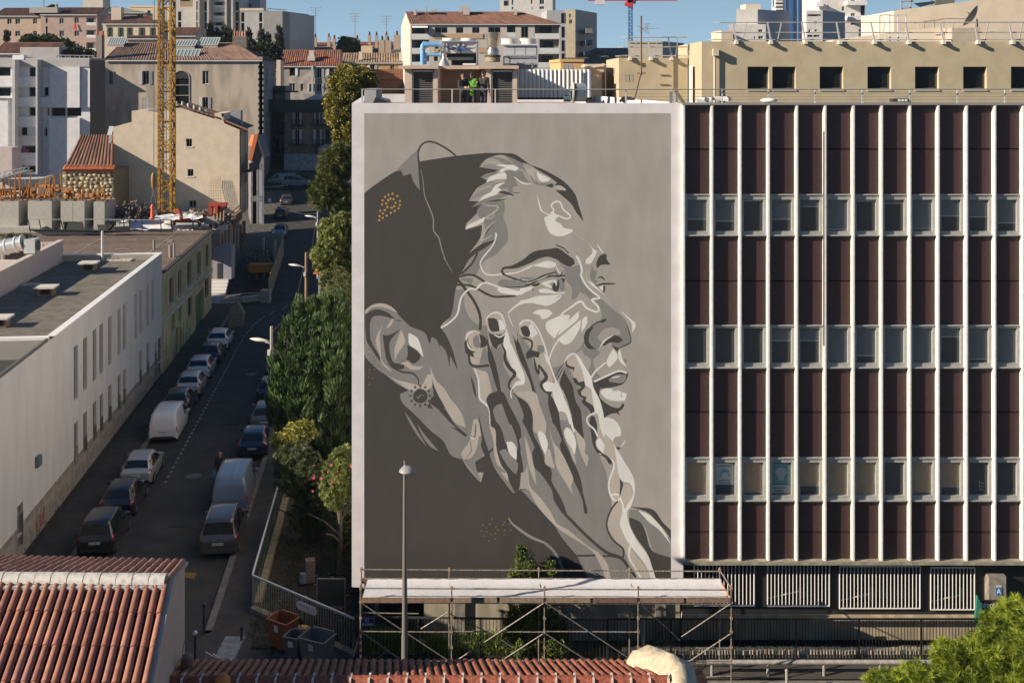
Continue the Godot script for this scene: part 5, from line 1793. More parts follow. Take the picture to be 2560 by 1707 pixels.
func yellow_building()->void:
	var da:=83.45
	var db:=106.8
	var t:=thing("yellow_building","two storey yellow stucco building with tall framed windows and a brown flat roof","building",V3(street_x(da),0,-da),TH)
	var L:=(db-da)/cos(TH)
	var H:=7.95
	var yel:=M(0.6,0.52,0.27,0.9,"stain",3.5,{"tall":true})
	var trim:=M(0.66,0.58,0.42,0.85,"stain",2.0)
	var U:=V3(0,0,-1)
	var N:=V3(1,0,0)
	var yx:=func(x:float)->float:return (wall_d(400+x/4.125)-da)/cos(TH)
	var holes:=[]
	for q in [[85,135],[163,215],[270,315],[378,415],[465,500]]:
		var u:float=yx.call(q[0])
		holes.append([u,5.0,yx.call(q[1])-u,2.0,"w"])
	for q in [[122,152,2.7,1.6],[188,218,2.9,1.5],[285,330,2.2,1.7],[460,495,2.2,1.7]]:
		var u:float=yx.call(q[0])
		holes.append([u,q[2],yx.call(q[1])-u,q[3],"w"])
	for q in [[160,183,0.1,2.5],[198,216,0.1,2.2]]:
		var u:float=yx.call(q[0])
		holes.append([u,q[2],yx.call(q[1])-u,q[3],"d"])
	var mb:=MB.new()
	var ug:float=yx.call(365)
	var gate:=[ug,0.0,yx.call(445)-ug,3.4]
	wall(mb,V3(0,0,0),U,N,L,H,holes+[gate],0.25)
	mb.quad(V3(0,0,-L),V3(-30,0,-L),V3(-30,H,-L),V3(0,H,-L))
	mb.quad(V3(-30,0,0),V3(0,0,0),V3(0,H,0),V3(-30,H,0))
	part(t,"wall",mb,yel)
	for h in holes:window(t,Vector3.ZERO,U,N,h,0.25,M(0.16,0.12,0.08))
	var g:=MB.new()
	g.boxat(-0.3,0,-gate[0]-gate[2],-0.25,3.4,-gate[0])
	part(t,"green_gate",g,M(0.16,0.25,0.09,0.7,"dirt",2.0))
	var tr:=MB.new()
	tr.boxat(-0.05,4.1,-L,0.12,4.4,0); tr.boxat(-0.05,H-0.2,-L,0.16,H,0)
	for h in holes.slice(0,5):
		for e in [-0.16,h[2]]:tr.boxat(0,4.9,-h[0]-e-0.16,0.06,7.2,-h[0]-e)
		tr.boxat(0,4.75,-h[0]-h[2]-0.2,0.14,4.95,-h[0]+0.2)
	for k in 6:tr.boxat(0,4.4,-2.2-k*3.9,0.05,H-0.2,-1.9-k*3.9)
	part(t,"stucco_trim",tr,trim)
	var df:=MB.new()
	for i in 40:
		var u:=rf(0.5,12.0)
		var y:=rf(0.2,1.8)
		df.bar(V3(0.01,y,-u),V3(0.01,y+rf(0.2,0.8),-u+rf(-0.3,0.3)),0.008,0.12)
	part(t,"green_graffiti",df,M(0.2,0.33,0.12))
	var sg:=MB.new()
	for k in 11:sg.boxat(0.121,4.15+rf(0,0.02),-ug-0.7-k*0.32,0.125,4.37,-ug-0.5-k*0.32)
	part(t,"worn_red_lettering",sg,M(0.35,0.09,0.06))
	var fm:=[M(0.17,0.115,0.082,0.95,"asphalt",3.0),M(0.15,0.102,0.075,0.95,"asphalt",3.0),M(0.185,0.13,0.095,0.95,"asphalt",3.0)]
	var z:=0.0
	var k:=0
	while z<L-0.01:
		var s:=MB.new()
		s.boxat(-29.8,H,-minf(z+1.9,L-0.05),-0.1,H+0.06+rf(0,0.02),-z)
		part(t,"felt_strip",s,fm[k%3])
		z+=1.9; k+=1+rng.randi()%2
	var laps:=MB.new()
	for i in 26:
		var xx:=rf(-24,-1.5)
		var zz:=-rf(2,L-1)
		laps.boxat(xx,H+0.085,zz,xx+rf(0.5,1.4),H+0.095,zz+0.1)
	for i in 4:laps.boxat(-3.0-i*6,H+0.085,-L+0.5,-2.94-i*6,H+0.092,-0.5)
	part(t,"pale_patches",laps,M(0.42,0.38,0.33,0.9))
	var ed:=MB.new()
	ed.boxat(-0.15,H+0.02,-L,0.2,H+0.12,0)
	part(t,"dark_eave",ed,M(0.04,0.035,0.03,0.8))
	for q in [[1410,820,735,"slender grey flue pipe",0.1],[1560,890,780,"stubby twin flue pipe",0.14]]:
		var d:=(EYE-8.02)*F/(cy("g",q[1])-195.0)
		var m:=MB.new()
		m.tube([Vector3.ZERO,V3(0,(q[1]-q[2])/3.672/F*d,0)],q[4],-1,10)
		if q[4]>0.12:
			m.tube([V3(0.35,0,0.1),V3(0.35,1.1,0.1)],0.08,-1,8); m.box(V3(0,1.3,0),V3(0.5,0.15,0.4))
		solo("flue_pipe",m,M(0.3,0.28,0.25,0.5,"",1.0,{"metal":0.3}),q[3]+" on the brown felt roof","flue","",V3(px(cx("g",q[0]),d),8.02,-d))
func construction_site()->void:
	var conc:=M(0.42,0.4,0.35,0.9,"plaster",3.0)
	var s:=thing("construction_deck","unfinished concrete deck of the building site behind the brown felt roof","building",V3(street_x(112.3),0,-112.3),TH)
	var dk:=MB.new()
	dk.boxat(-42,7.0,-14,0.1,7.25,0.4)
	part(s,"slab",dk,conc)
	var U:=V3(0,0,-1)
	var holes:=[[0.9,4.7,1.2,1.9,"w"],[3.0,4.7,1.2,2.1,"w"],[5.6,4.7,1.2,1.9,"w"],[5.0,0.2,1.2,2.6,"d"],[9.5,4.4,1.2,2.1,"d"],[12.0,0.6,1.1,5.5,"d"]]
	var mb:=MB.new()
	wall(mb,Vector3.ZERO,U,Vector3.RIGHT,14.6,7.0,holes,0.25)
	mb.quad(V3(-5,0,0),V3(0,0,0),V3(0,7,0),V3(-5,7,0))
	part(s,"wall",mb,M(0.36,0.29,0.22,0.9,"stain",3.0,{"tall":true}))
	for h in holes:window(s,Vector3.ZERO,U,Vector3.RIGHT,h,0.25,M(0.12,0.1,0.08))
	var ed:=MB.new()
	for i in 9:ed.bar(V3(0.15,7.3,-i*1.6),V3(0.15,8.2,-i*1.6),0.06)
	for y in [7.75,8.2]:ed.bar(V3(0.15,y,0),V3(0.15,y,-14),0.05,0.12)
	part(s,"edge_rail",ed,M(0.35,0.27,0.18))
	var ch:=MB.new()
	ch.boxat(0.0,6.6,-14.4,0.35,7.6,-9.0)
	part(s,"hanging_debris",ch,M(0.28,0.19,0.09,0.9,"dirt",0.8))
	var bl:=[[-40,165,380],[250,470,378],[552,770,380],[855,955,385]]
	var txt:=["leftmost grey concrete wall block, cut by the picture edge","square grey concrete wall block second from the picture edge","grey concrete wall block with a central joint, third in the row","narrow grey concrete wall block beside the site debris"]
	for i in 4:
		var a:=C("g",bl[i][0],640,109)
		var b:=C("g",bl[i][1],bl[i][2],109)
		var t:=thing("concrete_block",txt[i],"concrete block",V3((a.x+b.x)*0.5,a.y,-109),0.0,"concrete wall blocks of the building site")
		var m:=MB.new()
		m.boxat(-(b.x-a.x)*0.5,0,-3.2,(b.x-a.x)*0.5,b.y-a.y,0)
		part(t,"block",m,conc)
		var c:=MB.new()
		for k in 8:c.box(V3(rf(-1,1)*(b.x-a.x)*0.5,b.y-a.y+0.08,-0.3-rf(0,0.5)),V3(rf(0.3,0.8),0.15,0.3))
		part(t,"crumbled_top",c,M(0.25,0.2,0.15,1.0,"dirt",1.0))
		if i==2:
			var j:=MB.new()
			j.boxat(-0.02,0.3,0.0,0.02,b.y-a.y-0.1,0.006)
			part(t,"joint",j,M(0.24,0.23,0.2))
	var low:=MB.new()
	low.boxat(-60,6.0,-112,px(cx("g",380),108),py(cy("g",618),108),-108)
	low.boxat(-60,8.0,-112.5,px(260,112),py(500,112),-112.3)
	solo("concrete_low_wall",low,conc,"long smooth concrete retaining wall under the row of blocks","wall")
	var fo:=thing("orange_formwork","tangled orange steel formwork panels lying on the concrete blocks","formwork",C("g",500,360,111))
	var orange:=M(0.55,0.2,0.02,0.6,"dirt",1.5)
	var fb:=MB.new()
	var o:=fo.position
	for q in [[-40,355,300,335],[200,350,620,330],[600,350,1020,345],[0,275,240,265],[305,235,560,235],[430,260,700,300],[250,320,480,318],[700,330,900,310],[860,350,1000,330],[60,310,180,300]]:
		fb.bar(C("g",q[0],q[1],111+rf(-0.6,0.6))-o,C("g",q[2],q[3],111+rf(-0.6,0.6))-o,0.16,0.2)
	for i in 46:
		var gx:=rf(-20,1000)
		var p:=C("g",gx,345,111+rf(-0.9,0.9))-o
		fb.bar(p,p+V3(rf(-0.3,0.3),rf(0.5,2.6)*(0.45 if gx>700 else 1.0),rf(-0.2,0.2)),0.09)
	part(fo,"beams",fb,orange)
	for q in [[195,330,250,355],[480,560,260,300],[600,660,250,350]]:
		var pb:=MB.new()
		pb.quad(C("g",q[0],q[3],111.8)-o,C("g",q[1],q[3],111.8)-o,C("g",q[1],q[2],112)-o,C("g",q[0],q[2],112)-o)
		part(fo,"panel",pb,M(0.38,0.15,0.03,0.7,"dirt",1.0))
	var sh:=MB.new()
	sh.boxat(px(276,118),7.2,-119,px(360,118),py(520,118),-117.5)
	solo("site_wall",sh,M(0.22,0.21,0.21,0.9,"stain",2.0),"grey shaded block wall behind the building site debris","wall")
	var pile:=[["debris_pile","dark heap of scrap and twisted steel under the crane hook",1050,1430,390,520,M(0.09,0.075,0.07,0.8),90],["scrap_pile","heap of brown timber and steel scraps right of the crane foot",1760,2130,470,540,M(0.22,0.15,0.11,0.9),80]]
	for q in pile:
		var dd:=113.0
		var t:=thing(q[0],q[1],"debris",C("g",(q[2]+q[3])*0.5,q[5]+20,dd))
		var mat_list:Array[Material]=[q[6],M(0.3,0.24,0.18,0.9),M(0.24,0.07,0.05,0.7)]
		for mi in 3:
			var m:=MB.new()
			for i in q[7]/(1+mi*2):
				var f:=rng.randf()
				var p:=C("g",lerpf(q[2],q[3],f),q[5]+15-rng.randf()*(q[5]-q[4])*sin(PI*clampf(f*0.8+0.2,0.1,0.95)),dd+rf(-1.5,1.5))-t.position
				m.bar(p,p+rv(0.9),rf(0.05,0.2),rf(0.05,0.25))
			part(t,"scrap",m,mat_list[mi],true)
	var tar:=[[1000,1180,545,560,0.35],[1190,1560,560,640,0.4],[1420,1640,500,545,0.5],[1590,1770,600,655,0.5],[1680,1860,490,540,0.4]]
	var tn:=["long white sheet lying along the site edge","wide crumpled white tarpaulin behind the black roof railing","white tarpaulin spread at the crane foot","bundled white sheet at the corner of the felt roof","white boards stacked right of the red crane base"]
	for i in tar.size():
		var q:Array=tar[i]
		var rows:=[]
		for r in 5:
			var row:Array[Vector3]=[]
			for c in 9:row.append(C("g",lerpf(q[0],q[1],c/8.0),lerpf(q[3],q[2],r/4.0),108.5+i*0.3+r*0.7)+rv(0.12))
			rows.append(row)
		var m:=MB.new()
		m.grid(rows)
		solo("tarpaulin",m,M(0.72,0.7,0.7,0.8,"plaster",1.0,{"cull":1}),tn[i],"tarpaulin","white sheets on the building site")
	var red:=M(0.35,0.04,0.025,0.6)
	var rt:=thing("red_props","stack of red steel shuttering props under a red beam","props",C("h",380,570,112))
	var rm:=MB.new()
	for i in 5:rm.box(C("h",318+i*26,520,112+rf(-0.4,0.4))-rt.position,V3(0.32,2.2,0.4))
	rm.bar(C("h",300,408,112)-rt.position,C("h",465,405,112)-rt.position,0.5,0.35)
	part(rt,"props",rm,red)
	var wd:=MB.new()
	for i in 4:wd.bar(C("h",340+i*30,560,111)-rt.position,C("h",350+i*30,420,112)-rt.position,0.1)
	part(rt,"timber",wd,M(0.4,0.28,0.14))
	var rb:=thing("red_skip","low red open skip beside the crane foot","skip",C("h",30,560,112.5))
	var rs:=MB.new()
	rs.bar(C("h",-15,545,112.5)-rb.position,C("h",140,550,112.5)-rb.position,0.8,0.5)
	rs.bar(C("h",-10,500,113)-rb.position,C("h",40,480,113)-rb.position,0.7,1.0)
	part(rb,"body",rs,M(0.4,0.09,0.03,0.6))
	var co:=MB.new()
	co.lathe([Vector2(0.32,0),Vector2(0.32,0.05),Vector2(0.2,0.1),Vector2(0.16,0.9),Vector2(0.2,1.1),Vector2(0.1,1.35),Vector2(0.0,1.4)],10)
	solo("orange_marker",co,M(0.75,0.12,0.05,0.6),"slim orange red marker post beside the debris heap","marker","",C("g",1395,535,110))
	for i in 3:
		var wb:=MB.new()
		wb.box(Vector3.ZERO,V3(2.6-i*0.5,0.7,1.4))
		wb.box(V3(0,0.38,0),V3(2.3-i*0.5,0.06,1.2))
		solo("site_crate",wb,M(0.45,0.44,0.43,0.8,"dirt",1.0),["white site crate right of the red skip","grey site crate beside the scrap heap","small pale crate near the site's street edge"][i],"crate","",C("h",110+i*120,520+i*15,114-i))
	var cage:=MB.new()
	for i in 6:cage.tube([C("h",300+i*22,390,126.3),C("h",300+i*20,220-absf(i-2.5)*4,126.5),C("h",330+i*16,150,126.6)],0.02,-1,4,false)
	for j in 9:cage.tube([C("h",300+j*2,380-j*24,126.4),C("h",420-j*2,380-j*25,126.4)],0.02,-1,4,false)
	solo("wire_mesh",cage,M(0.3,0.24,0.17),"rusty bent reinforcing mesh leaning on the cream gable wall","reinforcing mesh")
	var rl:=thing("roof_railing","black roof edge railing with dark panels behind the brown felt roof","railing",C("g",900,690,103))
	var blk:=M(0.015,0.015,0.016,0.5)
	var ro:=rl.position
	var top:=MB.new()
	top.bar(C("g",252,543,103)-ro,C("g",630,545,103)-ro,0.07); top.bar(C("g",715,543,103)-ro,C("g",1575,552,103)-ro,0.07)
	part(rl,"top_rail",top,M(0.3,0.3,0.3,0.4))
	for q in [[252,275],[352,378],[525,530],[550,585],[980,990],[1130,1140],[1180,1190],[1468,1478],[1565,1578],[1300,1302]]:
		var pb:=MB.new()
		pb.bar(C("g",q[0],545,103)-ro,C("g",q[1],665,103)-ro,0.07)
		part(rl,"post",pb,blk)
	var base:=MB.new()
	base.quad(C("g",265,640,103.1)-ro,C("g",400,690,102.6)-ro,C("g",1180,655,103.1)-ro,C("g",1180,640,103.1)-ro)
	base.quad(C("g",400,690,102.6)-ro,C("g",800,680,102.6)-ro,C("g",1180,662,102.7)-ro,C("g",1180,652,103.1)-ro)
	base.bar(C("g",265,640,103)-ro,C("g",1575,655,103)-ro,0.2,0.1)
	part(rl,"base",base,blk)
	for q in [[572,755,565,655],[885,1040,592,655]]:
		var pb:=MB.new()
		pb.quad(C("g",q[0]+15,q[3],103)-ro,C("g",q[1]+20,q[3],103)-ro,C("g",q[1],q[2],103.2)-ro,C("g",q[0],q[2],103.2)-ro)
		part(rl,"panel",pb,M(0.013,0.014,0.014,0.7))
	var st:=thing("white_steps","flight of white painted steps between the yellow building and the site wall","steps",C("h",355,1325,109.5))
	var sm:=M(0.6,0.58,0.56,0.7)
	for i in 8:
		var m:=MB.new()
		var y0:=C("h",0,1325,109.5).y-st.position.y+i*0.27
		m.boxat(-0.9,y0-0.3,-0.3-i*0.3,0.75,y0+0.16,-i*0.3)
		part(st,"step",m,sm)
	var wh:=MB.new()
	wh.boxat(-0.9,2.0,-4.0,0.95,5.3,-2.6)
	part(st,"grey_wall",wh,M(0.3,0.3,0.34,0.9))
	var ld:=MB.new()
	ld.boxat(-0.8,7.0,-3.2,0.6,7.5,-2.0)
	part(st,"porch_slab",ld,M(0.6,0.55,0.48))
	var dr:=MB.new()
	dr.boxat(-0.45,2.0,-2.6,0.0,3.6,-2.55)
	part(st,"door",dr,M(0.03,0.03,0.03))
	var hd:=thing("site_hoarding","tall beige panel hoarding running up the street edge of the yard","fence",V3(px(671,110),gy(110),-110))
	var hx:=px(671,110)
	for i in 9:
		var d:=110.0+i*1.95
		var xa:=lerpf(hx,-26.06,(d-110)/17.0)-hx
		var xb:=lerpf(hx,-26.06,(d+1.95-110)/17.0)-hx
		var m:=MB.new()
		var g0:=gy(d)-gy(110)
		m.quad(V3(xa,g0,110-d),V3(xb,g0+0.15,110-d-1.9),V3(xb,g0+2.5,110-d-1.9),V3(xa,g0+2.3,110-d))
		m.bar(V3(xa,g0,110-d),V3(xa,g0+2.4,110-d),0.1)
		part(hd,"panel",m,[M(0.4,0.34,0.25,0.8,"stain",2.0),M(0.35,0.3,0.22,0.8,"stain",2.0)][i%2])
	var po:=MB.new()
	po.boxat(-0.75,0,-0.5,0.15,1.2,0.4)
	part(hd,"concrete_foot",po,M(0.5,0.43,0.32,0.9,"stain",1.0))
	var yd:=thing("yard_clutter","dark jumble of pipes, timber and a yellow barrow in the fenced yard","debris",C("h",740,1000,120))
	for mi in 3:
		var m:=MB.new()
		for i in 30:
			var p:=C("h",rf(660,860),rf(830,1010),121+rf(-2,2))-yd.position
			m.bar(p,p+rv(0.8),rf(0.06,0.25))
		part(yd,"scrap",m,[M(0.12,0.1,0.09),M(0.24,0.17,0.1),M(0.14,0.15,0.18)][mi],true)
	var br:=MB.new()
	br.box(C("h",780,985,116)-yd.position,V3(2.4,0.8,1.4))
	for e in [-1,1]:br.bar(C("h",780+e*40,1000,116)-yd.position,C("h",770+e*30,1090,116)-yd.position,0.2)
	part(yd,"yellow_hopper",br,M(0.3,0.13,0.02,0.7))
	for q in [[905,735,920],[800,710,900],[835,830,930]]:
		var m:=MB.new()
		m.bar(C("h",q[0],q[2],121),C("h",q[0],q[1],121),0.28 if q[0]==905 else 0.2)
		solo("yard_post",m,M(0.42,0.34,0.25),["tallest pale timber post","slim dark post","short reddish post"][[905,800,835].find(q[0])]+" standing in the fenced yard","post")
	var wl:=MB.new()
	wl.boxat(px(cx("h",640),128),gy(128),-128.2,px(cx("h",985),128),gy(128)+2.6,-128)
	for i in 16:wl.boxat(px(cx("h",640+i*21),128),gy(128),-128,px(cx("h",645+i*21),128),gy(128)+2.6,-127.95)
	solo("yard_back_fence",wl,M(0.3,0.29,0.24,0.8),"pale boarded fence closing the back of the yard","fence")
	var kb:=thing("yard_barrier","low white concrete barrier blocks across the yard entrance","barrier",C("h",600,1310,109.6))
	for q in [[410,590,1300],[600,770,1280]]:
		var m:=MB.new()
		m.bar(C("h",q[0],q[2],109.6)-kb.position,C("h",q[1],q[2]-18,109.9)-kb.position,0.5,0.55)
		part(kb,"block",m,M(0.55,0.5,0.42,0.9,"stain",1.0))
	var bd:=MB.new()
	bd.prism(PackedVector2Array([Vector2(-0.6,0),Vector2(0.55,0.1),Vector2(0.75,1.2),Vector2(0.1,2.3),Vector2(-0.55,1.5)]),-0.35,0.35)
	solo("boulder",bd,M(0.34,0.28,0.2,1.0,"stain",1.0),"tall pale boulder standing at the junction by the pavement","boulder","",C("h",548,1530,97))
func cream_gable_house()->void:
	var d:=127.0
	var cream:=M(0.62,0.52,0.4,0.9,"plaster",7.0)
	var ax:=func(x:float,y:float)->Vector2:
		var p:=C("a",x,y,d)
		return Vector2(p.x,p.y)
	var poly:=PackedVector2Array()
	for q in [[1035,1990],[1035,1165],[1205,1118],[1205,1018],[1330,1010],[1410,1035],[1470,1032],[1560,1000],[1640,985],[1966,1090],[1966,1040],[2051,1040],[2055,1130],[2196,1190],[2196,1990]]:poly.append(ax.call(q[0],q[1]))
	var o:Vector2=ax.call(1035,1990)
	var t:=thing("cream_gable_house","cream rendered house with a stepped gable and small windows behind the yellow crane","house",V3(o.x,o.y,-d))
	var holes:=[[1703,1272,1758,1345],[1716,1551,1771,1617],[1731,1839,1796,1907]]
	var mb:=MB.new()
	var xs:=[1035,1205,1560,1703,1716,1731,1758,1771,1796,1966,2055,2196]
	var topat:=func(x:float)->float:
		for i in range(1,poly.size()-2):
			var a:Vector2=poly[i]
			var b:Vector2=poly[i+1]
			if x>=a.x-1e-4 and x<=b.x+1e-4 and b.x-a.x>1e-3:return lerpf(a.y,b.y,(x-a.x)/(b.x-a.x))
		return 0.0
	for i in xs.size()-1:
		var xa:float=ax.call(xs[i],0).x
		var xb:float=ax.call(xs[i+1],0).x
		var sub:=3
		for s in sub:
			var u0:=lerpf(xa,xb,s/float(sub))
			var u1:=lerpf(xa,xb,(s+1)/float(sub))
			var lo:=o.y
			for hi in [2,1,0]:
				var h:Array=holes[hi]
				if xs[i]>=h[0] and xs[i+1]<=h[2]:
					var hy0:float=ax.call(0,h[3]).y
					mb.quad(V3(u0-o.x,lo-o.y,0),V3(u1-o.x,lo-o.y,0),V3(u1-o.x,hy0-o.y,0),V3(u0-o.x,hy0-o.y,0))
					lo=ax.call(0,h[1]).y
			mb.quad(V3(u0-o.x,lo-o.y,0),V3(u1-o.x,lo-o.y,0),V3(u1-o.x,topat.call(u1-1e-3)-o.y,0),V3(u0-o.x,topat.call(u0+1e-3)-o.y,0))
	var back:=V3(-0.9,0,-8)
	for i in range(1,poly.size()-1):
		var a:=V3(poly[i].x-o.x,poly[i].y-o.y,0)
		var b:=V3(poly[i+1].x-o.x,poly[i+1].y-o.y,0)
		mb.quad(a,b,b+back,a+back)
	mb.quad(back,Vector3.ZERO,V3(0,poly[1].y-o.y,0),V3(0,poly[1].y-o.y,0)+back)
	part(t,"gable_wall",mb,cream)
	for h in holes:
		var a:Vector2=ax.call(h[0],h[3])
		var b:Vector2=ax.call(h[2],h[1])
		window(t,Vector3.ZERO,Vector3.RIGHT,Vector3.BACK,[a.x-o.x,a.y-o.y,b.x-a.x,b.y-a.y,"w"],0.25,M(0.6,0.57,0.5))
		var sill:=MB.new()
		sill.boxat(a.x-o.x-0.15,a.y-o.y-0.12,0,b.x-o.x+0.15,a.y-o.y,0.06)
		part(t,"sill",sill,M(0.66,0.6,0.5))
	var w:float=ax.call(2196,0).x-o.x
	var h2:float=ax.call(0,1190).y-o.y
	var sd:=MB.new()
	var rh:=[[1.0,h2-3.2,1.1,2.6,"c"],[3.3,h2-3.2,1.1,2.6,"c"],[5.6,h2-3.2,1.1,2.6,"c"],[1.0,h2-9.0,1.1,2.4,"d"],[3.4,h2-9.0,1.1,2.4,"d"],[5.6,h2-9.0,1.1,2.4,"d"],[1.0,h2-13.4,1.1,2.4,"d"],[4.4,h2-13.4,1.1,2.4,"d"]]
	var bd:=back.normalized()
	var rn:=bd.cross(Vector3.UP)
	wall(sd,V3(w,0,0)+bd*0.02,bd,rn,8.0,h2,rh,0.25)
	part(t,"street_wall",sd,M(0.3,0.22,0.14,0.9,"stain",3.0,{"tall":true}))
	for q in rh:window(t,V3(w,0,0)+bd*0.02,bd,rn,q,0.25,M(0.34,0.3,0.25))
	var bal:=MB.new()
	bal.box(V3(w+0.4,h2-4.9,-4),V3(0.8,0.15,5)); bal.box(V3(w+0.75,h2-4.4,-4),V3(0.05,0.9,5))
	part(t,"balcony",bal,M(0.05,0.045,0.04))
	var rb:=MB.new()
	var rp:=func(x:float,y:float)->Vector3:return V3(ax.call(x,y).x-o.x,ax.call(x,y).y-o.y,0)
	for q in [[1640,985,1966,1090],[2055,1125,2250,1205]]:
		var a:Vector3=rp.call(q[0],q[1]-12)
		var b:Vector3=rp.call(q[2],q[3]-12)
		rb.roof(b+V3(0,0.1,0.25),b+back+V3(0,0.1,0),a+back+V3(0,0.1,0),a+V3(0,0.1,0.25),0.35,rng,0.09)
		rb.roof(a+back*0.99+V3(0,0.08,0),a+V3(0,0.08,0.3),a+V3(0,0.2,0.3),a+back*0.99+V3(0,0.2,0),0.6,rng)
		for k in 9:
			var p:=a.lerp(b,k/8.0)
			rb.tube([p+V3(0,0.12,0.1),p+V3(0.3,0.02,0.1)],0.12,-1,6)
	part(t,"roof",rb,M(0.26,0.16,0.11,0.9,"",1.0,{"vc":true}))
	var ch:=MB.new()
	ch.box(rp.call(2080,1080)+V3(0.6,0,-2.0),V3(1.2,1.6,1.0))
	part(t,"grey_flue_box",ch,M(0.25,0.26,0.27,0.6))
	for i in 5:
		var m:=MB.new()
		var p:Vector3=rp.call(1600+i*55,975+maxf(0,i-1)*17)
		m.tube([p+V3(0,0.1,-0.8),p+V3(0,0.55,-0.8)],0.2,0.12,7)
		m.bar(p+V3(0.1,0.2,-0.9),p+V3(0.7,0.1,-0.9),0.2)
		part(t,"ridge_pot",m,M(0.4,0.36,0.3,0.8))
func crane()->void:
	var d:=115.0
	var base:=C("a",1527,2290,d)
	var t:=thing("tower_crane","yellow lattice tower crane mast rising in front of the cream gable","crane",V3(base.x,7.2,-d))
	var top:=py(-60,d)-7.2
	var w:=108/3.672/F*d*0.5
	var yel:=M(0.5,0.25,0.015,0.5,"dirt",3.0)
	for s in [[-1,-1],[1,-1],[1,1],[-1,1]]:
		var m:=MB.new()
		m.bar(V3(s[0]*w,0,s[1]*w),V3(s[0]*w,top,s[1]*w),0.24)
		part(t,"leg",m,yel)
	var step:=2.05
	var y:=0.2
	var k:=0
	while y<top:
		var m:=MB.new()
		var y1:=minf(y+step*0.5,top)
		var c:=[V3(-w,0,-w),V3(w,0,-w),V3(w,0,w),V3(-w,0,w)]
		for f in 4:
			var a:Vector3=c[f]
			var b:Vector3=c[(f+1)%4]
			if k%2==0:m.bar(a+V3(0,y,0),b+V3(0,y1,0),0.075)
			else:m.bar(b+V3(0,y,0),a+V3(0,y1,0),0.075)
			if k%4==0:m.bar(a+V3(0,y,0),b+V3(0,y,0),0.09)
		part(t,"lattice_brace",m,yel)
		y=y1; k+=1
		if y1>=top-0.01:break
	var lad:=MB.new()
	for e in [-0.18,0.18]:lad.bar(V3(-0.2+e,0,0.1),V3(-0.2+e,top,0.1),0.05)
	for i in int(top/0.4):lad.bar(V3(-0.38,i*0.4,0.1),V3(-0.02,i*0.4,0.1),0.03)
	part(t,"ladder",lad,M(0.03,0.03,0.03))
	for i in 8:
		var m:=MB.new()
		m.box(V3(0.05,1.5+i*3.1,-0.1),V3(0.75,0.08,0.9))
		part(t,"landing",m,M(0.05,0.04,0.03))
	var hk:=thing("crane_hook","crane hook block hanging on a thin cable beside the yellow mast","hook",C("g",1405,330,113))
	var cb:=MB.new()
	cb.tube([C("g",1408,150,113)-hk.position,C("a",1412,-60,113)-hk.position],0.03,-1,5)
	part(hk,"cable",cb,M(0.06,0.06,0.06))
	var blk:=MB.new()
	blk.lathe([Vector2(0.0,-0.9),Vector2(0.22,-0.6),Vector2(0.28,0.1),Vector2(0.2,0.7),Vector2(0.0,1.0)],8,Transform3D(Basis(),C("g",1405,195,113)-hk.position))
	part(hk,"block",blk,M(0.25,0.13,0.03,0.5))
	var sl:=MB.new()
	sl.tube([C("g",1405,225,113)-hk.position,C("g",1405,290,113)-hk.position],0.05,-1,5)
	for e in [1385,1425]:sl.tube([C("g",1405,290,113)-hk.position,C("g",e,360,113)-hk.position,C("g",e,400,113)-hk.position],0.03,-1,5)
	part(hk,"sling",sl,M(0.2,0.2,0.2))
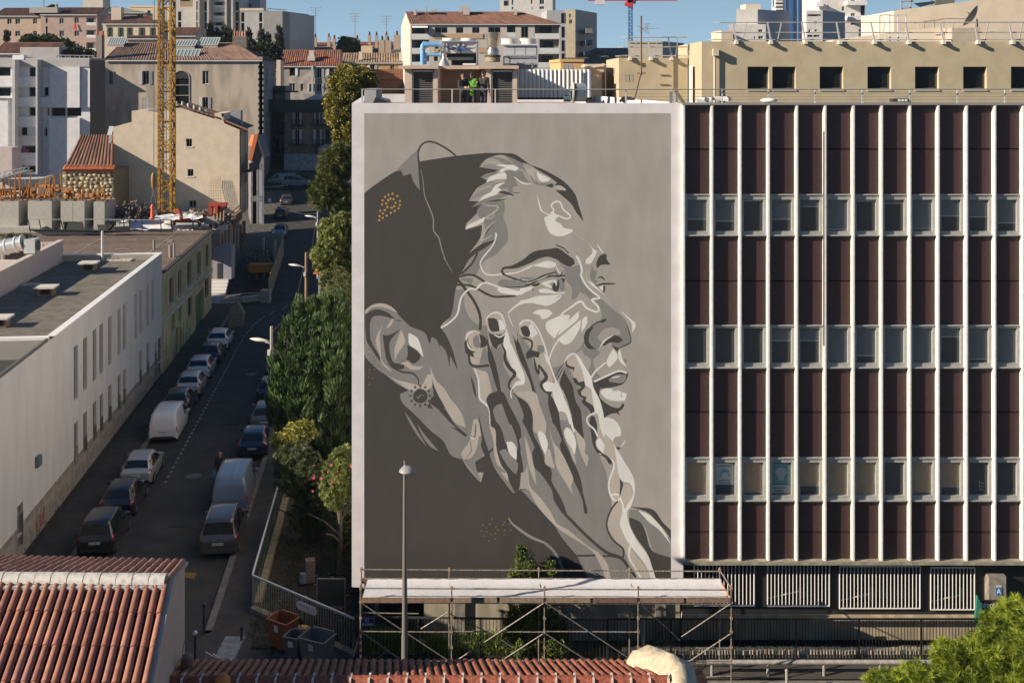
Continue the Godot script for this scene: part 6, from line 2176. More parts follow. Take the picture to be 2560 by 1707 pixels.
func modern_flats()->void:
	var white:=M(0.66,0.65,0.66,0.85,"plaster",6.0)
	var gm:=M(0.3,0.28,0.28,0.9,"plaster",5.0)
	var holes:=[]
	for q in [[-40,618,92,697],[105,625,145,692],[262,618,370,700],[-40,805,92,882],[262,802,370,884],[262,985,370,1062],[465,988,597,1065],[607,988,742,1065],[752,800,782,880],[430,990,447,1060],[105,1175,132,1255],[405,1172,428,1250],[108,985,150,1060],[400,800,440,880],[752,620,806,700],[190,1170,245,1240]]:holes.append(q+["d"])
	holes.append([185,1335,372,1440,"b",white])
	holes.append([190,1520,370,1610,"b",white])
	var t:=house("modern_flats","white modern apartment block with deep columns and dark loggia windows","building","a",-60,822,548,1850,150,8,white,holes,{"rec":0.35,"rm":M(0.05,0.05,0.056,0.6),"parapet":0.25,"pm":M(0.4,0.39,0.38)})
	var o:=t.position
	var bx:=func(m:MB,x0:float,y0:float,x1:float,y1:float,z0:float,z1:float)->void:
		var a:=C("a",x0,y1,150)-o
		var b:=C("a",x1,y0,150)-o
		m.boxat(a.x,a.y,z0,b.x,b.y,z1)
	for q in [[158,183],[372,388]]:
		var m:=MB.new()
		bx.call(m,q[0],548,q[1],1850,0.0,1.7)
		part(t,"column",m,M(0.5,0.49,0.5,0.85,"plaster",5.0))
	var band:=MB.new()
	bx.call(band,-60,549,820,612,0.0,0.25)
	part(t,"roof_band",band,M(0.42,0.4,0.39,0.9,"plaster",4.0))
	for q in [[-60,702,157,795],[184,705,371,795],[184,890,371,980],[184,1068,371,1160],[-60,888,157,900],[184,1248,371,1256],[389,890,470,980]]:
		var m:=MB.new()
		bx.call(m,q[0],q[1],q[2],q[3],0.0,0.7)
		part(t,"balcony_front",m,white)
	for q in [[745,612,822,985],[465,613,738,986],[455,1080,738,1600],[-60,900,80,1850]]:
		var m:=MB.new()
		bx.call(m,q[0],q[1],q[2],q[3],0.0,0.45 if q[0]!=745 else 0.1)
		part(t,"wall_panel",m,white)
	var pt:=MB.new()
	bx.call(pt,148,430,510,548,-4,-1)
	part(t,"penthouse",pt,M(0.42,0.4,0.39,0.9,"plaster",4.0))
	var ac:=MB.new()
	bx.call(ac,115,505,220,546,-0.8,0.2)
	part(t,"white_plant_box",ac,M(0.72,0.72,0.72,0.5))
	var rail:=MB.new()
	for y in [505,530]:rail.bar(C("a",510,y,151)-o,C("a",860,y+5,151)-o,0.08)
	for i in 9:rail.bar(C("a",515+i*42,505,151)-o,C("a",515+i*42,548,151)-o,0.08)
	part(t,"roof_rail",rail,M(0.35,0.35,0.36,0.5))
	var pur:=MB.new()
	pur.box(C("a",220,1400,150)-o+V3(0,0,-0.25),V3(1.0,1.0,0.2))
	part(t,"purple_cloth",pur,M(0.25,0.04,0.14))
	house("red_roof_house","low house with a brown tiled roof behind the modern flats' penthouse","house","a",-60,505,480,560,166,8,M(0.4,0.36,0.32),[],{"ridge":395,"rmat":M(0.2,0.09,0.06,0.9,"",1.0,{"vc":true})})
	var an:=house("grey_annexe","low shaded annexe with an outside stair at the picture edge","building","g",-40,345,190,640,128,6,M(0.5,0.47,0.46,0.9,"plaster",4.0),[[-40,285,80,330,"d"]],{"parapet":0.2})
	var ao:=an.position
	var s:=MB.new()
	for i in 9:s.box(C("g",-20+i*32,178-i*10,127.5)-ao,V3(1.2,0.08,1.0))
	for e in [0,55]:s.bar(C("g",-20,175-e,127)-ao,C("g",250,95-e*0.6,127)-ao,0.09)
	for i in 7:s.bar(C("g",-20+i*44,175-i*12,127)-ao,C("g",0+i*44,115-i*9,127)-ao,0.07)
	part(an,"steel_stair",s,M(0.28,0.28,0.3,0.5))
	var pk:=MB.new()
	var pa:=C("a",-60,1560,132)
	pk.boxat(pa.x,pa.y-6,-134,C("a",108,0,132).x,C("a",0,1352,132).y,-131.9)
	solo("pink_side_wall",pk,M(0.5,0.42,0.4,0.9,"plaster",4.0),"plain pinkish wall block at the picture edge below the modern flats","wall")
	var d:=122.0
	var so:=thing("stone_outbuilding","rubble stone outbuilding with an orange edged tiled roof left of the cream gable","house",C("g",560,400,d))
	var q0:=so.position
	var wl:=MB.new()
	var a:=C("g",560,400,d)-q0
	var b:=C("g",1035,92,d)-q0
	wl.boxat(a.x,a.y-3,-6,b.x,b.y,-0.12)
	part(so,"wall",wl,M(0.3,0.24,0.15,0.95,"dirt",1.5))
	var sms:=[]
	for k in 6:
		var m:=MB.new()
		var g:=rf(0.65,1.4)
		var rows:=[]
		for r in 4:
			var row:Array[Vector3]=[]
			var ph:=PI*r/3.0
			for c in 7:row.append(V3(cos(-TAU*c/6)*sin(ph)*0.5*rf(0.85,1.1),-cos(ph)*0.5,sin(-TAU*c/6)*sin(ph)*0.5))
			row[6]=row[0]
			rows.append(row)
		m.grid(rows)
		sms.append(m.mesh(M(0.36*g,0.29*g,0.19*g,0.95)))
	var n:=0
	var yy:=a.y+0.15
	while yy<b.y-0.1:
		var xx:=a.x+0.2+rf(0,0.4)
		while xx<b.x-0.1:
			if n<290:
				piece(so,"stone",sms[n%6],Transform3D(Basis(Vector3.BACK,rf(-0.5,0.5)).scaled(V3(rf(0.4,0.75),rf(0.3,0.5),0.35)),V3(xx,yy+rf(-0.1,0.1),-0.14)))
			n+=1
			xx+=rf(0.42,0.72)
		yy+=0.42
	var rf_:=MB.new()
	var e0:=C("a",590,1530,d)-q0
	var e1:=C("a",1040,1530,d)-q0
	var r0:=C("a",735,1240,d+7)-q0
	var r1:=C("a",1040,1240,d+7)-q0
	rf_.roof(e0,e1,r1,r0,0.4,rng)
	part(so,"roof",rf_,M(0.2,0.1,0.065,0.9,"",1.0,{"vc":true}))
	var eb:=MB.new()
	for i in 46:
		var p:=e0.lerp(e1,i/45.0)
		eb.tube([p+V3(0,0.05,-0.3),p+V3(0,-0.38,0.25)],0.2,0.22,6)
	part(so,"orange_eave_tiles",eb,M(0.5,0.15,0.06,0.8))
	var chn:=MB.new()
	chn.bar(C("a",1000,1240,d+5.5)-q0,C("a",1020,1160,d+6.4)-q0,0.5,0.1); chn.bar(C("a",1005,1320,d+5)-q0,C("a",1005,1240,d+5.5)-q0,0.25); chn.bar(C("a",985,1335,d+5)-q0,C("a",1030,1335,d+5)-q0,0.2)
	part(so,"grey_dormer",chn,M(0.42,0.42,0.43,0.7))
func old_house()->void:
	var d:=170.0
	var beige:=M(0.46,0.385,0.31,0.9,"stain",9.0,{"tall":true})
	var grey:=M(0.36,0.36,0.37,0.7)
	var hs:=[[1000,652,1030,775,"s",grey],[1305,650,1365,775,"s",grey],[995,890,1060,1012,"c",M(0.5,0.33,0.26)],[1305,892,1358,1010,"c",grey],[1854,650,1912,770,"w"],[1856,892,1908,1010,"s",M(0.45,0.43,0.43)],[1590,690,1735,1300,"d"]]
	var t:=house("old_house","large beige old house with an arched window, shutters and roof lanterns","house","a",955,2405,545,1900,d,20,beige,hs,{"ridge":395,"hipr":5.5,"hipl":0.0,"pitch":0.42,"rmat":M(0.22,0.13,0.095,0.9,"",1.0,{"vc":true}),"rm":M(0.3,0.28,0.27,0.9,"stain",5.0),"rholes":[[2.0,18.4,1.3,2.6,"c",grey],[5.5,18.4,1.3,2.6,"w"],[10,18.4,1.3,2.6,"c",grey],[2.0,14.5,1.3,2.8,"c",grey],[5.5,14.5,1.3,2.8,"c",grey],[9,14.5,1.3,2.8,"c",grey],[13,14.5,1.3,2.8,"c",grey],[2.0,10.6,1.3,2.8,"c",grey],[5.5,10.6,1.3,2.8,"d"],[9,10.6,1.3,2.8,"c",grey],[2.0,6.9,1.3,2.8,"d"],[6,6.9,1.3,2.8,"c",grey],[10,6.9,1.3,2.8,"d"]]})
	var o:=t.position
	var arch:=MB.new()
	var pl:=PackedVector2Array()
	for k in 17:
		var an:=PI*k/16.0
		pl.append(Vector2(C("a",1662+cos(an)*74,720-sin(an)*72,d).x-o.x,C("a",0,720-sin(an)*74,d).y-o.y))
	arch.prism(pl,-0.25,0.015)
	part(t,"arch_head",arch,M(0.025,0.022,0.02,0.5))
	var rim:=MB.new()
	for k in 16:
		var a:=V3(pl[k].x,pl[k].y,0.03)
		rim.bar(a,V3(pl[k+1].x,pl[k+1].y,0.03),0.12)
	for e in [1588,1736]:rim.bar(C("a",e,720,d)-o+V3(0,0,0.03),C("a",e,1100,d)-o+V3(0,0,0.03),0.12)
	for k in 3:rim.bar(C("a",1590,780+k*95,d)-o+V3(0,0,-0.05),C("a",1735,780+k*95,d)-o+V3(0,0,-0.05),0.1)
	part(t,"arch_surround",rim,M(0.4,0.33,0.26))
	var qn:=MB.new()
	for k in 26:qn.box(V3(C("a",2392,0,d).x-o.x,C("a",0,560+k*28,d).y-o.y,0.02),V3(0.5+0.3*(k%2),1.3,0.05))
	part(t,"corner_quoins",qn,M(0.4,0.36,0.33,0.9,"stain",2.0))
	for q in [[1000,1150,345,405,430,7.0],[1625,1800,370,418,448,6.0],[1590,1830,452,525,545,1.5],[1835,2010,345,412,440,7.0]]:
		var m:=MB.new()
		var z:float=q[5]
		var a:=C("a",q[0]-18,q[3],d+z)-o
		var b:=C("a",q[1]-18,q[3],d+z)-o
		var e:=C("a",q[1]+10,q[2],d+z+1.8)-o
		var f:=C("a",q[0]+12,q[2],d+z+1.8)-o
		m.quad(a,b,e,f)
		var ln:=part(t,"roof_lantern",m,M(0.2,0.25,0.25,0.25))
		var fr:=MB.new()
		for k in 8:fr.bar(a.lerp(b,k/7.0),f.lerp(e,k/7.0),0.12)
		fr.bar(a,b,0.14); fr.bar(f,e,0.14)
		part(ln,"glazing_bars",fr,M(0.45,0.47,0.46,0.6))
		var sd:=MB.new()
		var g:=V3(0,(q[4]-q[3])/3.672/F*-d,0)
		sd.quad(a+g,b+g,b,a); sd.quad(b+g,e+g,e,b); sd.quad(a+g,a,f,f+g); sd.quad(e+g,f+g,f,e)
		part(ln,"base",sd,M(0.38,0.34,0.3,0.9))
	var ch:=MB.new()
	var c0:=C("b",590,420,d+9)-o
	ch.box(c0+V3(0,-1.5,0),V3(2.2,6.0,1.4))
	var cn:=part(t,"chimney",ch,M(0.2,0.17,0.15,0.9,"stain",2.0))
	for k in 5:
		var m:=MB.new()
		m.tube([c0+V3(-0.9+k*0.42,1.5,0),c0+V3(-0.9+k*0.42,2.4,0)],0.16,0.13,7)
		part(cn,"chimney_pot",m,M(0.42,0.17,0.09))
	var c1:=C("a",893,470,d-0.5)-o
	var g:=MB.new()
	g.box(c1+V3(0,-0.5,-1),V3(0.9,6,1.2))
	part(t,"gable_stack",g,M(0.42,0.34,0.28,0.9,"dirt",1.5))
	var g2:=MB.new()
	g2.box(c1+V3(0.2,2.8,-1),V3(0.6,0.6,0.6))
	part(t,"red_pot",g2,M(0.5,0.16,0.08))
func lane_houses()->void:
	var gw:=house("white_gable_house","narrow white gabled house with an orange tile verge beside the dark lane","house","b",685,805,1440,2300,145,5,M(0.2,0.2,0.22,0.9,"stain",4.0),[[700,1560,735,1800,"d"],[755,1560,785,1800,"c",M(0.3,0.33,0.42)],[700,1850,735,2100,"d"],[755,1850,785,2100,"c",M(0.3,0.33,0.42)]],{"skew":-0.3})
	var o:=gw.position
	var tri:=MB.new()
	tri.prism(PackedVector2Array([Vector2(0,C("b",0,1445,145).y-o.y),Vector2(C("b",805,0,145).x-o.x,C("b",0,1445,145).y-o.y),Vector2(C("b",737,0,145).x-o.x,C("b",0,1240,145).y-o.y)]),-4,-0.01)
	part(gw,"gable",tri,M(0.2,0.2,0.22,0.9,"stain",4.0))
	var v:=MB.new()
	v.bar(C("b",737,1236,144.9)-o,C("b",680,1470,144.9)-o,0.5,0.5)
	v.quad(C("b",660,1330,149)-o,C("b",700,1350,144.8)-o,C("b",738,1238,144.8)-o,C("b",690,1235,149)-o)
	part(gw,"orange_verge",v,M(0.5,0.14,0.05,0.8))
	var dv:=MB.new()
	dv.bar(C("b",738,1236,144.8)-o,C("b",808,1450,144.8)-o,0.25,0.25)
	part(gw,"dark_verge",dv,M(0.05,0.05,0.05))
	var gr:=M(0.24,0.23,0.23,0.9,"stain",4.0)
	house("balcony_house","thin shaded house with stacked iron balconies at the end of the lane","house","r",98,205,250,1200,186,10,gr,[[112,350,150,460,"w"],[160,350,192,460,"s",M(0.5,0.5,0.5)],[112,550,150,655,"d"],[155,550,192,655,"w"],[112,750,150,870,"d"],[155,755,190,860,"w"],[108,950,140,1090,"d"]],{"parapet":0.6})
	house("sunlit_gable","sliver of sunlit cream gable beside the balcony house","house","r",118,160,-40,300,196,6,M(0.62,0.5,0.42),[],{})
	var bl:=MB.new()
	for k in 5:
		bl.box(C("r",150,270+k*205,185.5),V3(6.0,0.25,1.0))
		for i in 12:bl.bar(C("r",105+i*8.5,268+k*205,185.1),C("r",105+i*8.5,215+k*205,185.1),0.06)
		bl.bar(C("r",105,215+k*205,185.1),C("r",200,215+k*205,185.1),0.08)
	solo("iron_balconies",bl,M(0.03,0.03,0.03),"stack of black iron balconies on the thin house in the lane","balcony")
	var wsh:=M(0.52,0.52,0.52,0.7)
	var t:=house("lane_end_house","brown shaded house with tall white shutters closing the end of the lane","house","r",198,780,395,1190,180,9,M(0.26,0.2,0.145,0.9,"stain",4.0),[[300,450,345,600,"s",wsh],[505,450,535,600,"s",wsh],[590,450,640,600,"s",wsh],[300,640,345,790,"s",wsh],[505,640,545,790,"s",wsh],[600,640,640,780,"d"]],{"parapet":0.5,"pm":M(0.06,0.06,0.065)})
	var to:=t.position
	var cor:=MB.new()
	cor.box(C("r",490,410,180)-to+V3(0,0,0.5),V3(37,2.0,1.0))
	part(t,"dark_cornice",cor,M(0.05,0.048,0.046))
	for q in [[265,375,600],[470,575,600],[580,720,595],[265,375,795],[470,575,795],[580,720,790]]:
		var m:=MB.new()
		m.box(C("r",(q[0]+q[1])*0.5,q[2],179.4)-to,V3((q[1]-q[0])/3.92/F*180,0.25,1.1))
		for i in 9:m.bar(C("r",lerpf(q[0],q[1],i/8.0),q[2],178.9)-to,C("r",lerpf(q[0],q[1],i/8.0),q[2]-52,178.9)-to,0.06)
		m.bar(C("r",q[0],q[2]-52,178.9)-to,C("r",q[1],q[2]-52,178.9)-to,0.08)
		part(t,"balcony",m,M(0.03,0.03,0.03))
	var sh:=MB.new()
	var sa:=C("r",195,1190,179.7)-to
	wall(sh,V3(sa.x,sa.y,0.35),Vector3.RIGHT,Vector3.BACK,33,C("r",0,880,179.7).y-to.y-sa.y,[[6.2,-1,12.0,12.2]],0.5)
	part(t,"shopfront",sh,M(0.36,0.38,0.42,0.8,"stain",3.0))
	var si:=MB.new()
	si.boxat(C("r",285,0,180).x-to.x,sa.y,0.02,C("r",480,0,180).x-to.x,C("r",0,915,180).y-to.y,0.06)
	part(t,"shop_interior",si,M(0.012,0.012,0.012))
	var aw:=MB.new()
	for k in 9:
		var an:=PI*k/8.0
		aw.bar(C("r",625-cos(an)*80,890-sin(an)*80,178.8)-to,C("r",625-cos(an+0.39)*80,890-sin(an+0.39)*80,178.8)-to,0.5,1.0)
	part(t,"grey_awning",aw,M(0.3,0.32,0.35,0.7))
	var sk:=MB.new()
	sk.prism(PackedVector2Array([Vector2(C("r",395,0,183).x,C("r",0,345,183).y),Vector2(C("r",500,0,183).x,C("r",0,300,183).y),Vector2(C("r",640,0,183).x,C("r",0,340,183).y),Vector2(C("r",640,0,183).x,C("r",0,372,183).y),Vector2(C("r",395,0,183).x,C("r",0,372,183).y)]),-186,-183)
	solo("white_roof_shed",sk,M(0.6,0.55,0.5),"pale gabled skylight on the lane end house's roof","skylight")
func build_hill()->void:
	var brown:=M(0.16,0.075,0.05,0.9,"",1.0,{"vc":true})
	var cream:=M(0.56,0.46,0.36,0.9,"plaster",8.0)
	var peach:=M(0.5,0.37,0.28,0.9,"plaster",8.0)
	var w:="w"
	house("peach_flats","peach apartment block with small white windows under a brown roof at the picture edge","building","a",-60,370,140,560,240,12,peach,[[60,170,100,220,w],[135,170,178,220,w],[297,168,333,218,w],[60,283,98,332,w],[133,283,178,332,w],[297,283,333,332,w]],{"ridge":76,"rmat":brown,"pitch":0.6})
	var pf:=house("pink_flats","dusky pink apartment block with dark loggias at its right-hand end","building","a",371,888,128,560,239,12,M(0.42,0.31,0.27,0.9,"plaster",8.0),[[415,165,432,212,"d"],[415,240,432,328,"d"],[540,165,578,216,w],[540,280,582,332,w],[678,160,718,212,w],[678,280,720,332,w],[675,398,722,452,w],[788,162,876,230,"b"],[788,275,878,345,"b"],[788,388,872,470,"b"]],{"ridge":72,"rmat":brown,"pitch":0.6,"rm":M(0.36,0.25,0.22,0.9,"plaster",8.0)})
	var o:=pf.position
	var fl:=MB.new()
	fl.quad(C("a",672,270,238.6)-o,C("a",700,270,238.6)-o,C("a",695,215,238.8)-o,C("a",680,215,238.8)-o)
	part(pf,"red_washing",fl,M(0.5,0.02,0.02))
	var di:=MB.new()
	di.box(C("a",420,95,240)-o,V3(6,1.2,3)); di.bar(C("a",395,90,240)-o,C("a",395,-60,240)-o,0.25)
	for i in 5:di.box(C("a",440+i*14,90-i*6,240)-o,V3(1.2,1.4,1))
	part(pf,"roof_plant",di,M(0.35,0.33,0.3))
	house("cream_stair_tower","blank cream lift tower rising behind the pink flats' roof","building","a",755,940,-40,160,300,8,M(0.6,0.54,0.47,0.9,"plaster",8.0),[])
	house("long_cream_block","long low pale yellow block on the skyline left of the crane","building","a",1185,1620,66,190,320,12,M(0.66,0.53,0.36),[[1350,95,1378,140,"d"]],{"parapet":0.5})
	house("green_roof_house","house with a grey green metal roof on the skyline","house","a",935,1340,112,200,290,14,M(0.3,0.24,0.2),[[950,125,1000,155,w],[1050,125,1110,155,w],[1255,125,1310,155,w]],{"ridge":68,"hipr":9.0,"rmat":M(0.13,0.14,0.11,0.7,"",1.0,{"vc":true})})
	var gs:=M(0.06,0.1,0.07,0.7)
	var rh:=house("shuttered_row_house","cream row house with dark green shutters under a brown roof beside the crane","house","a",940,1450,212,420,225,10,M(0.6,0.5,0.38,0.9,"plaster",6.0),[[990,250,1012,335,"s",gs],[1090,252,1112,335,"s",gs],[1172,252,1196,335,"s",gs],[1282,252,1308,335,"s",gs],[1384,252,1408,335,"s",gs]],{"ridge":150,"rmat":brown})
	for q in [[1075,150],[1455,150]]:
		var m:=MB.new()
		m.box(C("a",q[0],q[1]+8,228)-rh.position,V3(2.0,4.0,1.6))
		part(rh,"chimney",m,M(0.55,0.47,0.36))
	house("low_cream_annexe","low cream annexe with round topped eaves below the row house","house","a",1140,1460,350,420,205,6,M(0.52,0.44,0.34),[],{"ridge":330,"rmat":brown})
	house("small_brown_roof_house","small cream house with a brown roof right of the crane","house","a",1560,1795,322,520,212,9,M(0.5,0.42,0.33),[],{"ridge":255,"rmat":brown})
	var ct:=M(0.5,0.475,0.44,0.9,"plaster",10.0)
	var tl:=house("concrete_tower_wing","lower left wing of the concrete tower with a dark roofed balcony","building","b",-30,205,-80,480,268,9,ct,[[35,-80,152,62,"b",M(0.3,0.22,0.13)],[15,105,45,190,"v"],[15,200,45,255,"v"]],{"skew":-0.05})
	house("concrete_tower","tall concrete tower with vertical slit windows and stacked balconies","building","b",172,592,-80,480,265,12,ct,[[182,10,210,95,"v"],[182,105,210,190,"v"],[182,200,210,255,"v"],[258,15,286,98,"v"],[258,110,286,195,"v"],[258,205,286,265,"v"],[340,15,455,66,"b"],[340,110,455,162,"b"],[340,200,455,255,"b"],[545,15,572,95,"v"],[545,110,572,195,"v"],[545,205,572,290,"v"]],{"skew":-0.05})
	var fins:=MB.new()
	for x in [214,300,462,520]:fins.boxat(C("b",x,0,265).x,20,-264.9,C("b",x+16,0,265).x,C("b",0,-60,265).y,-263.2)
	solo("tower_fins",fins,ct,"projecting concrete fins on the front of the slit windowed tower","fins")
	house("concrete_tower_shoulder","stepped shoulder block of the concrete tower with paired slit windows","building","b",588,800,98,480,262,11,M(0.45,0.435,0.42,0.9,"plaster",10.0),[[595,112,625,200,"v"],[595,210,625,290,"v"],[760,115,790,200,"v"],[760,210,790,290,"v"]],{"parapet":0.6,"pm":M(0.62,0.52,0.38)})
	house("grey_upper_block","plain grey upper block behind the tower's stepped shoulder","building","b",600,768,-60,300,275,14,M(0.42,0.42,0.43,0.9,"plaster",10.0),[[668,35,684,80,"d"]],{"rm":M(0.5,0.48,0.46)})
	var ew:=house("rounded_end_block","plain grey end block with a roof rail at the right of the concrete tower","building","b",800,975,100,480,258,14,M(0.33,0.32,0.305,0.9,"plaster",10.0),[],{"skew":0.25})
	house("light_end_bay","lighter end bay at the right edge of the concrete tower group","building","b",975,1042,118,480,260,12,M(0.5,0.485,0.46,0.9,"plaster",10.0),[],{"skew":0.3})
	var rl:=MB.new()
	rl.bar(C("b",830,78,259)-ew.position,C("b",1015,92,262)-ew.position,0.15)
	for i in 6:rl.bar(C("b",830+i*36,80+i*2,259)-ew.position,C("b",830+i*36,102,259)-ew.position,0.12)
	part(ew,"roof_rail",rl,M(0.4,0.42,0.44))
	var gsh:=M(0.5,0.48,0.46,0.7)
	var gh:=house("grey_shuttered_house","grey house with white shutters under a reddish brown tiled roof","house","b",955,1505,598,1200,212,12,M(0.42,0.37,0.34,0.9,"stain",8.0),[[1040,622,1112,695,"d"],[1290,625,1335,712,"s",gsh],[1405,625,1450,692,"s",gsh],[1035,765,1092,845,w],[1140,768,1165,835,w],[1220,770,1245,838,"s",gsh],[1290,768,1335,840,"s",gsh]],{"ridge":462,"rmat":M(0.24,0.09,0.055,0.9,"",1.0,{"vc":true}),"pitch":0.4})
	var go:=gh.position
	var gm:=MB.new()
	gm.box(C("b",1245,515,214)-go,V3(0.9,2.2,0.9)); gm.box(C("b",1245,535,213.6)-go,V3(1.3,0.9,1.2))
	part(gh,"chimney",gm,M(0.52,0.48,0.44,0.9))
	var pp:=MB.new()
	pp.bar(C("b",1250,600,211.6)-go,C("b",1250,860,211.6)-go,0.35)
	part(gh,"drain_pipe",pp,M(0.4,0.42,0.45))
	var cu:=MB.new()
	cu.box(C("b",1103,658,211.9)-go,V3(0.45,1.5,0.1))
	part(gh,"white_curtain",cu,M(0.7,0.7,0.7))
	var eg:=MB.new()
	eg.boxat(C("b",932,0,212).x-go.x,C("b",0,740,212).y-go.y,-0.2,C("b",950,0,212).x-go.x,C("b",0,455,216).y-go.y,0.3)
	part(gh,"white_verge_wall",eg,M(0.75,0.68,0.62))
	var oc:=house("ochre_house","ochre rendered house with white window frames behind the autumn tree","house","c",-125,642,712,1150,222,12,M(0.42,0.29,0.14,0.9,"stain",8.0),[[38,738,105,828,w],[250,738,305,830,"s",gsh],[482,742,528,850,"w"],[490,938,560,1002,"w"]],{"ridge":612,"rmat":M(0.3,0.2,0.13,0.9,"",1.0,{"vc":true}),"pitch":0.5})
	var ob:=MB.new()
	ob.box(C("c",470,885,221.6)-oc.position,V3(26,0.9,0.6)); ob.box(C("c",400,955,221.7)-oc.position,V3(10,5.5,0.3))
	part(oc,"brick_band",ob,M(0.36,0.15,0.08,0.9,"dirt",2.0))
	for q in [[145,640,3.0],[605,650,3.4]]:
		var m:=MB.new()
		m.box(C("c",q[0],q[1],223)-oc.position,V3(0.7,1.6,0.7))
		part(oc,"chimney",m,M(0.6,0.52,0.42))
	house("skyline_house","low red roofed house on the skyline above the grey shuttered house","house","b",1185,1450,425,520,300,10,M(0.4,0.28,0.22),[],{"ridge":392,"rmat":M(0.3,0.1,0.06,0.9,"",1.0,{"vc":true})})
	house("skyline_house","flat grey box house in front of the skyline roofs","house","b",1145,1425,430,520,280,8,M(0.33,0.27,0.22),[])
	house("skyline_house","long red roofed house on the skyline right of the round green tree","house","b",1640,1905,425,560,305,10,M(0.45,0.33,0.26),[],{"ridge":388,"rmat":M(0.3,0.1,0.06,0.9,"",1.0,{"vc":true})})
	house("skyline_house","small cream box house with a lit front below the skyline","house","c",148,278,525,640,262,9,M(0.6,0.47,0.3),[])
	house("skyline_house","row of cream chimney walls left of the white apartment house","house","c",370,600,600,660,255,6,M(0.42,0.3,0.2),[])
	house("skyline_house","red roofed house just left of the white apartment house","house","c",95,545,520,600,300,10,M(0.38,0.27,0.2),[],{"ridge":485,"rmat":M(0.3,0.1,0.06,0.9,"",1.0,{"vc":true})})
	house("skyline_house","orange sliver of house wall on the skyline left of the terracotta roofs","house","b",1040,1145,425,480,290,6,M(0.55,0.28,0.18),[],{"ridge":412})
	var pots:=[["b",1235,380,300],["b",1278,388,300],["b",1402,385,300],["b",1452,400,298],["b",1660,402,300],["b",1775,370,303],["b",1840,375,303],["c",245,470,298],["c",325,472,298],["c",440,470,298],["c",390,540,255],["c",458,545,255],["c",560,480,262],["c",105,515,290]]
	var near:=["left end of the terracotta skyline roofs","second from the left of the skyline stacks","middle of the first skyline roof","right part of the first skyline roof","roof beside the round green tree","long skyline roof left of its twin","long skyline roof right of its twin","roof behind the cream box house","roof right of the cream box house","roof peak left of the white apartment house","left of the two broad cream stacks","right of the two broad cream stacks","edge of the white apartment house","right side of the round green tree"]
	for i in pots.size():
		var q:Array=pots[i]
		var b:=C(q[0],q[1],q[2]+30,q[3])
		var t:=thing("chimney_stack","chimney stack with dark pot, "+near[i],"chimney",b,0.0,"chimney stacks on the skyline")
		var m:=MB.new()
		var wd:=0.8 if i<10 else 1.5
		m.box(V3(0,0.5,0),V3(wd,3.4,0.8))
		part(t,"stack",m,M(0.45,0.33,0.24,0.9))
		var p:=MB.new()
		p.tube([V3(0,2.2,0),V3(0,3.2,0)],0.3,0.2,7)
		part(t,"pot",p,M(0.1,0.06,0.05))
	for q in [["b",1278,400,300,24.0],["b",1640,400,300,20],["c",435,480,298,17]]:
		var m:=MB.new()
		var b:=C(q[0],q[1],q[2],q[3])
		var hh:float=q[4]*0.4
		m.tube([Vector3.ZERO,V3(0,hh,0)],0.1,-1,4)
		for k in 4:m.bar(V3(-1.6+k*0.3,hh-k*0.7,0),V3(1.6-k*0.3,hh-k*0.7,0),0.12)
		solo("roof_aerial",m,M(0.3,0.28,0.28),"thin television aerial on the skyline "+{24.0:"above the first terracotta roof",20:"beside the round green tree",17:"left of the white apartment house"}[q[4]],"aerial","",b)
	var wh:=M(0.52,0.465,0.42,0.9,"plaster",8.0)
	var hs:=[[730,285,930,445,"b"],[730,455,930,605,"b"],[730,620,930,760,"b"],[995,312,1140,378,w],[1240,312,1322,378,w],[1425,312,1508,378,w],[1610,308,1750,390,w],[1825,285,1922,420,"b"],[1988,300,2070,430,w],[2145,280,2425,440,"b"],[2200,450,2425,605,"b"],[2185,620,2425,770,"b"],[2185,800,2425,900,"b"],[995,480,1040,560,w],[985,640,1030,700,w]]
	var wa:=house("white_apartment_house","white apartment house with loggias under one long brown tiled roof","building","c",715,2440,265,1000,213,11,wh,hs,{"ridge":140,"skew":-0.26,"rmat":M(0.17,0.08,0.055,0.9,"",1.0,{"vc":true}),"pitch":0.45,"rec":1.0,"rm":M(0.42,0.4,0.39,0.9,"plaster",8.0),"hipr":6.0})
	var wo:=wa.position
	var bd:=MB.new()
	for q in [[985,1550,385,442],[985,1040,565,605],[1500,1600,545,605]]:
		bd.boxat(C("c",q[0],0,213).x-wo.x,C("c",0,q[3],213).y-wo.y,0,C("c",q[1],0,213).x-wo.x,C("c",0,q[2],213).y-wo.y,0.12)
	part(wa,"tan_band",bd,M(0.46,0.32,0.19))
	var aw:=MB.new()
	aw.quad(C("c",735,318,211.5)-wo,C("c",915,318,211.5)-wo,C("c",915,290,213.2)-wo,C("c",735,290,213.2)-wo)
	part(wa,"white_awning",aw,M(0.75,0.73,0.7,0.8,"",1.0,{"cull":1}))
	for q in [[770,140,0.5,1.2],[895,112,0.25,1.0],[990,108,1.1,0.25],[1300,105,0.5,1.2],[1360,120,1.2,1.7],[1925,140,0.5,1.2]]:
		var m:=MB.new()
		m.box(C("c",q[0],q[1],217)-wo,V3(q[2],q[3],1.0))
		part(wa,"roof_chimney",m,M(0.5,0.44,0.4))
	var wl:=M(0.68,0.64,0.6,0.9,"plaster",8.0)
	house("far_white_tower","white tower block rising behind the apartment house roof","building","c",1742,2350,-60,300,330,14,wl,[[1790,5,1850,100,"b"],[1880,-30,1900,55,w],[1880,78,1900,108,w],[2100,-30,2120,45,w],[2200,-30,2255,48,w],[2200,72,2255,105,w],[2110,78,2120,108,w]],{"skew":0.1})
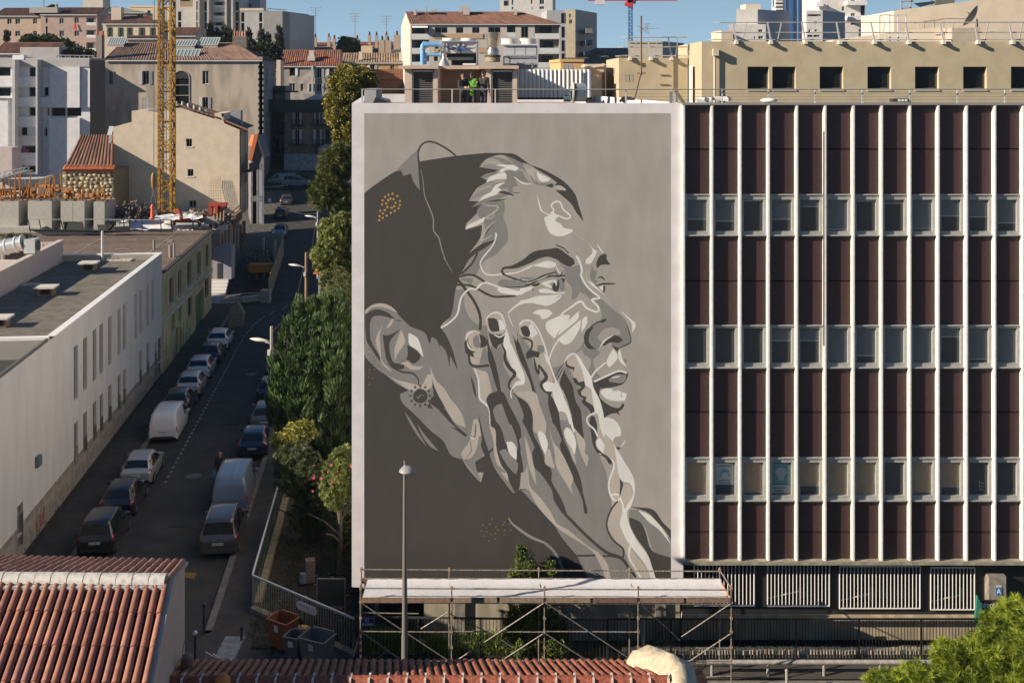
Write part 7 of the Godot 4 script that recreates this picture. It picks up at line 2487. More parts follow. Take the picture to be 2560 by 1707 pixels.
	house("far_white_tower_flank","shaded flank block of the white tower with stacked windows","building","e",100,265,95,640,270,10,M(0.36,0.36,0.38),[[232,120,275,215,"v"],[235,245,270,345,"v"],[235,370,270,470,"v"],[235,490,270,560,"v"]],{"base":24.0})
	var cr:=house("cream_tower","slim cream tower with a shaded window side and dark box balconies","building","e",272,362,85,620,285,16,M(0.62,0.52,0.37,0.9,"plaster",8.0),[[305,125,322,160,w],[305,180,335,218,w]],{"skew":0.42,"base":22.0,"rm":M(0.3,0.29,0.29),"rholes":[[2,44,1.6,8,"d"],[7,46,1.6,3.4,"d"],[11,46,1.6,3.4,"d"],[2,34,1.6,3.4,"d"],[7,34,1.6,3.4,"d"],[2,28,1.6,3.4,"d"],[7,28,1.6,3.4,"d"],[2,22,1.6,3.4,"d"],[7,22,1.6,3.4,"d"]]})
	for q in [[455,515,262,308],[455,515,368,412],[440,500,475,510]]:
		var m:=MB.new()
		var a:=C("e",q[0],q[3],286)
		var b:=C("e",q[1],q[2],286)
		m.boxat(a.x-cr.position.x,a.y-cr.position.y,-6,b.x-cr.position.x,b.y-cr.position.y,1)
		part(cr,"box_balcony",m,M(0.16,0.15,0.15))
	house("grey_stepped_tower","stepped grey side wing behind the slim cream tower","building","e",362,472,105,640,300,10,M(0.34,0.33,0.34),[[385,132,398,220,"d"],[418,145,430,182,"d"],[385,245,398,275,"d"],[418,255,430,290,"d"],[385,300,398,330,"d"],[418,310,430,340,"d"],[385,355,398,385,"d"],[418,365,430,395,"d"]],{"base":22.0})
	house("orange_house","small orange house wall behind the white slatted screen","house","e",228,440,568,760,122,8,M(0.58,0.36,0.16),[[258,595,345,640,"c",M(0.42,0.42,0.42)]],{"parapet":0.3})
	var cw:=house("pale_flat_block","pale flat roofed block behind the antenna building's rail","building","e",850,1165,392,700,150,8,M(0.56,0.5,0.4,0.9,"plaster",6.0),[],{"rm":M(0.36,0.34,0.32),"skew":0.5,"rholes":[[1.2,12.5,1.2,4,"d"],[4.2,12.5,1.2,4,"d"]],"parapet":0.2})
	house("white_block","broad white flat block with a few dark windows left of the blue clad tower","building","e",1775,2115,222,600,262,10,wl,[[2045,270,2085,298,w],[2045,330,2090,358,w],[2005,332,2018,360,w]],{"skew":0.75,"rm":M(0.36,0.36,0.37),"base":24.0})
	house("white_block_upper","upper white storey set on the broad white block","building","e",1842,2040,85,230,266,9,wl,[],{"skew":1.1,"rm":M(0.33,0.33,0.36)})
	house("cream_lift_house","small cream lift house on top of the white block","building","e",1928,2066,38,110,272,4,M(0.6,0.52,0.4),[])
	house("cream_side_block","low cream block beside the broad white block","building","e",1705,1812,280,600,258,8,M(0.58,0.48,0.36),[],{"base":24.0})
	var bt:=thing("blue_clad_tower","unfinished tower clad in blue and white vertical strips","building",V3(C("f",140,0,300).x,24,-300))
	var bo:=bt.position
	var core:=MB.new()
	core.boxat(0.2,0,-14,C("f",450,0,300).x-bo.x,42,-0.2)
	part(bt,"core",core,M(0.4,0.45,0.5))
	var x:=140.0
	var k:=0
	while x<448:
		var m:=MB.new()
		var w2:=12.0+(k*7%5)*2.6
		m.boxat(C("f",x,0,300).x-bo.x,0,-0.2,C("f",x+w2-1.5,0,300).x-bo.x,42,0.3 if k%2==0 else 0.1)
		part(bt,"panel",m,[M(0.03,0.14,0.36,0.5),M(0.7,0.7,0.7,0.6),M(0.015,0.05,0.15,0.5),M(0.62,0.62,0.62,0.6)][k%4])
		x+=w2; k+=1
	var sc:=MB.new()
	for i in 12:sc.bar(C("f",75,-20+i*34,300)-bo,C("f",138,-20+i*34,300)-bo,0.7,1.4)
	for e in [82,105,130]:sc.bar(C("f",e,420,300)-bo,C("f",e,-60,300)-bo,0.4)
	part(bt,"scaffold_floors",sc,M(0.62,0.6,0.58))
	var hs2:=[]
	for i in 3:hs2.append([550,60+i*85-20,562,92+i*85-20,w])
	for q in [[682,60,705,100],[680,200,700,235],[765,-30,805,10],[765,120,805,150],[765,195,805,230],[590,190,610,220],[592,262,615,290],[855,-30,890,0],[855,50,890,140],[855,195,890,280]]:hs2.append(q+[w if q[0]<850 else "d"])
	var wt:=house("right_white_tower","tall white tower with projecting balconies right of the blue clad tower","building","f",480,896,-60,520,282,12,wl,hs2,{"base":24.0})
	for q in [[720,900,10,48],[720,898,148,186],[440,500,20,60]]:
		var m:=MB.new()
		var a:=C("f",q[0],q[3],281)
		var b:=C("f",q[1],q[2],281)
		m.boxat(a.x-wt.position.x,a.y-wt.position.y,0,b.x-wt.position.x,b.y-wt.position.y,2.2)
		part(wt,"balcony",m,M(0.72,0.7,0.68))
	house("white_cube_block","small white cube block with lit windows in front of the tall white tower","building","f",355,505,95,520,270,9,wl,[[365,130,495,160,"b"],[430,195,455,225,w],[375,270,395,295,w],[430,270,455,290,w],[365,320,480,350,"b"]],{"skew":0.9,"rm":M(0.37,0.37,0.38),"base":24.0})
	var tc:=thing("far_crane","distant tower crane with a blue lattice mast and a red slewing head","crane",C("e",868,450,320))
	var to:=tc.position
	var mast:=MB.new()
	for e in [855,884]:mast.bar(C("e",e,470,320)-to,C("e",e,40,320)-to,0.4)
	for i in 14:mast.bar(C("e",855 if i%2==0 else 884,450-i*28,320)-to,C("e",884 if i%2==0 else 855,422-i*28,320)-to,0.3)
	part(tc,"mast",mast,M(0.08,0.17,0.36,0.5))
	var hd:=MB.new()
	hd.box(C("e",868,28,320)-to,V3(1.6,2.0,1.6)); hd.box(C("e",838,40,320)-to,V3(1.4,0.9,1)); hd.box(C("e",868,5,320)-to,V3(2.2,1.2,1.6))
	hd.bar(C("e",868,-2,320)-to,C("e",480,0,320)-to,0.5)
	hd.bar(C("e",868,-2,320)-to,C("e",1300,-2,320)-to,0.5)
	part(tc,"red_head_and_jib",hd,M(0.55,0.03,0.05,0.5))
	var cwt:=MB.new()
	cwt.box(C("e",590,22,320)-to,V3(2.6,1.2,1.5))
	part(tc,"counterweight",cwt,M(0.6,0.6,0.62))
	var cab:=MB.new()
	cab.box(C("e",903,14,320)-to,V3(0.9,1.2,1.2))
	part(tc,"cab",cab,M(0.12,0.12,0.14,0.3))
func build_roofscape()->void:
	var stucco:=M(0.6,0.47,0.385,0.9,"plaster",4.0)
	var d:=52.0
	var t:=thing("plant_house","pinkish roof plant house with two dark louvred bays and a shaded recess","roof building",V3(C("c",650,0,d).x,21.0,-d))
	var o:=t.position
	var X:=func(x:float)->float:return C("c",x,0,d).x-o.x
	var Y:=func(y:float)->float:return C("c",0,y,d).y-o.y
	var top:float=Y.call(790)
	var mb:=MB.new()
	mb.boxat(0,0,-9,X.call(732),top,0); mb.boxat(X.call(988),0,-9,X.call(1028),top,0)
	mb.boxat(X.call(1575),0,-9,X.call(1642),top,0); mb.boxat(X.call(1902),0,-9,X.call(1942),top,0)
	mb.boxat(X.call(732),0,-9,X.call(988),top,-0.5); mb.boxat(X.call(1642),0,-9,X.call(1902),top,-0.5)
	part(t,"wall",mb,stucco)
	var rw:=MB.new()
	rw.boxat(X.call(1028),0,-9,X.call(1575),top,-3.6)
	part(t,"recess_wall",rw,M(0.5,0.38,0.3,0.9,"plaster",4.0))
	var cor:=MB.new()
	cor.boxat(-0.25,top,-9.2,X.call(1040),Y.call(752),0.35); cor.boxat(X.call(1500),top,-9.2,X.call(1960),Y.call(752),0.35)
	cor.boxat(X.call(1040),top,-9.2,X.call(1500),Y.call(752),-1.6)
	part(t,"cornice",cor,M(0.56,0.42,0.33,0.9,"plaster",4.0))
	var lm:=M(0.13,0.125,0.12,0.5)
	for q in [[735,985],[1646,1899]]:
		var f:=MB.new()
		for e in [q[0],q[1]]:f.boxat(X.call(e)-0.05,0.1,-0.35,X.call(e)+0.05,top-0.05,-0.02)
		f.boxat(X.call(q[0]),top-0.15,-0.35,X.call(q[1]),top-0.05,-0.02)
		var lv:=part(t,"louvre_bay",f,M(0.4,0.38,0.36,0.5))
		var sm:=MB.new()
		var w:float=X.call(q[1])-X.call(q[0])-0.1
		sm.box(V3(w*0.5,0,0),V3(w,0.025,0.17),Basis(Vector3.RIGHT,0.6))
		var sme:=sm.mesh(lm)
		for k in 19:piece(lv,"slat",sme,Transform3D(Basis(),V3(X.call(q[0])+0.05,0.2+k*(top-0.4)/18.0,-0.18)))
		var bk:=MB.new()
		bk.boxat(X.call(q[0]),0.1,-0.48,X.call(q[1]),top,-0.42)
		part(lv,"dark_back",bk,M(0.02,0.02,0.02))
	var cp:=MB.new()
	cp.lathe([Vector2(0.3,-0.05),Vector2(0.1,0.3),Vector2(0.09,0.5),Vector2(0.13,0.52),Vector2(0.0,0.56)],12)
	solo("roof_cowl",cp,M(0.5,0.48,0.45,0.4,"",1.0,{"metal":0.4}),"grey conical roof cowl in front of the dark condenser unit","cowl","",C("c",1100,745,54))
	var dh:=57.0
	var a:=thing("rooftop_chiller","silver rooftop chiller with two fan drums on a dark steel stand","air conditioner",C("c",1290,750,dh))
	var ao:=a.position
	var bx:=func(m:MB,x0:float,y0:float,x1:float,y1:float,z0:float,z1:float)->void:
		var p:=C("c",x0,y1,dh)-ao
		var q:=C("c",x1,y0,dh)-ao
		m.boxat(p.x,p.y,z0,q.x,q.y,z1)
	var silver:=M(0.52,0.52,0.52,0.45,"fine",1.0)
	for k in 2:
		var m:=MB.new()
		bx.call(m,1105+k*195,485,1290+k*195,612,-2,0)
		bx.call(m,1100+k*195,472,1295+k*195,486,-2.1,0.08); bx.call(m,1100+k*195,538,1295+k*195,546,-2,0.06)
		bx.call(m,1118+k*195,495,1140+k*195,600,0,0.06); bx.call(m,1255+k*195,495,1275+k*195,600,0,0.06)
		part(a,"casing",m,silver)
		var f:=MB.new()
		var c:=C("c",1160+k*215,470,dh)-ao+V3(0,0,-1)
		f.lathe([Vector2(0.36,0),Vector2(0.4,0.04),Vector2(0.4,0.17),Vector2(0.35,0.17),Vector2(0.3,0.05)],16,Transform3D(Basis(),c))
		part(a,"fan_drum",f,M(0.7,0.68,0.64,0.5))
	var st:=MB.new()
	bx.call(st,1130,615,1480,660,-2,-0.1); bx.call(st,1180,660,1480,745,-2,-0.4)
	part(a,"dark_coil",st,M(0.02,0.022,0.022,0.6))
	var rp:=MB.new()
	bx.call(rp,1150,655,1440,690,0,0.06)
	part(a,"grey_cover",rp,M(0.2,0.23,0.22,0.5))
	var lg:=MB.new()
	for x in [1092,1478,1075]:bx.call(lg,x-5,480,x+5,745,-0.2,0.1)
	bx.call(lg,1085,470,1500,478,-0.1,0.15)
	part(a,"frame",lg,M(0.35,0.36,0.38,0.4))
	var vb:=MB.new()
	vb.box(C("c",1300,565,dh)-ao+V3(0,0,0.1),V3(0.35,0.14,0.12))
	for k in 4:vb.tube([C("c",1120+k*60,520,dh)-ao+V3(0,0,0.12),C("c",1160+k*60,560,dh)-ao+V3(0,0,0.14),C("c",1220+k*60,575,dh)-ao+V3(0,0,0.12)],0.03,-1,5)
	part(a,"valves",vb,M(0.05,0.13,0.35,0.4))
	var wb:=MB.new()
	bx.call(wb,1325,730,1470,748,0.3,0.8)
	solo("white_box",wb,M(0.72,0.7,0.68),"flat white box lying on the plant house roof below the chiller","box","",ao)
	var blue:=M(0.16,0.36,0.6,0.35)
	for q in [["taller blue water pipe bending over to the chiller",[[858,740],[858,520],[900,508],[1060,510]],0.13],["shorter blue water pipe bending over beside the taller one",[[884,740],[884,645],[920,628],[1050,628]],0.085]]:
		var m:=MB.new()
		var pl:=[]
		for e in q[1]:pl.append(C("c",e[0],e[1],56.5))
		var pp:=[pl[0],pl[1],pl[1].lerp(pl[2],0.5)+V3(-0.05,0.06,0),pl[2],pl[3]]
		m.tube(pp,q[2],-1,10)
		var so:=solo("blue_pipe",m,blue,q[0],"pipe")
		var fl:=MB.new()
		fl.tube([pl[3],pl[3]+V3(0.08,0,0)],q[2]*1.8,-1,12); fl.tube([pl[1]+V3(0,-0.2,0),pl[1]+V3(0,-0.13,0)],q[2]*1.25,-1,10)
		part(so,"flange",fl,M(0.3,0.42,0.55,0.4))
	var ex:=thing("exhaust_funnel","flared stainless exhaust funnel on a rust streaked base","exhaust",C("c",1663,712,55))
	var e0:=func(y:float)->float:return C("c",0,y,55).y-ex.position.y
	var k55:=55.0/F/4.594
	var steel:=M(0.55,0.5,0.43,0.28,"stain",1.5,{"metal":0.75})
	var fb:=MB.new()
	fb.lathe([Vector2(85*k55,0),Vector2(85*k55,e0.call(640)),Vector2(0.02,e0.call(640))],20)
	part(ex,"base",fb,M(0.4,0.3,0.19,0.7,"dirt",0.8))
	var fr:=MB.new()
	fr.lathe([Vector2(92*k55,e0.call(655)),Vector2(92*k55,e0.call(632)),Vector2(60*k55,e0.call(630))],20)
	part(ex,"dark_collar",fr,M(0.04,0.035,0.03,0.6))
	var fc:=MB.new()
	fc.lathe([Vector2(72*k55,e0.call(632)),Vector2(72*k55,e0.call(575)),Vector2(56*k55,e0.call(565)),Vector2(56*k55,e0.call(545)),Vector2(90*k55,e0.call(372)),Vector2(84*k55,e0.call(372)),Vector2(50*k55,e0.call(545))],24)
	part(ex,"funnel",fc,steel)
	var ct:=thing("cooling_tower","boxy grey cooling tower with two white fan stacks and a walkway rail","cooling tower",C("c",1975,800,60))
	var co:=ct.position
	var bx2:=func(m:MB,x0:float,y0:float,x1:float,y1:float,z0:float,z1:float)->void:
		var p:=C("c",x0,y1,60)-co
		var q:=C("c",x1,y0,60)-co
		m.boxat(p.x,p.y,z0,q.x,q.y,z1)
	var cm:=M(0.44,0.44,0.46,0.6,"plaster",2.0)
	var cbm:=MB.new()
	bx2.call(cbm,1780,520,2175,800,-3,0)
	part(ct,"casing",cbm,cm)
	for q in [[1775,505,2180,522],[1775,632,2180,640],[1870,735,2180,742]]:
		var m:=MB.new()
		bx2.call(m,q[0],q[1],q[2],q[3],0,0.14)
		part(ct,"band",m,M(0.55,0.55,0.56,0.5))
	for i in 3:
		var m:=MB.new()
		bx2.call(m,1795+i*125,530,1912+i*125,628,0,0.04)
		part(ct,"panel",m,M(0.48,0.48,0.5,0.55))
	for q in [1855,2070]:
		var m:=MB.new()
		var c:=C("c",q,500,60)-co+V3(0,0,-1.4)
		m.lathe([Vector2(0.48,0),Vector2(0.43,0.1),Vector2(0.45,0.3),Vector2(0.41,0.3),Vector2(0.36,0.05)],20,Transform3D(Basis(),c))
		part(ct,"fan_stack",m,M(0.72,0.68,0.6,0.5))
	var ra:=MB.new()
	for y in [655,735]:ra.bar(C("c",1790,y,59.7)-co,C("c",2175,y,59.7)-co,0.06)
	for x in [1790,1860,2115]:ra.bar(C("c",x,640,59.7)-co,C("c",x,800,59.7)-co,0.06)
	part(ct,"walkway_rail",ra,M(0.3,0.33,0.36,0.5))
	var sl:=thing("slat_screen","screen of tall white vertical slats on a dark footing","screen",C("c",1945,1130,54))
	var so2:=sl.position
	var sm2:=MB.new()
	sm2.box(V3(0,0,0),V3(0.11,C("c",0,798,54).y-C("c",0,1118,54).y,0.2),Basis(Vector3.UP,-0.6))
	var sme2:=sm2.mesh(M(0.72,0.68,0.65,0.6))
	for i in 18:
		var x:=1955.0+i*48
		piece(sl,"slat",sme2,Transform3D(Basis(),C("c",x,958,54)-so2+V3(0,0,0)))
	var ft:=MB.new()
	ft.bar(C("c",1945,1128,54.1)-so2,C("c",2800,1128,54.1)-so2,0.16,0.12)
	for y in [870,1040]:ft.bar(C("c",1945,y,54.25)-so2,C("c",2800,y,54.25)-so2,0.06)
	part(sl,"dark_footing",ft,M(0.03,0.03,0.03))
	var bkw:=MB.new()
	bkw.boxat(0,0,-4.5,C("c",2780,0,54).x-so2.x,1.1,-4.2)
	part(sl,"inner_wall",bkw,M(0.5,0.45,0.4))
	var fn:=thing("extract_fan","round green grey extract fan with its motor behind the rail","fan",C("e",370,940,50))
	var fo:=fn.position
	var fm:=MB.new()
	fm.tube([C("e",345,850,50)-fo,C("e",440,850,50)-fo+V3(0,0,-0.2)],0.42,-1,18)
	part(fn,"housing",fm,M(0.3,0.34,0.34,0.4))
	var fr2:=MB.new()
	fr2.tube([C("e",335,850,50)-fo,C("e",348,850,50)-fo],0.47,-1,18)
	part(fn,"rim",fr2,M(0.6,0.6,0.58,0.4))
	var mo:=MB.new()
	mo.box(C("e",275,840,50)-fo,V3(0.42,0.22,0.3)); mo.tube([C("e",255,905,50)-fo,C("e",320,905,50)-fo],0.15,-1,10)
	mo.box(C("e",455,800,50.4)-fo,V3(0.18,1.3,0.3))
	part(fn,"motor",mo,M(0.07,0.1,0.12,0.4))
	var bei:=M(0.49,0.405,0.275,0.9,"plaster",5.0)
	var low:=house("low_roof_house","low cream roof house with a rust streak next to the extract fan","roof building","e",470,622,612,960,63,6,M(0.6,0.5,0.38,0.9,"plaster",4.0),[],{"skew":0.03,"parapet":0.15,"float":true})
	var ls:=MB.new()
	ls.bar(C("e",440,632,62.5)-low.position,C("e",628,590,62.5)-low.position,0.35,0.12)
	part(low,"roof_slab",ls,M(0.62,0.54,0.42))
	var ru:=MB.new()
	ru.boxat(C("e",612,0,63).x-low.position.x,0,0.0,C("e",634,0,63).x-low.position.x,C("e",0,660,63).y-low.position.y,0.05)
	part(low,"rust_streak",ru,M(0.35,0.13,0.04,0.9,"dirt",1.0))
	var an:=house("antenna_building","beige roof building with a small square window and a tall aerial","roof building","e",762,1396,530,1000,60,8,bei,[[825,688,898,750,"c",M(0.42,0.36,0.3)]],{"skew":0.0,"float":true})
	var ano:=an.position
	var lslot:=MB.new()
	lslot.box(C("e",692,745,64)-ano,V3(0.05,0.7,0.5))
	part(an,"side_slot",lslot,M(0.3,0.26,0.19))
	var be:=[]
	for x in [1745,2175]:be.append([x,612,x+205,818,"d"])
	var mainb:=house("beige_roof_block","long beige roof block with a row of square dark windows and leaning rails","roof building","f",-607,2600,380,1000,56,8,bei,[[-185,612,12,818,"d"],[42,612,258,818,"d"],[478,612,695,818,"d"],[918,612,1135,818,"d"],[1355,612,1575,818,"d"],[1798,612,2015,818,"d"],[2238,612,2452,818,"d"]],{"skew":0.0,"rec":0.32,"float":true})
	var mo2:=mainb.position
	for q in [[-185,12],[42,258],[478,695],[918,1135],[1355,1575],[1798,2015],[2238,2452]]:
		var m:=MB.new()
		var p:=C("f",q[0],822,56)-mo2
		m.boxat(p.x-0.03,p.y-0.06,-0.3,C("f",q[1],0,56).x-mo2.x+0.03,p.y,0.05)
		part(mainb,"sill",m,M(0.6,0.54,0.42))
	var dn:=MB.new()
	dn.box(C("f",-480,480,55.8)-mo2,V3(0.28,0.34,0.3))
	dn.tube([C("f",-488,510,55.85)-mo2,C("f",-488,950,55.85)-mo2],0.055,-1,8)
	part(mainb,"hopper_and_pipe",dn,M(0.55,0.48,0.38,0.6))
	var dr:=MB.new()
	dr.boxat(C("e",1440,0,58).x-mo2.x,0,-3.2,C("e",1478,0,58).x-mo2.x-0.2,C("e",0,600,58).y-mo2.y,-2.0)
	part(mainb,"side_door",dr,M(0.6,0.56,0.5))
	lean_rail("leaning steel guard rail along the long beige roof block",mainb,56.0,[-510.0,2500.0],205.0,298.0,378.0,86.4*3.675,0.0,"f",1845.0-2131.0)
	lean_rail("lower leaning steel guard rail on the antenna building's roof",an,60.0,[770.0,1390.0],342.0,432.0,528.0,190.0,100.0,"e",870.0)
	var ae:=thing("television_aerial","rusty pole carrying a large television aerial in front of the beige wall","aerial",C("e",935,940,59.3))
	var aeo:=ae.position
	var pm:=MB.new()
	pm.tube([C("e",970,690,59.3)-aeo,C("e",968,145,59.3)-aeo],0.045,-1,6); pm.tube([C("e",898,940,58.5)-aeo,C("e",965,670,59.3)-aeo],0.05,-1,6)
	for y in [583,672]:pm.bar(C("e",930,y,59.5)-aeo,C("e",1010,y,59.5)-aeo,0.06)
	part(ae,"pole",pm,M(0.14,0.09,0.06,0.7))
	var ya:=MB.new()
	ya.bar(C("e",975,262,59.3)-aeo,C("e",1140,258,59.3)-aeo,0.035)
	for i in 9:ya.bar(C("e",1010+i*15,261,59.0)-aeo,C("e",1010+i*15,259,59.7)-aeo,0.02)
	for s in [-1,1]:
		ya.bar(C("e",980,262,59.3)-aeo,C("e",1000,262+s*45,59.3)-aeo,0.03)
		for k in 4:ya.bar(C("e",985+k*5,262+s*(8+k*11),58.9)-aeo,C("e",1030+k*5,262+s*(10+k*12),59.7)-aeo,0.02)
		ya.bar(C("e",930,262+s*30,59.1)-aeo,C("e",962,262+s*8,59.4)-aeo,0.02)
	part(ae,"aerial_head",ya,M(0.4,0.4,0.42,0.4))
	var cw:=MB.new()
	var dd:=64.0
	var pl:=PackedVector2Array()
	for q in [[1160,420],[1160,100],[1870,5],[2800,-120],[2800,420]]:
		var p:=C("f",q[0],q[1],dd)
		pl.append(Vector2(p.x,p.y))
	cw.prism(pl,-dd-6,-dd)
	solo("sloping_cream_wall",cw,M(0.72,0.6,0.46,0.9,"plaster",6.0),"big plain cream wall with a sloping top behind the leaning rail","wall")
	var cb:=MB.new()
	var pl2:=PackedVector2Array()
	for q in [[600,420],[600,368],[1200,290],[1700,235],[1700,420]]:
		var p:=C("f",q[0],q[1],61)
		pl2.append(Vector2(p.x,p.y))
	cb.prism(pl2,-62.5,-61)
	solo("cream_ramp_wall",cb,M(0.75,0.65,0.53,0.9,"plaster",6.0),"low cream ramp wall rising towards the satellite dish","wall")
	var gbx:=MB.new()
	gbx.boxat(C("f",1695,0,60).x,C("f",0,400,60).y,-62,C("f",1955,0,60).x,C("f",0,255,60).y,-60)
	solo("roof_access_box",gbx,M(0.42,0.36,0.3,0.9,"plaster",3.0),"shaded beige box below the satellite dish","roof access")
	var sd:=thing("satellite_dish","grey satellite dish tilted skyward on the roof rail","satellite dish",C("f",1930,260,59))
	var dm:=MB.new()
	var nrm:=V3(-0.7,0.55,-0.42).normalized()
	var ux:=nrm.cross(V3(0.3,1,0.2)).normalized()
	var bsx:=Basis(ux,nrm,ux.cross(nrm))
	var prof:=[]
	for k in 7:prof.append(Vector2(0.02+0.62*k/6.0,0.22*pow(k/6.0,2)))
	dm.lathe(prof,20,Transform3D(bsx,C("f",1898,165,59)-sd.position))
	part(sd,"dish",dm,M(0.2,0.2,0.21,0.5,"",1.0,{"cull":1}))
	var da:=MB.new()
	da.bar(C("f",1925,175,59)-sd.position,C("f",1930,250,59)-sd.position,0.06); da.bar(C("f",1880,165,59)-sd.position,C("f",1840,110,58.5)-sd.position,0.03)
	part(sd,"arm",da,M(0.1,0.1,0.1,0.5))
	var fcx:=thing("roof_ladder_frame","galvanised ladder frame with handrails behind the leaning rail","ladder",C("f",1200,370,59))
	var lf:=MB.new()
	for q in [[1122,375,1122,140],[1275,375,1275,135],[1122,140,1275,135],[1030,370,1030,140],[1030,140,1122,135],[1080,345,1275,345],[1080,372,1275,372],[1200,375,1200,140],[1075,300,1275,300]]:
		lf.bar(C("f",q[0],q[1],59)-fcx.position,C("f",q[2],q[3],59)-fcx.position,0.07)
	part(fcx,"frame",lf,M(0.55,0.55,0.56,0.4))
	var hp:=thing("roof_handrail","thin dark handrail climbing the cream ramp wall","handrail",C("f",1540,240,60.5))
	var hm:=MB.new()
	hm.tube([C("f",1350,210,60.5)-hp.position,C("f",1650,170,60.5)-hp.position,C("f",1830,172,60.5)-hp.position],0.025,-1,5)
	for x in [1440,1535,1620]:hm.bar(C("f",x,190,60.5)-hp.position,C("f",x,255,60.5)-hp.position,0.04)
	part(hp,"rail",hm,M(0.25,0.22,0.2))
	var sol:=thing("roof_gantry","steel frame with an angled dark panel on the sloping cream wall","gantry",C("f",1400,60,66))
	var gm:=MB.new()
	for q in [[1230,90,1230,10],[1310,75,1325,0],[1230,15,1345,8],[1230,80,1320,70],[1535,45,1535,0]]:gm.bar(C("f",q[0],q[1],66)-sol.position,C("f",q[2],q[3],66)-sol.position,0.09)
	part(sol,"frame",gm,M(0.25,0.27,0.3))
	var gp:=MB.new()
	gp.quad(C("f",1340,30,65)-sol.position,C("f",1400,65,65)-sol.position,C("f",1540,30,66)-sol.position,C("f",1540,8,66)-sol.position)
	gp.box(C("f",1610,15,67)-sol.position,V3(1.2,0.6,0.6))
	part(sol,"panel",gp,M(0.1,0.11,0.1,0.6,"",1.0,{"cull":1}))
	var gr:=thing("roof_guard_rail","slender grey guard rail along the front edge of both roofs","railing",P(1300,258,44.4))
	var go:=gr.position
	var gmat:=M(0.24,0.23,0.22,0.45)
	var tr:=MB.new()
	tr.tube([P(903,223,44.6)-go,P(1700,223.5,44.4)-go,P(2640,222.5,44.3)-go],0.026,-1,6)
	part(gr,"top_rail",tr,gmat)
	for y in [233,241,249]:
		var wr:=MB.new()
		wr.tube([P(1560,y,44.5)-go,P(2640,y,44.4)-go],0.008,-1,4)
		part(gr,"wire",wr,gmat)
	for x in [905,1130,1238,1565,1688,1806,1922,2039,2157,2276,2395,2514]:
		var m:=MB.new()
		m.bar(P(x,262,44.5)-go,P(x,223,44.5)-go,0.05 if x!=1922 else 0.05)
		part(gr,"post",m,M(0.45,0.44,0.42,0.4))
	var rl:=MB.new()
	rl.prism(PackedVector2Array([Vector2(0,0),Vector2(1.1,0),Vector2(0.75,0.62),Vector2(0.35,0.72)]),-1.6,0)
	solo("black_rooflight",rl,M(0.03,0.033,0.036,0.25),"black glazed rooflight at the mural building's front corner","rooflight","",V3(C("c",215,0,45.5).x,21.0,-45.5))
	var gc:=MB.new()
	gc.boxat(C("c",150,0,45).x,21.0,-48,C("c",290,0,45).x,C("c",0,1020,45).y,-45.9)
	solo("grey_roof_cabinet",gc,M(0.36,0.36,0.36,0.7,"plaster",2.0),"grey upstand cabinet behind the mural building's front corner","cabinet")
	for q in [[2098,2210,"f","white oval wall lamp seen end on at the roof edge",M(0.72,0.68,0.6)],[1140,1278,"f","black and white oval floodlight on the office roof edge",M(0.03,0.03,0.03)]]:
		var m:=MB.new()
		var yy:=920.0
		if q[0]>2000:
			m.lathe([Vector2(0.0,0),Vector2(0.3,0.02),Vector2(0.34,0.1),Vector2(0.2,0.16),Vector2(0.0,0.17)],14)
			solo("roof_lamp",m,q[4],q[3],"lamp","",C("e",2143,940,44.3))
		else:
			m.box(Vector3.ZERO,V3(0.5,0.13,0.3))
			for s in [-1,1]:m.lathe([Vector2(0.0,-0.065),Vector2(0.13,-0.06),Vector2(0.14,0.06),Vector2(0.0,0.065)],12,Transform3D(Basis(),V3(s*0.25,0,0)))
			var so3:=solo("roof_lamp",m,q[4],q[3],"lamp","",C("f",1210,920,44.3))
			var lens:=MB.new()
			for s in 3:lens.box(V3(-0.05+s*0.13,0.0,0.15),V3(0.09,0.07,0.05))
			part(so3,"lens",lens,M(0.75,0.75,0.72))
	var pk:=MB.new()
	for i in 6:pk.box(V3(rf(-0.5,0.5),rf(0,0.14),rf(-0.2,0.2)),V3(rf(0.3,0.6),0.12,0.3),Basis(Vector3.UP,rf(-1,1)))
	solo("wrapped_bundle",pk,M(0.5,0.5,0.5,0.4,"plaster",1.0),"plastic wrapped bundle lying at the left end of the office roof","bundle","",C("e",1630,930,45.2))
	for q in [[1240,"taller grey vent stub beside the roof rail gap"],[1288,"dark vent stub at the right of the roof rail gap"]]:
		var m:=MB.new()
		m.bar(V3(0,-0.1,0),V3(0,0.42 if q[0]<1250 else 0.38,0),0.13)
		solo("vent_stub",m,M(0.2,0.2,0.21,0.5),q[1],"vent","",C("e",q[0],935,45.5))
	var cab:=MB.new()
	for s in 3:cab.tube([V3(-0.25+s*0.1,0,0),V3(-0.1+s*0.1,0.18,0),V3(0.15+s*0.1,0.1,0.1)],0.06,-1,6)
	solo("cable_coil",cab,M(0.02,0.02,0.02),"coil of black cable at the foot of the antenna building","cable","",C("e",825,935,46))
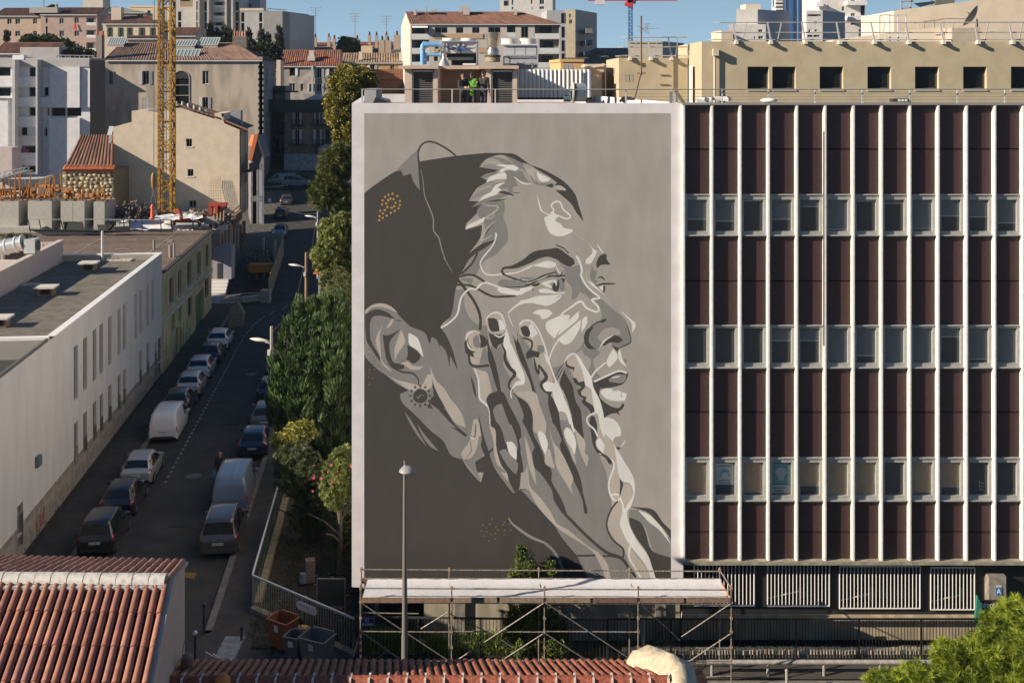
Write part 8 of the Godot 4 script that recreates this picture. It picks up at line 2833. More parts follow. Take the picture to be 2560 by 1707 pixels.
func lean_rail(label:String,bld:Node3D,d:float,span:Array,y0:float,y1:float,y2:float,step:float,slant:float,cr:String,first:float)->void:
	var t:=thing("leaning_guard_rail",label,"railing",C(cr,span[0],y2,d))
	var o:=t.position
	var m:=M(0.5,0.48,0.46,0.4,"",1.0,{"metal":0.3})
	var lean:=0.12
	for y in [y0,y1,y2-14]:
		var r:=MB.new()
		var f:float=(y2-y)/(y2-y0)
		r.tube([C(cr,span[0]+f*70,y,d-lean*f+0.1)-o,C(cr,span[1],y,d-lean*f+0.1)-o],0.028,-1,6)
		r.tube([C(cr,span[0]+f*70,y,d-lean*f+0.1)-o,C(cr,span[0]+f*40-40,y+2,d+6)-o],0.028,-1,6)
		r.tube([C(cr,span[0]+f*40-40,y+2,d+6.5)-o,C(cr,span[1],y-6,d+6.5)-o],0.022,-1,6)
		part(t,"rail",r,m)
	var x:=first
	while x<span[1]:
		if x>span[0]:
			var p:=MB.new()
			p.bar(C(cr,x,y2+10,d-0.12)-o,C(cr,x-34,y0,d-lean+0.1)-o,0.07)
			part(t,"post",p,m)
			var b:=MB.new()
			b.box(C(cr,x-4,y2+14,d-0.12)-o,V3(0.16,0.14,0.34)); b.box(C(cr,x-4,y2+4,d-0.06)-o,V3(0.12,0.14,0.2))
			part(t,"bracket",b,M(0.6,0.55,0.47))
			var q:=MB.new()
			q.bar(C(cr,x+step*0.18,y2+2,d+6.5)-o,C(cr,x+step*0.3,y0,d+6.3)-o,0.05)
			part(t,"rear_post",q,m)
		x+=step
func tile_mesh(w:float,l:float,m:Material)->ArrayMesh:
	var mb:=MB.new()
	var rows:=[]
	for i in 3:
		var f:=i/2.0
		var r:=lerpf(w*0.46,w*0.54,f)
		var row:Array[Vector3]=[]
		for k in 7:
			var a:=PI*k/6.0
			row.append(V3(-cos(a)*r,sin(a)*r*0.95+f*0.012,f*l))
		rows.append(row)
	mb.grid([rows[2],rows[1],rows[0]])
	var e:Array=rows[2]
	for k in 6:mb.flat(V3(0,0,l),e[k+1],e[k])
	return mb.mesh(m)
func tile_slope(roof:Node3D,e0:Vector3,e1:Vector3,r0:Vector3,r1:Vector3,n:int,rows:int,length:float,meshes:Array,pan:Material)->void:
	var nn:=(e1-e0).cross(r0-e0).normalized()
	var pm:=MB.new()
	for i in n:
		for q in 4:
			var fa:=(i+q*0.25)/n
			var fb:=(i+(q+1)*0.25)/n
			var ha:=-0.05*sin(PI*q*0.25)
			var hb:=-0.05*sin(PI*(q+1)*0.25)
			pm.quad(e0.lerp(e1,fa)+nn*ha,e0.lerp(e1,fb)+nn*hb,r0.lerp(r1,fb)+nn*hb,r0.lerp(r1,fa)+nn*ha)
	part(roof,"pan_tiles",pm,pan)
	for i in n+1:
		var top:=r0.lerp(r1,float(i)/n)
		var low:=e0.lerp(e1,float(i)/n)
		var dir:=(low-top).normalized()
		var s:=nn.cross(dir)*-1.0
		for r in rows:
			var at:=top+dir*r*length+nn*(0.012+rf(0,0.012))
			var b:=Basis(s,nn,dir) if s.cross(nn).dot(dir)>0 else Basis(-s,nn,dir)
			piece(roof,"tile",meshes[rng.randi()%meshes.size()],Transform3D(b*Basis(Vector3.UP,rf(-0.008,0.008)),at))
func build_foreground_roofs()->void:
	var R1:=V3(-8.64,9.9,-28.0)
	var R0:=V3(-16.2,9.95,-28.2)
	var E1:=V3(-7.94,8.05,-23.0)
	var E0:=V3(-15.5,8.05,-23.2)
	var B1:=V3(-9.8,8.1,-33.3)
	var B0:=V3(-17.3,8.15,-33.6)
	var t:=thing("tiled_house","house in front with a red canal tile roof and a row of white ridge tiles","house",V3(R1.x,0,R1.z))
	var o:=t.position
	var hue:=[[0.36,0.15,0.095],[0.32,0.13,0.09],[0.39,0.175,0.115],[0.29,0.115,0.08],[0.35,0.16,0.12]]
	var fm:=[]
	var bm:=[]
	for h in hue:
		var m:=M(h[0],h[1],h[2],0.75,"stain",1.7)
		fm.append(tile_mesh(0.165,1.06,m)); bm.append(tile_mesh(0.165,1.46,M(h[0]*0.85,h[1]*0.85,h[2]*0.9,0.75,"stain",1.7)))
	var rb:=MB.new()
	rb.quad(E0-o-V3(0,0.12,0),E1-o-V3(0,0.12,0),R1-o-V3(0,0.12,0),R0-o-V3(0,0.12,0))
	rb.quad(B1-o-V3(0,0.12,0),B0-o-V3(0,0.12,0),R0-o-V3(0,0.12,0),R1-o-V3(0,0.12,0))
	var roof:=part(t,"roof",rb,M(0.2,0.1,0.07))
	var pan:=M(0.1,0.036,0.032,0.85,"dirt",1.5)
	tile_slope(roof,E0-o,E1-o,R0-o,R1-o,33,4,1.0,fm,pan)
	tile_slope(roof,B1-o,B0-o,R1-o,R0-o,33,4,1.4,bm,pan)
	var rm:=MB.new()
	var rows:=[]
	for i in 2:
		var row:Array[Vector3]=[]
		for k in 7:
			var a:=PI*k/6.0
			row.append(V3(i*0.385,sin(a)*0.2-0.02,-cos(a)*0.2))
		rows.append(row)
	rm.grid([rows[1],rows[0]])
	for k in 6:
		rm.flat(V3(0.385,0,0),rows[1][k],rows[1][k+1]); rm.flat(V3(0,0,0),rows[0][k+1],rows[0][k])
	var rmesh:=rm.mesh(M(0.6,0.565,0.52,0.85,"stain",0.8))
	for i in 19:piece(roof,"ridge_tile",rmesh,Transform3D(Basis(Vector3.UP,rf(-0.02,0.02)),R1-o+V3(-0.4-i*0.41,0.02+rf(0,0.015),i*-0.011)))
	var mo:=MB.new()
	mo.tube([R0-o+V3(0,-0.04,0),R1-o+V3(0,-0.04,0)],0.19,-1,8)
	for i in 34:mo.box(R1-o+V3(-i*0.224-0.1,-0.05,0.2),V3(0.12,0.1,0.14))
	part(roof,"ridge_mortar",mo,M(0.6,0.57,0.54,0.95,"dirt",0.5))
	var wm:=M(0.52,0.42,0.35,0.9,"plaster",3.0)
	var wl:=MB.new()
	var D:=V3(0,-9.5,0)
	for q in [[E1,R1],[R1,B1]]:
		var a:Vector3=q[0]-o+V3(0.06,-0.05,0)
		var b:Vector3=q[1]-o+V3(0.06,-0.05,0)
		wl.quad(V3(a.x,-0.1,a.z),V3(b.x,-0.1,b.z),b,a)
		wl.bar(a+V3(0.03,0.03,0),b+V3(0.03,0.03,0),0.14,0.08)
	wl.quad(V3(B1.x-o.x,-0.1,B1.z-o.z),V3(B0.x-o.x,-0.1,B0.z-o.z),B0-o,B1-o)
	wl.quad(V3(E0.x-o.x,-0.1,E0.z-o.z),V3(E1.x-o.x,-0.1,E1.z-o.z),E1-o,E0-o)
	wl.quad(V3(B0.x-o.x,-0.1,B0.z-o.z),V3(E0.x-o.x,-0.1,E0.z-o.z),E0-o,B0-o)
	part(t,"gable_wall",wl,wm)
	var crk:=MB.new()
	crk.tube([P(441,1655,29.2)-o+V3(0.12,0,0),P(446,1620,29.8)-o+V3(0.12,0,0),P(450,1600,30.2)-o+V3(0.12,0,0)],0.012,-1,4)
	part(t,"wall_crack",crk,M(0.15,0.12,0.1))
	var gu:=MB.new()
	gu.tube([V3(B1.x-o.x,B1.y-o.y-0.1,B1.z-o.z-0.1),V3(B0.x-o.x,B0.y-o.y-0.1,B0.z-o.z-0.1)],0.07,-1,8)
	part(t,"gutter",gu,M(0.2,0.18,0.16))
	var e0:=P(452,1657,31.0)
	var e1:=P(1606,1657,31.0)
	var r0:=V3(e0.x+0.3,e0.y+0.98,-28.2)
	var r1:=V3(e1.x+0.34,e1.y+0.98,-28.2)
	var l:=thing("low_tiled_house","low tiled roof along the bottom of the picture with a lumpy mortar hip","house",V3(r1.x,0,r1.z))
	var lo:=l.position
	var lb:=MB.new()
	lb.quad(e1-lo-V3(0,0.12,0),e0-lo-V3(0,0.12,0),r0-lo-V3(0,0.12,0),r1-lo-V3(0,0.12,0))
	var lroof:=part(l,"roof",lb,M(0.2,0.1,0.07))
	var lm:=[]
	for h in [[0.4,0.125,0.065],[0.36,0.11,0.062],[0.43,0.145,0.08],[0.33,0.1,0.06]]:lm.append(tile_mesh(0.155,1.03,M(h[0],h[1],h[2],0.7,"dirt",1.6)))
	tile_slope(lroof,e1-lo,e0-lo,r1-lo,r0-lo,60,3,0.99,lm,M(0.13,0.045,0.04,0.8,"dirt",1.5))
	var f0:=V3(r0.x+0.4,r0.y-1.6,-23.5)
	var f1:=V3(r1.x+1.6,r1.y-1.6,-23.5)
	var fs:=MB.new()
	fs.roof(f0-lo,f1-lo,r1-lo,r0-lo,0.22,rng,0.06)
	fs.roof(f1-lo,e1+V3(1.6,-0.1,0)-lo,r1-lo,r1-lo,0.3,rng,0.06)
	part(l,"front_slope",fs,M(0.45,0.15,0.08,0.8,"",1.0,{"vc":true}))
	var cap:=MB.new()
	cap.box(V3(0,0,0),V3(0.44,0.2,0.3)); cap.tube([V3(-0.22,0.06,0),V3(0.22,0.06,0)],0.15,0.155,10)
	var capm:=cap.mesh(M(0.42,0.115,0.06,0.75,"dirt",0.8))
	for i in 27:piece(lroof,"ridge_tile",capm,Transform3D(Basis(),r1-lo+V3(-0.25-i*0.47,-0.05,0)))
	var mj:=MB.new()
	for i in 27:mj.box(r1-lo+V3(-0.02-i*0.47,0.02,0),V3(0.05,0.26,0.34))
	part(lroof,"white_joints",mj,M(0.62,0.55,0.47,0.9))
	var hip:=MB.new()
	var hr:=[]
	var fn:=FastNoiseLite.new()
	fn.seed=3; fn.frequency=0.9
	var path:=[[1570,1668,30.9,0.08],[1588,1655,30.7,0.3],[1612,1655,30.2,0.42],[1650,1672,29.6,0.46],[1680,1692,29.0,0.46],[1700,1712,28.5,0.5],[1712,1740,28.0,0.5],[1716,1790,27.4,0.45]]
	for q in path:
		var c:=P(q[0],q[1],q[2])-lo
		var row:Array[Vector3]=[]
		for k in 15:
			var a:=TAU*k/14.0
			var dir:=V3(cos(a)*0.75,sin(a),-cos(a)*0.55)
			var p:Vector3=c+dir*q[3]
			row.append(p+dir*fn.get_noise_3dv(p*1.6)*0.3)
		row[14]=row[0]
		hr.append(row)
	hip.grid(hr)
	part(lroof,"mortar_hip",hip,M(0.56,0.47,0.34,0.95,"stain",0.9,{"bump":1.0}))
	var lw:=MB.new()
	lw.quad(V3(e1.x-lo.x,-0.1,e1.z-lo.z),V3(e0.x-lo.x,-0.1,e0.z-lo.z),e0-lo-V3(0,0.1,0),e1-lo-V3(0,0.1,0))
	lw.quad(V3(f1.x-lo.x,-0.1,f1.z-lo.z),V3(e1.x-lo.x,-0.1,e1.z-lo.z),e1-lo-V3(0,0.2,0),f1-lo-V3(0,0.2,0))
	part(l,"wall",lw,wm)
	for q in [[467,1650,29.8,0.17,"brownish clay pot capping the joint between the tiled house and the low roof",M(0.42,0.27,0.19,0.85,"dirt",0.5)],[556,1706,27.6,0.19,"bright orange clay pot in front of the low roof's ridge at the bottom edge",M(0.6,0.19,0.05,0.7)]]:
		var m:=MB.new()
		var prof:=[]
		for k in 8:prof.append(Vector2(maxf(0.001,cos(PI*0.5*k/7.0)*q[3]),sin(PI*0.5*k/7.0)*q[3]*1.1))
		prof.push_front(Vector2(q[3]*0.9,-0.5))
		m.lathe(prof,14)
		solo("clay_pot",m,q[5],q[4],"pot","",P(q[0],q[1],q[2]))
func build_street()->void:
	var lamps:=[[678,65.0,816,650,848,"grey pole street light nearest the big cypress, its pale head hanging over the road"],[765.4,91.8,631,739,662,"brown wooden pole street light at the middle of the lane"],[794,106.0,525,777,540,"street light furthest up the lane beside the pine"]]
	for i in 3:
		var q:Array=lamps[i]
		var d:float=q[1]
		var base:=V3(px(q[0],d),gy(d)+0.12,-d)
		var t:=thing("street_light",q[5],"street light",base,0.0,"pole street lights along the lane")
		var h:=py(q[2],d)-base.y
		var m:=MB.new()
		m.tube([Vector3.ZERO,V3(0,h,0)],0.17 if i==1 else 0.12,0.12 if i==1 else 0.08,10)
		part(t,"pole",m,M(0.34,0.2,0.1,0.9,"stain",1.0,{"tall":true}) if i==1 else M(0.34,0.33,0.3,0.7))
		var hd:=P(q[3],q[4],d)-base
		var arm:=V3(0,hd.y-0.25,0.05)
		var am:=MB.new()
		am.tube([arm,arm+V3(-0.35,0.12,0.05),hd+V3(0.5,-0.12,0)],0.035,-1,6)
		part(t,"arm",am,M(0.5,0.48,0.45,0.5))
		var lm:=MB.new()
		var rows:=[]
		for k in 7:
			var f:=k/6.0
			var w:float=[0.02,0.11,0.17,0.2,0.19,0.13,0.03][k]
			var row:Array[Vector3]=[]
			for j in 11:
				var a:=-TAU*j/10.0
				row.append(hd+V3(0.55-f*1.15,-0.12+f*0.16+sin(a)*w*0.55,cos(a)*w))
			rows.append(row)
		lm.grid(rows)
		part(t,"lamp_head",lm,M(0.78,0.74,0.66,0.4))
		var bx:=MB.new()
		bx.box(V3(-0.12,hd.y-0.75,0.1),V3(0.18,0.32,0.16))
		part(t,"fuse_box",bx,M(0.65,0.62,0.56,0.6))
	var wires:=[[[C("h",1290,490,106),C("h",1150,495,112),C("h",1000,450,125),C("h",855,370,140)],"overhead cable crossing the dark lane from the farthest street light"],[[C("h",1250,540,106),C("h",1150,590,106),C("h",1030,640,125)],"short cable sagging below the farthest street light"],[[C("h",1170,985,91.8),C("h",1120,1200,80),C("h",1050,1400,68),C("h",870,1590,65)],"long cable dropping from the wooden pole to the nearest street light"],[[C("h",1285,520,106),C("h",1250,800,100),C("h",1200,900,92)],"cable linking the farthest street light to the wooden pole"]]
	for q in wires:
		var m:=MB.new()
		m.tube(q[0],0.022,-1,5,false)
		solo("overhead_cable",m,M(0.05,0.05,0.05),q[1],"cable")
	var wl:=MB.new()
	wl.lathe([Vector2(0.0,-0.3),Vector2(0.2,-0.2),Vector2(0.22,0.15),Vector2(0.0,0.3)],10)
	solo("wall_lantern",wl,M(0.75,0.73,0.66,0.4),"small white lantern on the dark lane wall","lantern","",C("h",855,370,140))
	var d:=84.0
	var ws:=thing("warning_sign","orange triangular roadworks warning sign on a white post by the trees","sign",V3(C("h",1313,0,d).x,gy(d),-d))
	var pl:=MB.new()
	pl.tube([Vector3.ZERO,V3(0,C("h",0,1020,d).y-ws.position.y,0)],0.035,-1,8)
	part(ws,"post",pl,M(0.6,0.6,0.58,0.5))
	var tr:=MB.new()
	var y1:=C("h",0,1045,d).y-ws.position.y
	tr.prism(PackedVector2Array([Vector2(-0.46,y1),Vector2(0.46,y1),Vector2(0,y1+0.9)]),0.04,0.07)
	var tp:=part(ws,"plate",tr,M(0.75,0.2,0.02,0.5))
	var ti:=MB.new()
	ti.prism(PackedVector2Array([Vector2(-0.3,y1+0.09),Vector2(0.3,y1+0.09),Vector2(0,y1+0.68)]),0.071,0.076)
	part(tp,"yellow_field",ti,M(0.75,0.4,0.04,0.5))
	var tm:=MB.new()
	tm.bar(V3(-0.1,y1+0.14,0.08),V3(0.02,y1+0.42,0.08),0.06,0.01); tm.bar(V3(0.1,y1+0.14,0.08),V3(0.02,y1+0.32,0.08),0.05,0.01)
	part(tp,"black_figure",tm,M(0.02,0.02,0.02))
	d=40.0
	var lp:=thing("lamp_post","tall slender grey lamp post with a shallow dome head in front of the mural","lamp post",V3(px(1011.5,d),0,-d))
	var lh:=py(1178,d)
	var pm:=MB.new()
	pm.tube([Vector3.ZERO,V3(0,2.6,0)],0.125,0.115,14); pm.tube([V3(0,2.6,0),V3(0,lh,0)],0.1,0.055,14)
	part(lp,"pole",pm,M(0.22,0.2,0.18,0.45,"",1.0,{"metal":0.3}))
	var dm:=MB.new()
	dm.lathe([Vector2(0.02,lh+0.16),Vector2(0.02,lh+0.16)],4)
	dm=MB.new()
	dm.lathe([Vector2(0.0,lh-0.03),Vector2(0.3,lh-0.02),Vector2(0.31,lh+0.02),Vector2(0.22,lh+0.13),Vector2(0.1,lh+0.18),Vector2(0.0,lh+0.2)],18,Transform3D(Basis(),V3(0.1,0,0)))
	part(lp,"dome_head",dm,M(0.26,0.25,0.24,0.5))
	var sp:=MB.new()
	sp.bar(V3(0,lh+0.15,0),V3(-0.03,lh+0.38,0),0.025)
	sp.box(V3(0,lh+0.16,0),V3(0.1,0.08,0.1))
	part(lp,"spike",sp,M(0.5,0.49,0.47,0.4))
	for q in [[487,1567,42.6,1.2,"dark bollard with a white ball top at the end of the tiled house",true],[509,1512,45.4,0.95,"plain black bollard on the kerb left of the pavement",false],[603,1565,44.6,0.4,"short dark stump bollard on the pavement before the fence corner",false],[455,1600,41.9,0.8,"low dark bollard close to the tiled house wall",false]]:
		var b:=P(q[0],q[1],q[2])
		b.y=0.12
		var t:=thing("bollard",q[4],"bollard",b,0.0,"bollards on the pavement")
		var m:=MB.new()
		m.tube([Vector3.ZERO,V3(0,q[3],0)],0.055,0.045,10)
		part(t,"post",m,M(0.05,0.05,0.05,0.5))
		var s:=MB.new()
		s.lathe([Vector2(0.0,q[3]-0.02),Vector2(0.075,q[3]+0.02),Vector2(0.085,q[3]+0.09),Vector2(0.05,q[3]+0.15),Vector2(0.0,q[3]+0.17)],12)
		part(t,"cap",s,M(0.75,0.72,0.68,0.5) if q[5] else M(0.05,0.05,0.05,0.5))
	var gr:=MB.new()
	var g0:=P(512,1630,42.7)
	for q in [[512,1630,515,1652],[512,1630,548,1652],[520,1640,545,1655],[530,1634,556,1652]]:gr.bar(P(q[0],q[1],42.7)-g0,P(q[2],q[3],42.7)-g0,0.05)
	solo("steel_hoop",gr,M(0.4,0.38,0.36,0.4),"bent steel hoop barrier peeping over the low roof's eave","barrier","",g0)
	var fr:=thing("street_barrier","long grey tubular kerb rail with short posts in front of the black fence","barrier",V3(10.5,0.12,-41.95))
	var rmx:=MB.new()
	rmx.tube([V3(-3.2,0.5,0),V3(5.5,0.5,0)],0.09,-1,10)
	part(fr,"rail",rmx,M(0.4,0.37,0.33,0.5,"stain",1.0))
	for x in [-3.0,-0.9,1.2,3.3,5.4]:
		var m:=MB.new()
		m.tube([V3(x,0,0),V3(x,0.5,0)],0.06,-1,8)
		part(fr,"post",m,M(0.25,0.24,0.23,0.5))
	var cb:=MB.new()
	cb.tube([V3(0,0,0),V3(0,0.9,0)],0.06,-1,8); cb.lathe([Vector2(0.0,0.9),Vector2(0.08,0.92),Vector2(0.0,1.0)],8)
	solo("kerb_post",cb,M(0.3,0.28,0.26,0.5),"slim grey post at the kerb in front of the tubular rail","post","",V3(px(1968,40.8),0.0,-40.8))
	d=43.0
	var me:=thing("metro_sign","green fin and dark board of a metro entrance sign behind the pine","sign",V3(px(2450,d),0,-d))
	var mo:=me.position
	var mf:=MB.new()
	var pg:=PackedVector2Array()
	for q in [[2440,1556],[2441,1538],[2445,1490],[2454,1508],[2458,1535],[2466,1536],[2455,1552]]:
		var p:=P(q[0],q[1],d)-mo
		pg.append(Vector2(p.x,p.y))
	mf.prism(pg,-0.15,0.0)
	mf.boxat(-0.08,0,-0.12,0.06,py(1550,d),-0.02)
	part(me,"green_fin",mf,M(0.025,0.16,0.11,0.5))
	var bo:=MB.new()
	var a:=P(2453,1536,d)-mo
	var b:=P(2508,1508,d)-mo
	bo.boxat(a.x,a.y,-0.3,b.x+0.3,b.y,-0.18)
	var bd:=part(me,"board",bo,M(0.012,0.012,0.013,0.4))
	text(bd,"lettering","Métro",0.21,V3((a.x+b.x)*0.5-0.13,lerpf(a.y,b.y,0.6),-0.178),M(0.8,0.8,0.8,0.5))
	var sm:=MB.new()
	for k in 5:sm.box(V3(a.x+0.06+k*0.06,lerpf(a.y,b.y,0.2),-0.177),V3(0.045,0.04,0.004))
	part(bd,"small_print",sm,M(0.4,0.4,0.4))
	var rs:=MB.new()
	rs.tube([V3(-0.02,0.0,0.3),V3(0.0,1.75,0.3),V3(1.4,1.75,0.3)],0.03,-1,6)
	part(me,"stair_rail",rs,M(0.03,0.14,0.1,0.5))
func build_scaffold()->void:
	var t:=thing("scaffold","tubular steel scaffold carrying a white sheeted platform below the mural","scaffold",V3(px(1360,41.0),0,-41.0))
	var o:=t.position
	var df:=41.0
	var db:=42.6
	var steel:=M(0.42,0.36,0.31,0.45,"dirt",0.7,{"metal":0.4})
	var bar:=func(x0:float,y0:float,d0:float,x1:float,y1:float,d1:float,nm:String,w:=0.026)->void:
		var m:=MB.new()
		m.tube([P(x0,y0,d0)-o,P(x1,y1,d1)-o],w,-1,8)
		part(t,nm,m,steel)
	var fx:=[901.0,1129.0,1361.5,1596.0,1829.0]
	var bx:=[903.0,1123.0,1347.0,1574.0,1800.0]
	for i in 5:
		var m:=MB.new()
		m.tube([V3(px(fx[i],df)-o.x,0.05,0),V3(px(fx[i],df)-o.x,py(1465 if i>0 else 1462,df),0)],0.027,-1,8)
		part(t,"standard",m,steel)
		var m2:=MB.new()
		m2.tube([V3(px(bx[i],db)-o.x,0.05,df-db),V3(px(bx[i],db)-o.x,py(1418,db),df-db)],0.027,-1,8)
		part(t,"standard",m2,steel)
		var cl:=MB.new()
		for y in [1470,1505,1545,1579,1618,1650]:cl.box(P(fx[i],y,df)-o,V3(0.09,0.08,0.09))
		cl.box(P(bx[i],1424,db)-o,V3(0.09,0.08,0.09))
		part(t,"coupler",cl,M(0.3,0.2,0.13,0.6))
		bar.call(fx[i],1506,df,bx[i],1452,db,"transom")
	for i in 4:
		bar.call(bx[i],1423.5+i*1.2,db,bx[i+1],1424.5+i*1.2,db,"guard_rail")
		bar.call(bx[i],1446,db,bx[i+1],1447,db,"ledger")
		bar.call(fx[i],1470.5+i,df,fx[i+1],1471.5+i,df,"guard_rail")
		bar.call(fx[i],1506+i,df,fx[i+1],1507+i,df,"ledger")
		if i<3:bar.call(fx[i],1578.5,df,fx[i+1],1580,df,"ledger")
		bar.call(fx[i],1651,df,fx[i+1],1653,df,"ledger")
	bar.call(1829,1470,df,1800,1425,db,"end_rail")
	for q in [[906,1509,1122,1652],[906,1582,1006,1652],[1359,1508,1140,1652],[1357,1585,1253,1652],[1366,1508,1580,1650],[1366,1585,1470,1652],[1826,1510,1704,1592],[1826,1585,1718,1657],[936,1650,973,1624],[1052,1572,1120,1530]]:
		bar.call(q[0],q[1],df-0.06 if q[0]>950 or q[1]<1600 else db,q[2],q[3],df-0.06,"brace",0.024)
	for q in [[1125,1535,1240,1590,db],[1240,1590,1300,1630,db],[1600,1510,1700,1600,db]]:bar.call(q[0],q[1],q[4],q[2],q[3],q[4],"rear_brace",0.02)
	bar.call(903,1532,db,1046,1534,db,"rear_ledger")
	for q in [[1597,1700,1829,1690],[1740,1658,1829,1658],[1740,1620,1829,1620]]:bar.call(q[0],q[1],df,q[2],q[3],df,"base_ledger")
	var wood:=[M(0.26,0.17,0.12,0.85,"stain",0.8),M(0.2,0.11,0.08,0.85,"stain",0.8),M(0.3,0.22,0.15,0.85,"stain",0.8)]
	for i in 4:
		for k in 2:
			var m:=MB.new()
			var x0:float=lerpf(fx[i],fx[i+1],k*0.5)+4
			var x1:float=lerpf(fx[i],fx[i+1],k*0.5+0.5)-3
			m.boxat(px(x0,df)-o.x,py(1505,df),0.02,px(x1,df)-o.x,py(1492.5,df),0.06)
			part(t,"toe_board",m,wood[rng.randi()%3])
			var n:=MB.new()
			var b0:float=lerpf(bx[i],bx[i+1],k*0.5)+2
			var b1:float=lerpf(bx[i],bx[i+1],k*0.5+0.5)-2
			n.boxat(px(b0,db)-o.x,py(1457.5,db),df-db,px(b1,db)-o.x,py(1447.5,db),df-db+0.05)
			part(t,"toe_board",n,wood[rng.randi()%3])
	var et:=MB.new()
	et.bar(P(1826,1498,df)-o,P(1800,1455,db)-o,0.04,0.16)
	part(t,"toe_board",et,M(0.42,0.24,0.14,0.85))
	for i in 4:
		for k in 4:
			var m:=MB.new()
			var z0:=-k*0.39-0.02
			m.boxat(px(fx[i],df)-o.x+0.02,py(1506,df),z0-0.37,px(fx[i+1],df)-o.x-0.02,py(1503.5,df),z0)
			part(t,"deck_board",m,M(0.4,0.37,0.33,0.8))
	var rows:=[]
	for r in 9:
		var row:Array[Vector3]=[]
		for c in 61:
			var f:=c/60.0
			var z:=lerpf(0.0,-1.52,r/8.0)
			var x:=lerpf(px(905,df),px(1822,df),f)-o.x
			row.append(V3(x,py(1502,df)+rf(0,0.03)+(0.1 if r==8 or r==0 else 0.0),z))
		rows.append(row)
	var sh:=MB.new()
	sh.grid(rows)
	var st:=solo("platform_sheeting",sh,M(0.6,0.585,0.6,0.7,"plaster",0.9,{"bump":0.5}),"long white plastic sheeting spread over the scaffold platform","sheeting","",o)
	var tape:=MB.new()
	var white:=MB.new()
	for k in 9:
		var m:=tape if k%2==0 else white
		var y:=1576.0+k*8.5
		m.tube([P(901,y,df)-o,P(901,y+8.5,df)-o],0.04,-1,8)
	tape.bar(P(893,1600,df-0.03)-o,P(898,1575,df-0.03)-o,0.02,0.06); white.bar(P(884,1640,df-0.03)-o,P(893,1600,df-0.03)-o,0.02,0.06)
	tape.bar(P(890,1618,df-0.02)-o,P(895,1596,df-0.02)-o,0.02,0.05)
	var tp:=solo("barrier_tape",tape,M(0.5,0.03,0.03,0.5),"red and white barrier tape wound round the left scaffold standard","tape","",o)
	part(tp,"white_band",white,M(0.75,0.73,0.7,0.5))
func railing(nm:String,label:String,a:Vector3,b:Vector3,h:float,gap:float,m:Material,top:Material,rail_r:=0.03)->Node3D:
	var t:=thing(nm,label,"fence",a)
	var r:=MB.new()
	r.bar(V3(0,h,0),b-a+V3(0,h,0),rail_r*2)
	part(t,"top_rail",r,top)
	var r2:=MB.new()
	r2.bar(V3(0,0.14,0),b-a+V3(0,0.14,0),0.035)
	part(t,"bottom_rail",r2,m)
	var bm:=MB.new()
	bm.boxat(-0.011,0.14,-0.011,0.011,h-rail_r,0.011)
	var mesh:=bm.mesh(m)
	var n:=int((b-a).length()/gap)
	for i in range(1,n):piece(t,"bar",mesh,Transform3D(Basis(),(b-a)*(float(i)/n)))
	var pm:=MB.new()
	pm.boxat(-0.03,0,-0.03,0.03,h+0.02,0.03)
	var pme:=pm.mesh(m)
	var k:=maxi(1,int((b-a).length()/2.4))
	for i in k+1:piece(t,"post",pme,Transform3D(Basis(),(b-a)*(float(i)/k)))
	return t
